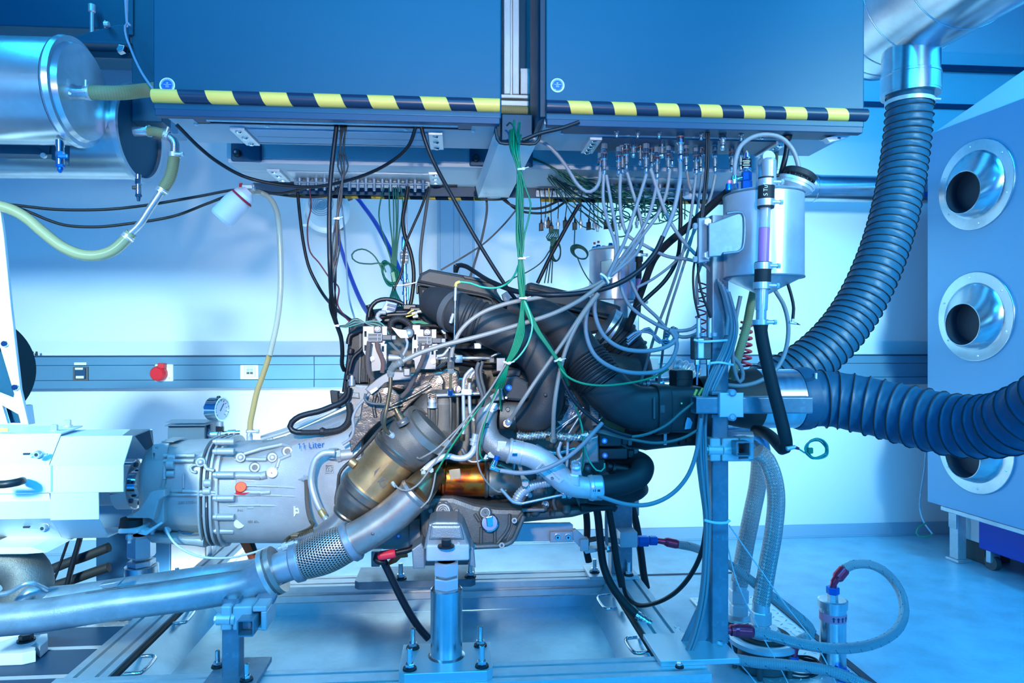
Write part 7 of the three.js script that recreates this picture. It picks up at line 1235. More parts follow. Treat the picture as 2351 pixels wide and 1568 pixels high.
 const n=thing('air_channel','black plastic air channel under the square end of the intake duct','duct');part(n,'channel',loft([[1440,1004,22,30],[1480,1008,26,30],[1530,1004,24,30],[1590,1000,22,30],[1620,998,22,30]].map(([x,y,a,b])=>Array.from({ length:32 },(_,i)=>{ const t=i/32*6.283;return P(x,y,1.66).add(V(0,Q(a,1.66)*Math.cos(t),Q(b,1.66)*Math.sin(t)));}))),m.plastic);part(n,'rail',[pbox(1560,1002,1604,1024,1.62,0.03,0.004),pbox(1576,1008,1590,1016,1.615,0.006,0.001)],m.black);part(n,'white_band',pbox(1524,990,1531,1022,1.622,0.002,0.0005),m.paint);
 const o=thing('mesh_hose','olive mesh covered hose passing under the ribbed intake duct','hose');part(o,'hose',sweep([P(1372,950,1.7),P(1392,966,1.7),P(1425,982,1.7),P(1470,994,1.7),P(1500,996,1.7)],Q(14,1.7),{ seg:16 }),m.yellowHose);part(o,'silver_tie',rod([1372,970,1.67],[1388,950,1.67],0.0025),m.chrome);
 const q=thing('silver_pipes','cluster of short silver pipe ends behind the ribbed intake duct','pipe');part(q,'pipe',[turn([1462,884,1.85],[1520,886,1.85],[[0,0.017],[0.3,0.017],[0.32,0.022],[0.45,0.022],[0.5,0.018],[1,0.018]],24),turn([1508,884,1.84],[1552,880,1.84],[[0,0.02],[0.2,0.022],[0.3,0.02],[1,0.02]],24)],m.galv);part(q,'foil_bag',sweep([P(1540,840,1.86),P(1570,846,1.86),P(1600,862,1.86)],(l,t)=>(a)=>0.022*(1+0.12*Math.sin(l*400+a*3)),{ seg:18,step:0.002 }),m.zinc);part(q,'bracket',pbox(1486,824,1512,850,1.9,0.02,0.003),m.paint);part(q,'upper_pipe',turn([1440,858,1.95],[1500,858,1.95],[[0,0.026],[1,0.026]],24),m.galv);
}
m.nickel=M([0.42,0.38,0.32],0.38,0.6);
const line=(label,pts,r,mt,name='cable',cat='cable',group,o)=>solo(name,label,cat,sweep(pts,r,{ seg:8,...o }),mt,group);
const inD=(d,l)=>l.map(([x,y,e])=>[x,y,e??d]);
const tie=(parent,x,y,D,rp,ax=V(0,1,0))=>{ const c=P(x,y,D),r=Q(rp,D),a=ax.clone().normalize();const o=part(parent,'cable_tie',[pipe(c.clone().addScaledVector(a,-0.002),c.clone().addScaledVector(a,0.002),r,0.0012,20),bx(c.x+r*0.3,c.x+r*0.3+0.006,c.y-0.003,c.y+0.003,c.z+r*0.8,c.z+r*0.8+0.005,0.001),rod(c.clone().add(V(r*0.5,0,r)),c.clone().add(V(r*0.5+0.012,0.003,r+0.006)),0.0011,6)],m.tieWhite);return o;};
line('black cable drooping along the wall to the squeeze bottle, the upper of two',inD(2.0,[[-40,462],[0,467],[60,474],[130,481],[240,481],[330,472],[450,452],[540,436],[586,436],[632,444],[676,439],[700,431]]),0.0042,m.cable);
line('black cable drooping along the wall to the squeeze bottle, the lower of two',inD(2.03,[[-40,462],[20,471],[70,488],[110,505],[150,517],[220,521],[300,513],[400,496],[480,466],[550,442],[621,444],[670,450],[725,452],[766,444],[778,428]]),0.0042,m.cable);
line('long black cable sagging in a wide bow under the gearbox end cabinet',[[405,286,1.56],[419,300,1.57],[455,336,1.6],[500,372,1.64],[560,405,1.68],[640,424,1.7],[720,429,1.7],[800,414,1.68],[880,382,1.63],[938,335,1.57],[956,286,1.54]],0.0042,m.cable);
line('black cable hanging steeply from the cabinet slot across to the green bundle',[[966,286,1.54],[972,310,1.54],[990,360,1.55],[1040,455,1.58],[1100,560,1.6],[1165,662,1.62],[1196,702,1.64]],0.0046,m.cable);
line('black cable running down the wall side past the hose reel to the wiring',inD(2.02,[[682,428],[688,490],[697,560],[710,615],[735,665],[770,708,1.9],[812,740,1.8]]),0.0046,m.cable);
line('thin twisted red and black wire wandering down beside the hose reel',inD(1.98,[[710,428],[714,475],[706,518],[712,578],[733,604],[755,636],[778,662,1.9],[775,698,1.85],[790,724,1.8],[806,743,1.78]]),0.0021,M([0.18,0.03,0.05],0.5,0));
line('thin blue grey cable hanging between the black bundle and the blue hose',inD(2.05,[[782,454],[790,520],[795,600],[801,680,1.95],[816,738,1.8]]),0.0025,m.wallBlue);
{ const g=thing('cable_bundle','bundle of black cables hanging from the cabinet slot down to the wiring harness','cable bundle'),B=1.56;
 part(g,'thick_cable',sweep(inD(B,[[773,287],[769,320],[761,390],[757,450],[756,540],[758,620],[762,690,1.62],[772,742,1.68],[783,775,1.7],[786,810,1.72],[785,836,1.74],[790,850,1.76]]),0.0052,{ seg:10 }),m.cable);
 [[782,4],[786,0],[790,-3],[793,2],[797,-4]].forEach(([x,k],i)=>part(g,'thin_cable',sweep(inD(B,[[x,286],[x-5+k,335],[x-2-k,385],[785+i,405],[780+k,460],[772+i,502],[768+i*2-k,560],[760+i*3+k,640],[756+i*4,700,1.62],[768+i,742,1.68]]),0.0019,{ seg:6 }),m.cable));
 tie(g,773,503,B,8);tie(g,772,748,1.68,8);
 for (let i=0;i<8;i++) part(g,i % 3?'thin_cable':'green_wire',sweep([[772,748,1.68],[792,752-i*0.7,1.68],[815,746-i*2.2,1.68],[845,738+i*1.1,1.68],[868,738+i*2.5,1.68],[884,750+i*2,1.68],[893-i,768+i,1.675]],0.0016,{ seg:6 }),i % 3?m.cable:M([0.05,0.3,0.24],0.4,0));
}
line('black cable falling behind the green wires from the clamp valves',inD(2.0,[[937,428],[932,460],[925,500],[928,535],[944,585],[950,630],[946,680],[942,700]]),0.0058,m.cable);
line('black cable crossing in front of the ball valve with blue lever',inD(1.98,[[984,430],[966,480],[946,525],[930,565],[925,610],[918,635],[910,652],[900,672]]),0.0036,m.cable);
line('dark grey cable hanging straight down onto the air box',inD(1.99,[[986,428],[977,490],[969,545],[965,590],[966,632]]),0.0046,m.greyDark);
line('dark cable hanging behind the trough down past the wall duct',inD(2.1,[[1116,448],[1118,480],[1108,540],[1094,590],[1078,640]]),0.0036,m.greyDark);
line('thin dark cable slanting across the wall duct towards the air box',inD(2.05,[[1188,478],[1160,512],[1115,556],[1070,586],[1012,620]]),0.0026,m.greyDark);
line('black cable pair end sagging behind the green bundle, the higher of two',inD(2.08,[[1150,454],[1172,470],[1205,478],[1245,477],[1285,460]]),0.0036,m.cable);
line('black cable pair end sagging behind the green bundle, the lower of two',inD(2.1,[[1158,456],[1184,480],[1220,489],[1262,486],[1300,462]]),0.0036,m.cable);
{ const D=2.1,g=thing('ball_valve','upright riser pipe with ball valve and blue lever behind the wiring harness','valve');
 part(g,'pipe',turn([931,705,D],[929,600,D],[[0,0.007],[0.25,0.007],[0.26,0.010],[0.34,0.010],[0.35,0.008],[0.6,0.008],[0.61,0.0105],[0.72,0.0105],[0.73,0.008],[1,0.008]],14),m.chrome);part(g,'valve_body',[turn([929,606,D],[928,578,D],[[0,0.012],[0.2,0.014],[0.8,0.014],[1,0.011]],16),rod([920,584,D-0.012],[938,584,D-0.012],0.005),rod([920,597,D-0.012],[938,597,D-0.012],0.005)],m.zinc);
 part(g,'lever',pbox(922,542,931,575,D-0.016,0.008,0.003),m.anoBlue);part(g,'riser',rod([933,578,D],[934,450,D],0.003),m.steel);part(g,'lower_lever',pbox(933,640,938,690,D-0.01,0.006,0.002),m.anoBlue);part(g,'elbow',turn([928,655,D-0.01],[942,652,D-0.01],[[0,0.009],[1,0.007]],12),m.zinc);
}
{ const D=1.72,g=thing('squeeze_bottle','white plastic squeeze bottle hanging tilted under the rear cabinet','bottle'),a=P(505,505,D),b=P(556,452,D),ax=b.clone().sub(a),L=ax.length();
 part(g,'body',turn(a,b,[[0,0.018],[0.04,0.027],[0.12,0.0305],[0.8,0.0305],[0.93,0.027],[1,0.022]],32),m.bottle);part(g,'cap_ring',turn(P(554,455,D),P(556.5,452.5,D),[[0,0.0305],[1,0.027]],32),M([0.55,0.02,0.05],0.5,0));part(g,'shoulder',turn(P(557,452,D),P(571,437,D),[[0,0.0265],[0.4,0.0245],[0.8,0.016],[1,0.013]],28),m.white);
 part(g,'holder',[pbox(553,422,580,434,D,0.03,0.004),turn([579,428,D+0.01],[584,428,D+0.01],[[0,0.008],[1,0.006]],12)],m.zinc);part(g,'holder_cap',turn([556,428,D+0.01],[551,428,D+0.01],[[0,0.009],[1,0.008]],14),m.red);
 solo('breather_hose','clear hose hanging from the squeeze bottle to the top of the gearbox','hose',sweep(inD(1.78,[[576,442,1.74],[598,442],[620,456],[635,485],[641,530],[644,600],[644,660],[640,712],[632,760],[619,815]]),0.0068,{ seg:14 }),m.clearHose);
 const h=thing('breather_hose','amber stained lower end of the clear breather hose on the gearbox nipple','hose');part(h,'hose',sweep(inD(1.8,[[619,815],[604,860],[590,900],[580,945],[575,970],[574,990]]),0.0072,{ seg:14 }),M([0.62,0.45,0.18],0.2,0,{ transmission:0.3,thickness:0 }));hoseClamp(h,P(574,990,1.8),V(0,1,0),0.0085,'clamp',0.008);
}
const G1m=M([0.0,0.20,0.09],0.42,0),G2m=M([0.0,0.13,0.09],0.45,0),G3m=M([0.003,0.07,0.055],0.5,0),beige=m.beige;
{ const D=1.47,g=thing('green_cable_bundle','thick bundle of green thermocouple cables hanging from the trough over the engine','cable bundle');
 for (let i=0;i<11;i++) { const a=i*2.4,o=(k)=>[Math.cos(a+k*0.8)*(5+(i % 3)*1.6),Math.sin(a+k*0.8)*0.006];const s=[[1170+i*2.6,300+(i % 4)*5-(i % 5)*6],[1182+(i-5)*1.8,345],[1191,390],[1194,440],[1194,500],[1195,560],[1196,594],[1196,640],[1199,684]];part(g,'strand',sweep(s.map(([x,y],k)=>{ const q=o(k);const f=k===2||k===6||k===8?0.6:1;return P(x+(k>1?q[0]*f:0),y,D+q[1]*f+(k===0?0.06:0));}),0.0021,{ seg:6 }),i % 3?G1m:G2m);}
 part(g,'strand',sweep(inD(D-0.01,[[1196,396],[1206,430],[1218,466],[1214,500],[1204,540],[1199,590]]),0.0021,{ seg:6 }),G1m);part(g,'strand',sweep(inD(D-0.01,[[1188,400],[1189,440],[1188,500],[1190,590]]),0.0021,{ seg:6 }),G1m);
 part(g,'strand',sweep([[1164,288,D+0.1],[1172,282,D+0.06],[1182,296,D+0.03],[1190,330,D]],0.0021,{ seg:6 }),G2m);
 for (const [x,y] of [[1195,390],[1197,594],[1200,685]]) tie(g,x,y,D,9);
 for (let i=0;i<6;i++) part(g,'strand',sweep([[1198+i,686,D],[1194+i*1.5,725,D+0.005],[1186+i*3.4,765,D+0.008],[1174+i*3,805,D+0.01],[1160+i*1.6,836,D+0.015],[1146+i*3,866,D+0.02],[1128+i*5,892,D+0.03+i*0.004]],0.0021,{ seg:6 }),G1m);
 part(g,'strand',sweep([[1204,690,D],[1218,726,D],[1222,752,D-0.01],[1210,792,D-0.005],[1186,824,D],[1168,836,D+0.01]],0.0022,{ seg:6 }),M([0.12,0.5,0.3],0.4,0));tie(g,1163,833,D+0.012,9,V(0.5,1,0));
 for (let i=0;i<6;i++) part(g,'strand',sweep([[1199+i,686,D],[1210+i*2,722,D+0.004],[1232+i*1.6,762,D+0.006],[1258+i*1.2,798,D+0.008],[1278+i,828,D+0.01],[1288+i*1.4,850,D+0.012],[1290+i*3,870+i*3,D+0.03+i*0.01]],0.0021,{ seg:6 }),G1m);tie(g,1280,826,D+0.01,9,V(-0.5,1,0));
}
line('bright green cable swinging from the bundle across the ribbed intake duct',[[1286,845,1.48],[1302,864,1.48],[1330,878,1.48],[1375,885,1.48],[1440,880,1.5],[1500,866,1.53],[1534,848,1.56]],0.0025,M([0.02,0.30,0.13],0.4,0));
{ const g=thing('thermocouple','thin probe with yellow joint and green lead standing on the engine top','sensor');part(g,'probe',sweep(inD(1.55,[[1042,800],[1044,740],[1045,690],[1046,656]]),0.0018,{ seg:6 }),m.chrome);part(g,'probe_sleeve',rod([1045,690,1.55],[1046,660,1.55],0.003),m.zinc);part(g,'joint',sweep(inD(1.55,[[1046,658],[1048,650],[1056,647]]),0.0034,{ seg:8 }),m.yellow);part(g,'lead',sweep(inD(1.55,[[1056,647],[1080,650],[1106,659],[1138,661],[1160,654],[1180,634,1.52],[1192,605,1.5]]),0.0024,{ seg:8 }),M([0.02,0.4,0.24],0.4,0));}
line('green lead ending at the compressor housing below the bundle',[[1150,868,1.5],[1148,890,1.53],[1148,915,1.56],[1150,940,1.58]],0.002,G1m);
line('green lead dropping beside the cast elbow to a small probe',[[1150,872,1.5],[1136,905,1.51],[1118,955,1.51],[1105,1005,1.51],[1101,1035,1.51],[1105,1052,1.51],[1114,1057,1.52]],0.0021,G1m);
line('green lead crossing the dark gap to the front of the copper converter',[[1128,892,1.5],[1100,935,1.5],[1064,985,1.5],[1030,1035,1.51],[1010,1070,1.53],[1001,1084,1.54]],0.0021,M([0.02,0.30,0.13],0.4,0));
line('pale measuring lead running to the dome of the golden converter',[[1162,836,1.48],[1128,890,1.49],[1090,940,1.49],[1040,995,1.5],[1000,1032,1.5],[970,1050,1.51],[960,1053,1.53],[955,1044,1.54]],0.0021,beige);
line('pale measuring lead bowing down to the golden canister',[[1158,842,1.48],[1118,905,1.49],[1070,965,1.49],[1020,1030,1.49],[985,1080,1.49],[960,1112,1.49],[936,1126,1.49],[916,1122,1.5],[906,1112,1.51]],0.0021,beige);
line('pale lead hanging from the joint onto the front pipe',[[1000,1086,1.54],[994,1120,1.52],[984,1148,1.5],[966,1166,1.5]],0.0021,beige);
line('pale lead looping past the copper converter to its outlet',[[1140,905,1.51],[1118,950,1.51],[1100,1000,1.51],[1095,1045,1.51],[1102,1080,1.52],[1122,1112,1.54],[1146,1130,1.56],[1162,1126,1.57]],0.0021,beige);
line('green lead dropping between the solenoids, the straight one',[[1298,880,1.52],[1320,930,1.52],[1334,975,1.52],[1338,1010,1.53],[1339,1050,1.54],[1336,1082,1.55]],0.0021,G1m);
{ const g=thing('green_lead','green lead curling up under the lower solenoid beside the charge pipe','cable');part(g,'wire',sweep([[1300,886,1.52],[1322,936,1.52],[1336,980,1.52],[1342,1026,1.53],[1354,1060,1.53],[1374,1082,1.53],[1386,1078,1.53],[1388,1064,1.54]],0.0021,{ seg:6 }),M([0.02,0.4,0.24],0.4,0));tie(g,1340,998,1.52,6);}
{ const D=2.0,g=thing('green_cable_bundle','loose bundle of green cables with a loop tied up behind the air box','cable bundle');
 [[880,430,870,495],[893,430,895,500],[903,430,904,510],[908,430,910,520],[914,430,913,515],[921,430,925,470]].forEach(([x,y,x2,y2],i)=>part(g,'strand',sweep(inD(D,[[x,y],[x2,y2],[(i?898:886)+i*3,560],[898+i*2.4,600],[899+i*2,630],[902+i,658],[896+i*4,684,1.92],[900+i*6,706,1.85]]),0.0022,{ seg:6 }),G2m));
 part(g,'loop',sweep(inD(D-0.02,[[886,625],[876,605],[850,606],[820,602],[807,589],[814,577],[834,572],[856,584],[870,604],[882,632]]),0.0023,{ seg:6 }),G2m);
 for (let k=0;k<5;k++) part(g,'coil_loop',sweep(new THREE.CatmullRomCurve3(ring(890+k*2,628,12+k*1.5,30-k*2,9,k).map(([x,y],i)=>P(x+(y-628)*0.25,y,D-0.01+0.006*Math.sin(i*2+k))),true),0.0021,{ seg:6,n:50,caps:false }),G2m);tie(g,905,656,D,8);part(g,'long_tie',sweep(inD(D-0.02,[[905,656],[930,654],[958,648]]),0.0022,{ seg:6 }),m.tieWhite);part(g,'plug',slab([[896,625],[906,622],[910,646],[902,650]],D-0.02,0.012,0.002),m.green);
}
{ const D=2.02,g=thing('green_wire_thicket','dense tangle of dark green wires below the clamp valves of the rear cabinet','wiring');
 for (let i=0;i<22;i++) { const y0=352+rr(-4,14),e=1420+i*8+rr(-10,10);part(g,'strand',sweep(inD(D-rr(0,0.12),[[1218,y0-2],[1262+rr(-8,8),372+rr(-6,14)],[1310+rr(-10,10),398+rr(-8,26)],[1362+rr(-14,14),424+rr(-10,30)],[(1362+e)/2,440+rr(-12,36)],[e,455+rr(-14,40)],[e+rr(-8,14),482+rr(-10,34)]]),0.0019,{ seg:5 }),i % 2?G3m:G2m);}
 for (let i=0;i<14;i++) { const cx=1400+i*11+rr(-10,10),cy=478+rr(-18,22),a=rr(14,34),b=rr(8,20),t=rr(0,6);part(g,'loop',sweep(new THREE.CatmullRomCurve3(ring(cx,cy,a,b,8,t).map(([x,y],k)=>P(x+2*Math.sin(k*2+i),y,D-0.03+rr(-0.03,0.03))),true),0.0018,{ seg:5,n:40,caps:false }),i % 2?G3m:G2m);}
 part(g,'big_loop',sweep(new THREE.CatmullRomCurve3(ring(1500,490,40,24,10).map(([x,y],k)=>P(x+(k % 3),y,D-0.05)),true),0.0021,{ seg:6,n:60,caps:false }),G2m);part(g,'big_loop',sweep(new THREE.CatmullRomCurve3(ring(1425,520,26,24,10).map(([x,y],k)=>P(x-(k % 3),y,D-0.05)),true),0.0021,{ seg:6,n:60,caps:false }),G2m);
 for (let i=0;i<8;i++) { const x=1225+i*9;part(g,'strand',sweep(inD(D-0.02*(i % 3),[[1220,356+i],[x+40,420+i*4],[x+70,455+rr(0,16)],[x+110,480+rr(0,40)],[x+140,520+rr(-20,20)]]),0.0018,{ seg:5 }),G3m);}
}
const PLG=[[1243,512],[1252,508],[1259,506],[1266,518],[1281,510],[1298,506],[1320,510],[1333,508],[1352,510],[1364,512],[1372,516],[1392,508],[1406,514],[1423,512],[1462,508]];
const ORD=['first','second','third','fourth','fifth','sixth','seventh','eighth','ninth','tenth','eleventh','twelfth','thirteenth','fourteenth','fifteenth','sixteenth','seventeenth','eighteenth','nineteenth','twentieth'];
PLG.forEach(([x,y],i)=>{ const D=2.06+(i % 3)*0.02,g=thing('measuring_plug',`small measuring plug hanging on a thin wire, ${ORD[i]} in the row from the cable trough`,'plug','hanging measuring plugs');
 part(g,'wire',sweep(inD(D,[[x+(i % 4)*3-5,432],[x+(i % 3)*2-1,470],[x,y-8]]),0.0016,{ seg:5 }),i % 4===2?m.yellow:m.cable);
 if (i % 3===1||i % 5===4) part(g,'round_plug',[turn([x,y+16,D],[x,y-8,D],[[0,0.004],[0.3,0.004],[0.32,0.0062],[0.6,0.0062],[0.62,0.004],[1,0.0025]],10)],m.zinc);else { part(g,'flat_plug',slab([[x-5,y],[x+5,y-1],[x+5,y+17],[x-5,y+18]],D,0.010,0.002),m.black);part(g,'wire_boot',turn([x,y+1,D+0.005],[x,y-9,D+0.005],[[0,0.004],[1,0.002]],8),m.black);} });
{ const D=1.98;const g=thing('cable_coil','dark green cable coil hanging in a tall ring below the plugs','cable');for (let k=0;k<4;k++) part(g,'ring',sweep(new THREE.CatmullRomCurve3(ring(1275+k,576+k,12-k,24-k*1.5,9,k*0.5).map(([x,y],i)=>P(x,y,D+0.004*Math.sin(i+k*2))),true),0.0021,{ seg:6,n:50,caps:false }),G3m);
 for (let k=0;k<6;k++) part(g,'tangle',sweep(inD(D-0.01,[[1272+k*2,526],[1260+k*4,536+k*2],[1254+k*3,548],[1268+k*2,554-k*2],[1280-k*3,545+k],[1266,566]]),0.002,{ seg:6 }),k % 2?G3m:G2m);for (let k=0;k<3;k++) part(g,'tail',sweep(inD(D,[[1266+k*2,580],[1258+k*5,610],[1250+k*8,650]]),0.0019,{ seg:6 }),G3m);part(g,'tail',sweep(inD(D,[[1262,575],[1245,600],[1215,622],[1180,638],[1150,655]]),0.002,{ seg:6 }),G3m);
 const h=thing('cable_coil','dark green cable coil hanging in a flat ring on a yellow wire','cable');for (let k=0;k<4;k++) part(h,'ring',sweep(new THREE.CatmullRomCurve3(ring(1330+k,578+k,20-k*1.5,15-k,9,k*0.7).map(([x,y],i)=>P(x,y+(x-1330)*0.3,D+0.004*Math.sin(i+k*2))),true),0.0021,{ seg:6,n:50,caps:false }),G3m);part(h,'lead',sweep(inD(D,[[1320,520],[1319,545],[1318,566]]),0.0019,{ seg:6 }),G3m);part(h,'tail',sweep(inD(D,[[1326,592],[1336,616],[1350,640],[1360,652]]),0.0018,{ seg:6 }),G3m);}
line('stiff black cable slanting from the plugs down to the farther air box',inD(1.96,[[1330,470],[1312,500],[1290,540],[1262,592],[1234,650]]),0.0056,m.cable);
const M0r=M([0.3,0.06,0.05],0.4,0.3);
function coupling(x,yTop,D,len,fat=1) { const g=new THREE.Group();g.name=nm('hose_coupling');scene.add(g);const s=len,R=Q(7.5,D)*fat,c=P(x,yTop,D),t=(a,b,pr,sg=16)=>turn(c.clone().add(V(0,-a*s,0)),c.clone().add(V(0,-b*s,0)),pr,sg);part(g,'nut',hexa(c,c.clone().add(V(0,-0.16*s,0)),R*1.05),m.dullSteel);part(g,'sleeve',t(0.15,0.5,[[0,R*0.8],[0.1,R],[0.4,R],[0.45,R*0.9],[0.55,R*0.9],[0.6,R],[0.9,R],[1,R*0.8]]),m.chrome);part(g,'seal_ring',t(0.30,0.32,[[0,R*1.01],[1,R*1.01]]),M0r);part(g,'body',t(0.5,0.78,[[0,R*0.6],[0.2,R*0.6],[0.22,R*0.82],[0.7,R*0.82],[0.72,R*0.6],[1,R*0.6]],6),m.dullSteel);part(g,'tail',t(0.76,1,[[0,R*0.5],[0.3,R*0.72],[0.7,R*0.66],[1,R*0.42]]),m.chrome);things.push(g);return g;}
const CPL=[[1378,352,64],[1387,330,76],[1420,338,66],[1429,326,78],[1438,322,72],[1483,330,70],[1496,322,66],[1508,338,76],[1534,336,62],[1542,318,66],[1575,332,62],[1598,338,66],[1608,330,70],[1622,326,60],[1641,324,76],[1680,330,66],[1700,326,70],[1454,318,44],[1470,320,60],[1520,316,48]];
CPL.forEach(([x,y,l],i)=>tag(coupling(x,y,1.66-(i % 3)*0.012,Q(l,1.66),i % 2?1:0.85),`steel hose coupling under the accessory cabinet, ${ORD[i]} from the trough in the long rear row`,'coupling','hose couplings of the rear row'));
[[1416,290,26,0.8],[1464,291,26,0.8],[1513,292,26,0.8],[1562,290,84,1.25],[1610,296,26,0.8],[1659,294,52,1.2],[1702,298,26,0.8],[1750,300,20,0.9]].forEach(([x,y,l,f],i)=>tag(coupling(x,y,1.55,Q(l,1.55),f),`steel coupling on the front rail of the accessory cabinet, ${ORD[i]} from the trough`,'coupling','couplings of the front rail'));
{ const g=thing('cable_gland','black rubber cable gland with thick cable at the outer end of the coupling rail','gland');part(g,'gland',turn([1808,296,1.55],[1807,322,1.55],[[0,0.015],[0.4,0.015],[0.5,0.012],[1,0.009]],20),m.rubber);part(g,'cable',sweep(inD(1.55,[[1807,318],[1806,345],[1798,382],[1790,410,1.57]]),0.0062,{ seg:10 }),m.cable);}
const gh=(label,l,r=0.0042,mt=m.greyCable)=>line(label,l,r,mt,'measuring_hose','hose');
const H=1.62;
gh('clear grey hose from the first coupling bowing back up to the trough',inD(H,[[1378,394],[1376,416],[1366,434],[1350,441],[1328,426],[1296,376],[1258,334],[1222,316]]),0.0046);
gh('grey hose dropping from the first couplings to the cable tie, the bulging one',inD(H,[[1386,400],[1385,460],[1396,510,1.6],[1412,560,1.58],[1412,600,1.56],[1398,628,1.54],[1384,646,1.53]]));
gh('grey hose dropping from the second coupling close beside the bulging one',inD(H,[[1392,402],[1402,460],[1413,520,1.6],[1418,570,1.58],[1410,606,1.56],[1392,640,1.53]]));
gh('grey hose bending far across towards the tall post',inD(H,[[1425,400],[1423,440],[1427,498],[1441,540],[1478,562],[1530,588],[1590,598],[1640,622,1.58],[1664,660,1.54]]));
gh('grey hose from the fourth coupling crossing over to the air box side',inD(H,[[1440,396],[1450,432],[1470,498],[1476,540],[1462,580,1.58],[1424,616,1.55],[1390,640,1.53]]));
gh('grey hose swinging left below the couplings to the gathered tie',inD(1.58,[[1484,400],[1472,440],[1452,500],[1436,550],[1412,600,1.55],[1394,640,1.52]]));
gh('grey hose running slanted from the middle couplings to the post',inD(1.6,[[1494,388],[1508,432],[1535,502],[1570,555],[1612,600,1.58],[1652,650,1.55],[1672,712,1.53],[1668,770,1.52]]),0.0046);
gh('grey hose curving from the seventh coupling into the gathered hoses',inD(1.6,[[1509,414],[1502,452],[1484,508],[1450,562],[1416,606,1.56],[1396,636,1.53]]));
gh('grey hose leaning across the others below the eighth coupling',inD(1.61,[[1538,388],[1530,442],[1510,492],[1480,534],[1440,590,1.57],[1398,640,1.54]]));
gh('grey hose with black lower end sweeping over the air boxes to a sensor',inD(1.5,[[1562,374,1.55],[1560,420],[1545,490],[1522,545]]),0.005);
gh('black sheathed hose sweeping in a long bow over both air boxes',inD(1.5,[[1522,543],[1504,580],[1466,622],[1410,655],[1340,672],[1260,677],[1190,670,1.54],[1130,648,1.6],[1090,624,1.7],[1068,611,1.74],[1052,610,1.76],[1047,622,1.77]]),0.0058,m.cable);
gh('grey hose passing behind the thick black hose to the valve pair',inD(1.66,[[1577,392],[1584,430],[1606,470],[1622,520],[1618,580],[1600,640],[1602,700]]),0.0038);
gh('grey hose hanging long and slanting to the silver pipes',inD(1.63,[[1598,402],[1592,450],[1582,520],[1562,600],[1532,690,1.68],[1506,760,1.72],[1480,850,1.76],[1470,880,1.78]]),0.0038);
gh('grey hose hanging long beside the slanting one to the duct end',inD(1.64,[[1612,400],[1604,460],[1590,540],[1560,640],[1530,740,1.7],[1520,820,1.74],[1512,884,1.76]]),0.0034);
gh('grey hose from the outer couplings crossing down to the post ties',inD(1.64,[[1642,402],[1632,450],[1600,520],[1560,590],[1500,640],[1462,660]]),0.0034);
{ const g=thing('hose_tie','white cable tie gathering the grey hoses above the farther air box','cable tie');tie(g,1388,640,1.53,15,V(0.8,0.7,0));part(g,'strap',sweep(inD(1.505,[[1378,628],[1390,636],[1398,650]]),0.0026),m.tieWhite);}
gh('grey hose fanning out from the tie to the probe over the engine top',inD(1.51,[[1384,646],[1340,666],[1250,681],[1160,698],[1100,722],[1060,756],[1042,790],[1036,820]]),0.005,m.beige);
gh('long grey hose fanning out from the tie to the elbow fitting at the heat shield',inD(1.49,[[1388,648],[1330,690],[1270,720],[1190,746],[1100,772],[1020,792],[960,812],[925,829]]),0.0052,m.beige);
gh('grey hose fanning out from the tie to the compressor inlet',inD(1.5,[[1372,672],[1334,724],[1290,790],[1240,860],[1196,926],[1172,964,1.54]]),0.0046,m.beige);
gh('grey hose fanning out from the tie down to the foil wrapped line',inD(1.5,[[1374,674],[1330,736],[1300,800],[1282,870],[1272,940],[1270,1000,1.53]]),0.005,m.beige);
gh('grey hose loop round the ribbed duct, the wider of two',inD(1.53,[[1362,680],[1347,720],[1346,768],[1366,816],[1410,846],[1468,857],[1522,848],[1546,820],[1554,785],[1540,758]]),0.005);
gh('grey hose loop round the ribbed duct, the tighter of two',inD(1.53,[[1366,680],[1366,722],[1386,770],[1424,798],[1480,806],[1530,796],[1554,776],[1550,762],[1536,758]]),0.005);
gh('grey hose bent along the thicket to the knot beside the post, upper run',inD(1.58,[[1424,604],[1424,650],[1444,700],[1492,736],[1540,758],[1586,756],[1606,742]]),0.0044);
gh('grey hose bent along the thicket to the knot beside the post, lower run',inD(1.62,[[1446,640],[1470,690],[1510,730],[1538,762],[1568,774],[1600,766],[1612,752]]),0.0044);
{ const g=thing('hose_knot','knotted coil of dark hoses hanging between the ribbed duct and the post','hose coil');for (let k=0;k<5;k++) part(g,'coil',sweep(inD(1.68,[[1440,778+k*3],[1460,764+k*2],[1490,762-k*2],[1512,778+k*2],[1528,792-k*3],[1546,780+k*3],[1556,760+k*2],[1546,752],[1530,766+k*3]]),0.0042,{ seg:8 }),k % 2?m.cable:m.wallBlue);tie(g,1543,764,1.67,10,V(0,1,0));}
gh('grey hose curving from the elbow probe under the charge pipe to the duct',inD(1.48,[[1148,1080],[1190,1086],[1240,1080],[1290,1058],[1330,1028],[1360,996],[1382,972,1.5]]),0.005,m.greyCable);
gh('clear hose sweeping in a wide bow from the bleed fitting up to the post',[[1322,1129,1.54],[1350,1130,1.53],[1390,1144,1.52],[1440,1158,1.51],[1490,1158,1.5],[1540,1136,1.5],[1578,1094,1.5],[1600,1034,1.5],[1610,960,1.5]],0.005);
gh('dark green grey lead from the duct end sagging below the intake, higher run',inD(1.51,[[1592,925],[1566,945],[1530,976],[1480,998],[1430,1002],[1380,988],[1352,992]]),0.0034,M([0.10,0.14,0.13],0.4,0));
gh('dark green grey lead from the duct end sagging below the intake, lower run',inD(1.51,[[1606,985],[1566,1006],[1510,1017],[1455,1010],[1410,1000],[1370,990]]),0.0034,M([0.10,0.14,0.13],0.4,0));
gh('black cable running from the green bundle down along the intake duct',inD(1.5,[[1284,850],[1300,890],[1326,930],[1370,968],[1410,990],[1450,1002]]),0.0042,m.cable);
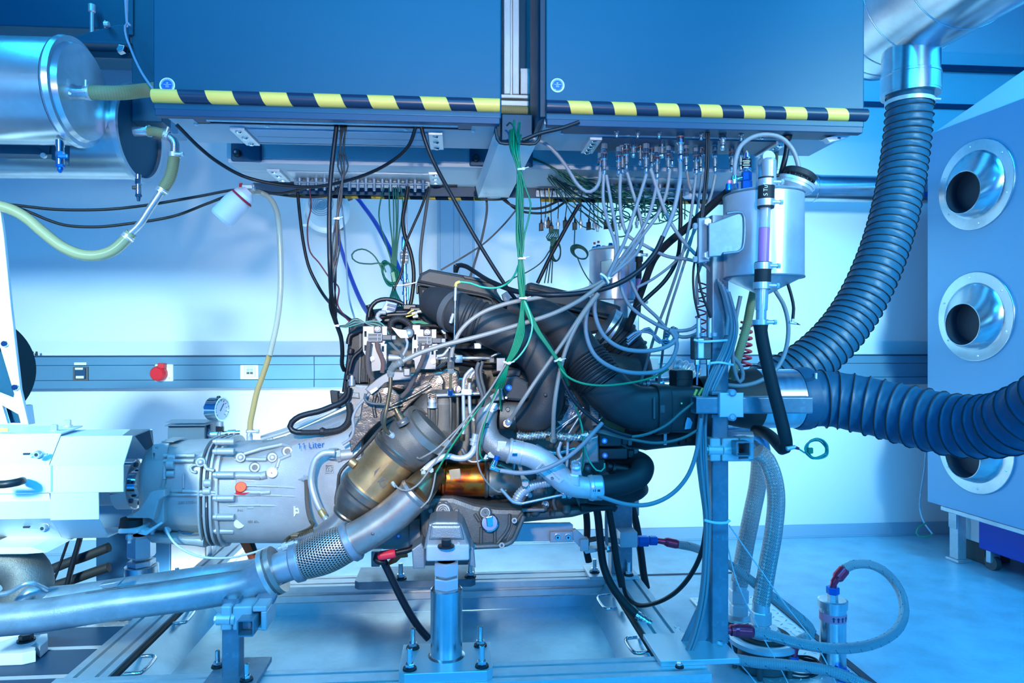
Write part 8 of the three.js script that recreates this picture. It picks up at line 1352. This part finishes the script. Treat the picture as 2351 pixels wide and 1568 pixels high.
line('thick black hose slanting from the tank lid down behind the cables',[[1672,440,1.56],[1640,466,1.6],[1590,512,1.65],[1530,562,1.72],[1502,594,1.76],[1480,648,1.8],[1456,716,1.84],[1440,756,1.86]],0.0098,m.rubber,'coolant_hose','hose',undefined,{ seg:14 });
line('black hose crossing behind the thick slanting one, rising to the couplings',inD(1.74,[[1562,440],[1562,520],[1556,590],[1530,640],[1490,680],[1460,706]]),0.0056,m.cable,'coolant_hose','hose');
line('thin black cable pair from the front rail down to the valve block, inner one',inD(1.53,[[1622,292],[1622,360],[1616,440],[1606,540],[1602,600],[1608,660],[1632,730]]),0.0028,m.cable);
line('thin black cable pair from the front rail down to the valve block, outer one',inD(1.53,[[1627,292],[1626,380],[1618,460],[1604,560],[1592,620],[1594,680],[1605,730]]),0.0028,m.cable);
line('black cable leading from the trough up to the accessory cabinet edge',inD(1.49,[[1200,322],[1240,306],[1290,294],[1330,280]]),0.0045,m.cable);
{ const D=1.54,g=thing('valve_block','pair of steel quick couplers strapped to the side of the tall post','coupler');part(g,'block',pbox(1594,772,1634,826,D,0.03,0.003),m.castDark);part(g,'block',pbox(1602,776,1618,824,D-0.006,0.02,0.003),m.zinc);for (const x of [1604,1630]) { part(g,'upper_coupler',turn([x,775,D],[x,728,D],[[0,0.006],[0.2,0.006],[0.25,0.0055],[1,0.005]],14),m.zinc);part(g,'lower_coupler',[hexa(P(x-2,825,D),P(x-2,838,D),0.007),turn([x-2,838,D],[x-3,852,D],[[0,0.006],[1,0.004]],12),rod([x-3,852,D],[x-4,884,D],0.0026)],m.chrome);part(g,'knob',turn([x+10,764,D-0.01],[x+10,772,D-0.01],[[0,0.007],[1,0.006]],12),m.zinc);}
 part(g,'strap',sweep(inD(D-0.015,[[1593,780],[1612,784],[1640,783],[1672,781]]),0.0028),m.tieWhite);part(g,'yellow_sleeve',[rod([1594,908,D],[1600,894,D],0.003),rod([1604,908,D],[1614,891,D],0.003)],m.yellow);}
{ const D=1.53,g=thing('hose_bundle','bundle of grey hoses strapped along the tall post down past its foot','hose bundle');for (let k=0;k<6;k++) part(g,'hose',sweep(inD(D-0.004*(k % 3),[[1648+k*5,640+k*6],[1664+k*3,690],[1672+k*4,750],[1660+k*4.5,800],[1636+k*5,850],[1616+k*4.5,900],[1606+k*3,960],[1600+k*4,1030],[1608+k*3.2,1110],[1618+k*2.2,1190],[1616+k*2.2,1280],[1608+k*2.6,1370],[1588+k*2.6,1460],[1560+k*3,1530],[1538+k*4,1590]]),0.0038,{ seg:8 }),k===4?m.wallBlue:m.greyCable);part(g,'strap',sweep(inD(D-0.012,[[1630,834],[1650,832],[1684,838]]),0.0028),m.tieWhite);part(g,'strap',sweep(inD(D-0.012,[[1617,1194],[1640,1200],[1672,1199],[1676,1194]]),0.0032),m.tieWhite);}
line('black hose hanging from the post strap in a low arc into the frame',[[1622,1200,1.53],[1612,1262,1.55],[1588,1316,1.6],[1548,1362,1.68],[1500,1386,1.76],[1462,1388,1.82],[1438,1368,1.86],[1428,1320,1.9]],0.0058,m.cable,'rubber_hose','hose');
{ const g=thing('coiled_hose','red spiral air hose hanging behind the tall post, upper piece','hose');part(g,'coil',coil([1612,648,1.75],[1608,770,1.75],Q(12,1.75),0.0022,6),M([0.75,0.08,0.12],0.4,0));const h=thing('coiled_hose','red spiral air hose between the post and the coolant hose, lower piece','hose');part(h,'coil',coil([1714,740,1.72],[1710,845,1.72],Q(13,1.72),0.0034,7),M([0.75,0.06,0.1],0.4,0));}
line('olive mesh hose hanging down beside the tank outlet behind the post',inD(1.6,[[1732,664],[1724,700],[1714,750],[1700,800],[1686,846],[1678,872]]),0.0105,m.yellowHose,'mesh_hose','hose',undefined,{ seg:14 });
line('olive mesh hose end visible beside the tank top under the cabinet',inD(1.7,[[1778,350],[1776,380],[1772,414],[1768,440]]),0.0105,m.yellowHose,'mesh_hose','hose',undefined,{ seg:14 });
gh('grey hose loop hanging beside the mesh hose at the post',inD(1.56,[[1700,680],[1690,730],[1682,800],[1686,850],[1698,878],[1706,866],[1700,840],[1684,820]]),0.005);
gh('grey hose curving from the tank bottom round to the rubber cuff',inD(1.56,[[1780,668],[1800,702],[1810,750],[1802,810],[1780,850],[1742,876],[1700,886],[1668,884]]),0.0052);
{ const g=thing('probe_lead','thin black lead with brass probe tip dangling from the tank','cable');part(g,'lead',sweep(inD(1.5,[[1808,650],[1816,676],[1822,706],[1820,732]]),0.0036),m.cable);part(g,'tip',[turn([1820,730,1.5],[1819,740,1.5],[[0,0.003],[1,0.004]],10),turn([1812,740,1.5],[1828,743,1.5],[[0,0.0034],[1,0.003]],10)],m.zinc);part(g,'needle',turn([1826,742,1.5],[1838,746,1.5],[[0,0.003],[1,0.0004]],8),m.black);}
const BH=(l,pts,r,o)=>line(l,pts,r,m.rubber,'rubber_hose','hose',undefined,{ seg:14 });
BH('black hose dropping straight behind the hinged bracket of the strut',inD(1.96,[[1338,1140],[1346,1180],[1348,1220],[1346,1260],[1352,1290]]),0.0098);
{ const g=thing('rubber_hose','black hose running down along the frame rail to a crimped aluminium end','hose');part(g,'hose',sweep([[1362,1136,1.84],[1372,1180,1.84],[1378,1240,1.84],[1386,1300,1.83],[1404,1344,1.8],[1434,1384,1.76],[1466,1416,1.73]],0.0105,{ seg:14 }),m.rubber);part(g,'crimp_sleeve',turn([1462,1412,1.73],[1494,1434,1.71],[[0,0.012],[0.2,0.0125],[0.25,0.0105],[0.4,0.0105],[0.45,0.0125],[0.6,0.0125],[0.65,0.0105],[0.8,0.0105],[0.85,0.0125],[1,0.0115]],18),m.galv);part(g,'pipe',sweep([[1490,1432,1.71],[1508,1444,1.7],[1530,1450,1.69],[1560,1452,1.68]],0.0085,{ seg:14 }),m.alu);part(g,'end_flange',[turn([1550,1452,1.68],[1560,1452,1.68],[[0,0.013],[1,0.013]],18),slab([[1550,1440],[1562,1444],[1564,1464],[1552,1466]],1.67,0.01,0.002)],m.alu);}
BH('black hose leaning past the fuel block down into the frame',inD(1.82,[[1398,1168],[1408,1230],[1416,1290],[1422,1320],[1428,1346]]),0.0092);
BH('black hose standing behind the fuel block beside the support post',inD(2.12,[[1448,1150],[1460,1200],[1470,1260],[1478,1320],[1484,1350]]),0.0115);
line('slim grey probe rod standing between the black hoses',inD(1.9,[[1393,1150],[1392,1200],[1393,1250],[1393,1262]]),0.0046,m.grey,'probe_rod','rod');
line('thin steel braided fuel line crossing behind the hoses to the strut end',inD(1.94,[[1350,1240],[1380,1236],[1410,1242]]),0.0075,m.greyDark,'fuel_line','hose');
line('black glossy hose hanging from the red cable lug into the drip tray',[[878,1284,1.66],[890,1308,1.66],[910,1350,1.66],[936,1400,1.66],[960,1438,1.66],[984,1466,1.66]],0.0092,M([0.012,0.016,0.024],0.2,0.1),'rubber_hose','hose',undefined,{ seg:14 });
BH('thick black taped cable behind the exhaust elbow, upper one',inD(2.2,[[105,1312],[130,1302],[160,1290],[195,1278],[230,1264],[250,1256]]),0.0145);
BH('thick black cable behind the exhaust elbow, lower one',inD(2.2,[[105,1350],[140,1340],[180,1326],[225,1310],[250,1302]]),0.0145);
line('black cable standing up behind the shaft guard, the thicker of two',inD(2.15,[[186,1226],[178,1256],[166,1296],[154,1346]]),0.0085,m.cable);
line('black cable standing up behind the shaft guard, the thinner of two',inD(2.12,[[160,1232],[148,1266],[134,1306],[118,1346]]),0.0042,m.cable);
{ const g=thing('battery_cable','orange high voltage cable with black end sleeve below the gearbox flange','cable');part(g,'orange_sleeve',sweep(inD(2.0,[[552,1228],[562,1244],[574,1266],[584,1286]]),(l,t)=>0.011*(1+0.15*Math.sin(t*3)),{ seg:14 }),m.orange);part(g,'black_sleeve',sweep(inD(2.0,[[576,1236],[582,1254],[590,1278]]),0.0065,{ seg:12 }),m.cable);}
{ const g=thing('pressure_probe','brass elbow fitting with brown tube leading down to the converter dome','sensor');part(g,'elbow',[turn([926,829,1.49],[906,840,1.5],[[0,0.006],[0.25,0.006],[0.3,0.0082],[0.6,0.0082],[0.65,0.007],[1,0.007]],14),turn([906,838,1.5],[898,850,1.51],[[0,0.008],[1,0.008]],14)],m.nickel);part(g,'nut',[hexa(P(897,850,1.51),P(897,860,1.51),0.009),turn([897,859,1.51],[897,866,1.51],[[0,0.008],[1,0.006]],12)],m.nickel);part(g,'tube',sweep([[897,864,1.51],[896,890,1.51],[890,925,1.51],[883,960,1.51],[881,978,1.52],[886,988,1.53],[894,996,1.535]],0.0046,{ seg:10 }),m.bronze);part(g,'tube',sweep([[890,930,1.512],[878,950,1.515],[878,972,1.52]],0.004,{ seg:8 }),m.coneBrown);}
{ const g=thing('pressure_probe','upright brass probe with steel fitting standing on the heat shield','sensor');part(g,'fitting',[turn([1036,800,1.54],[1035,832,1.54],[[0,0.006],[0.5,0.007],[1,0.008]],12),hexa(P(1035,830,1.54),P(1035,846,1.54),0.0088),turn([1035,822,1.54],[1046,826,1.54],[[0,0.006],[1,0.006]],10)],m.castDark);part(g,'nut',hexa(P(1035,846,1.54),P(1035,858,1.54),0.0078),m.nickel);part(g,'tube',rod([1035,856,1.54],[1034,896,1.57],0.0034),M([0.62,0.40,0.2],0.35,0.8));part(g,'base',hexa(P(1034,894,1.57),P(1034,906,1.58),0.006),m.anoBlue);}
{ const g=thing('hose_end_fitting','steel end fitting of the grey hose on the compressor inlet','fitting');part(g,'fitting',[turn([1176,957,1.54],[1164,974,1.55],[[0,0.005],[0.4,0.0065],[0.5,0.008],[0.8,0.008],[1,0.006]],12)],m.steel);part(g,'base',turn(P(1164,972,1.57),P(1164,972,1.545),[[0,0.011],[1,0.009]],16),m.coneBrown);const h=thing('hose_end_fitting','steel end fitting of the grey hose on the foil wrapped line','fitting');part(h,'fitting',turn([1270,998,1.53],[1270,1014,1.54],[[0,0.006],[0.3,0.009],[0.8,0.009],[1,0.006]],14),M([0.4,0.33,0.26],0.4,0.8));part(h,'nut',hexa(P(1256,1006,1.55),P(1266,1006,1.54),0.007),m.bronze);}
{ const g=thing('intake_sensor','small black sensor plug on the lid of the air box nearer the gearbox','sensor');part(g,'plug',[turn([1046,626,1.8],[1047,608,1.8],[[0,0.006],[0.6,0.007],[1,0.006]],12),rod([1046,610,1.8],[1062,608,1.8],0.0058)],m.black);}
settle();
renderer.render(scene,camera);
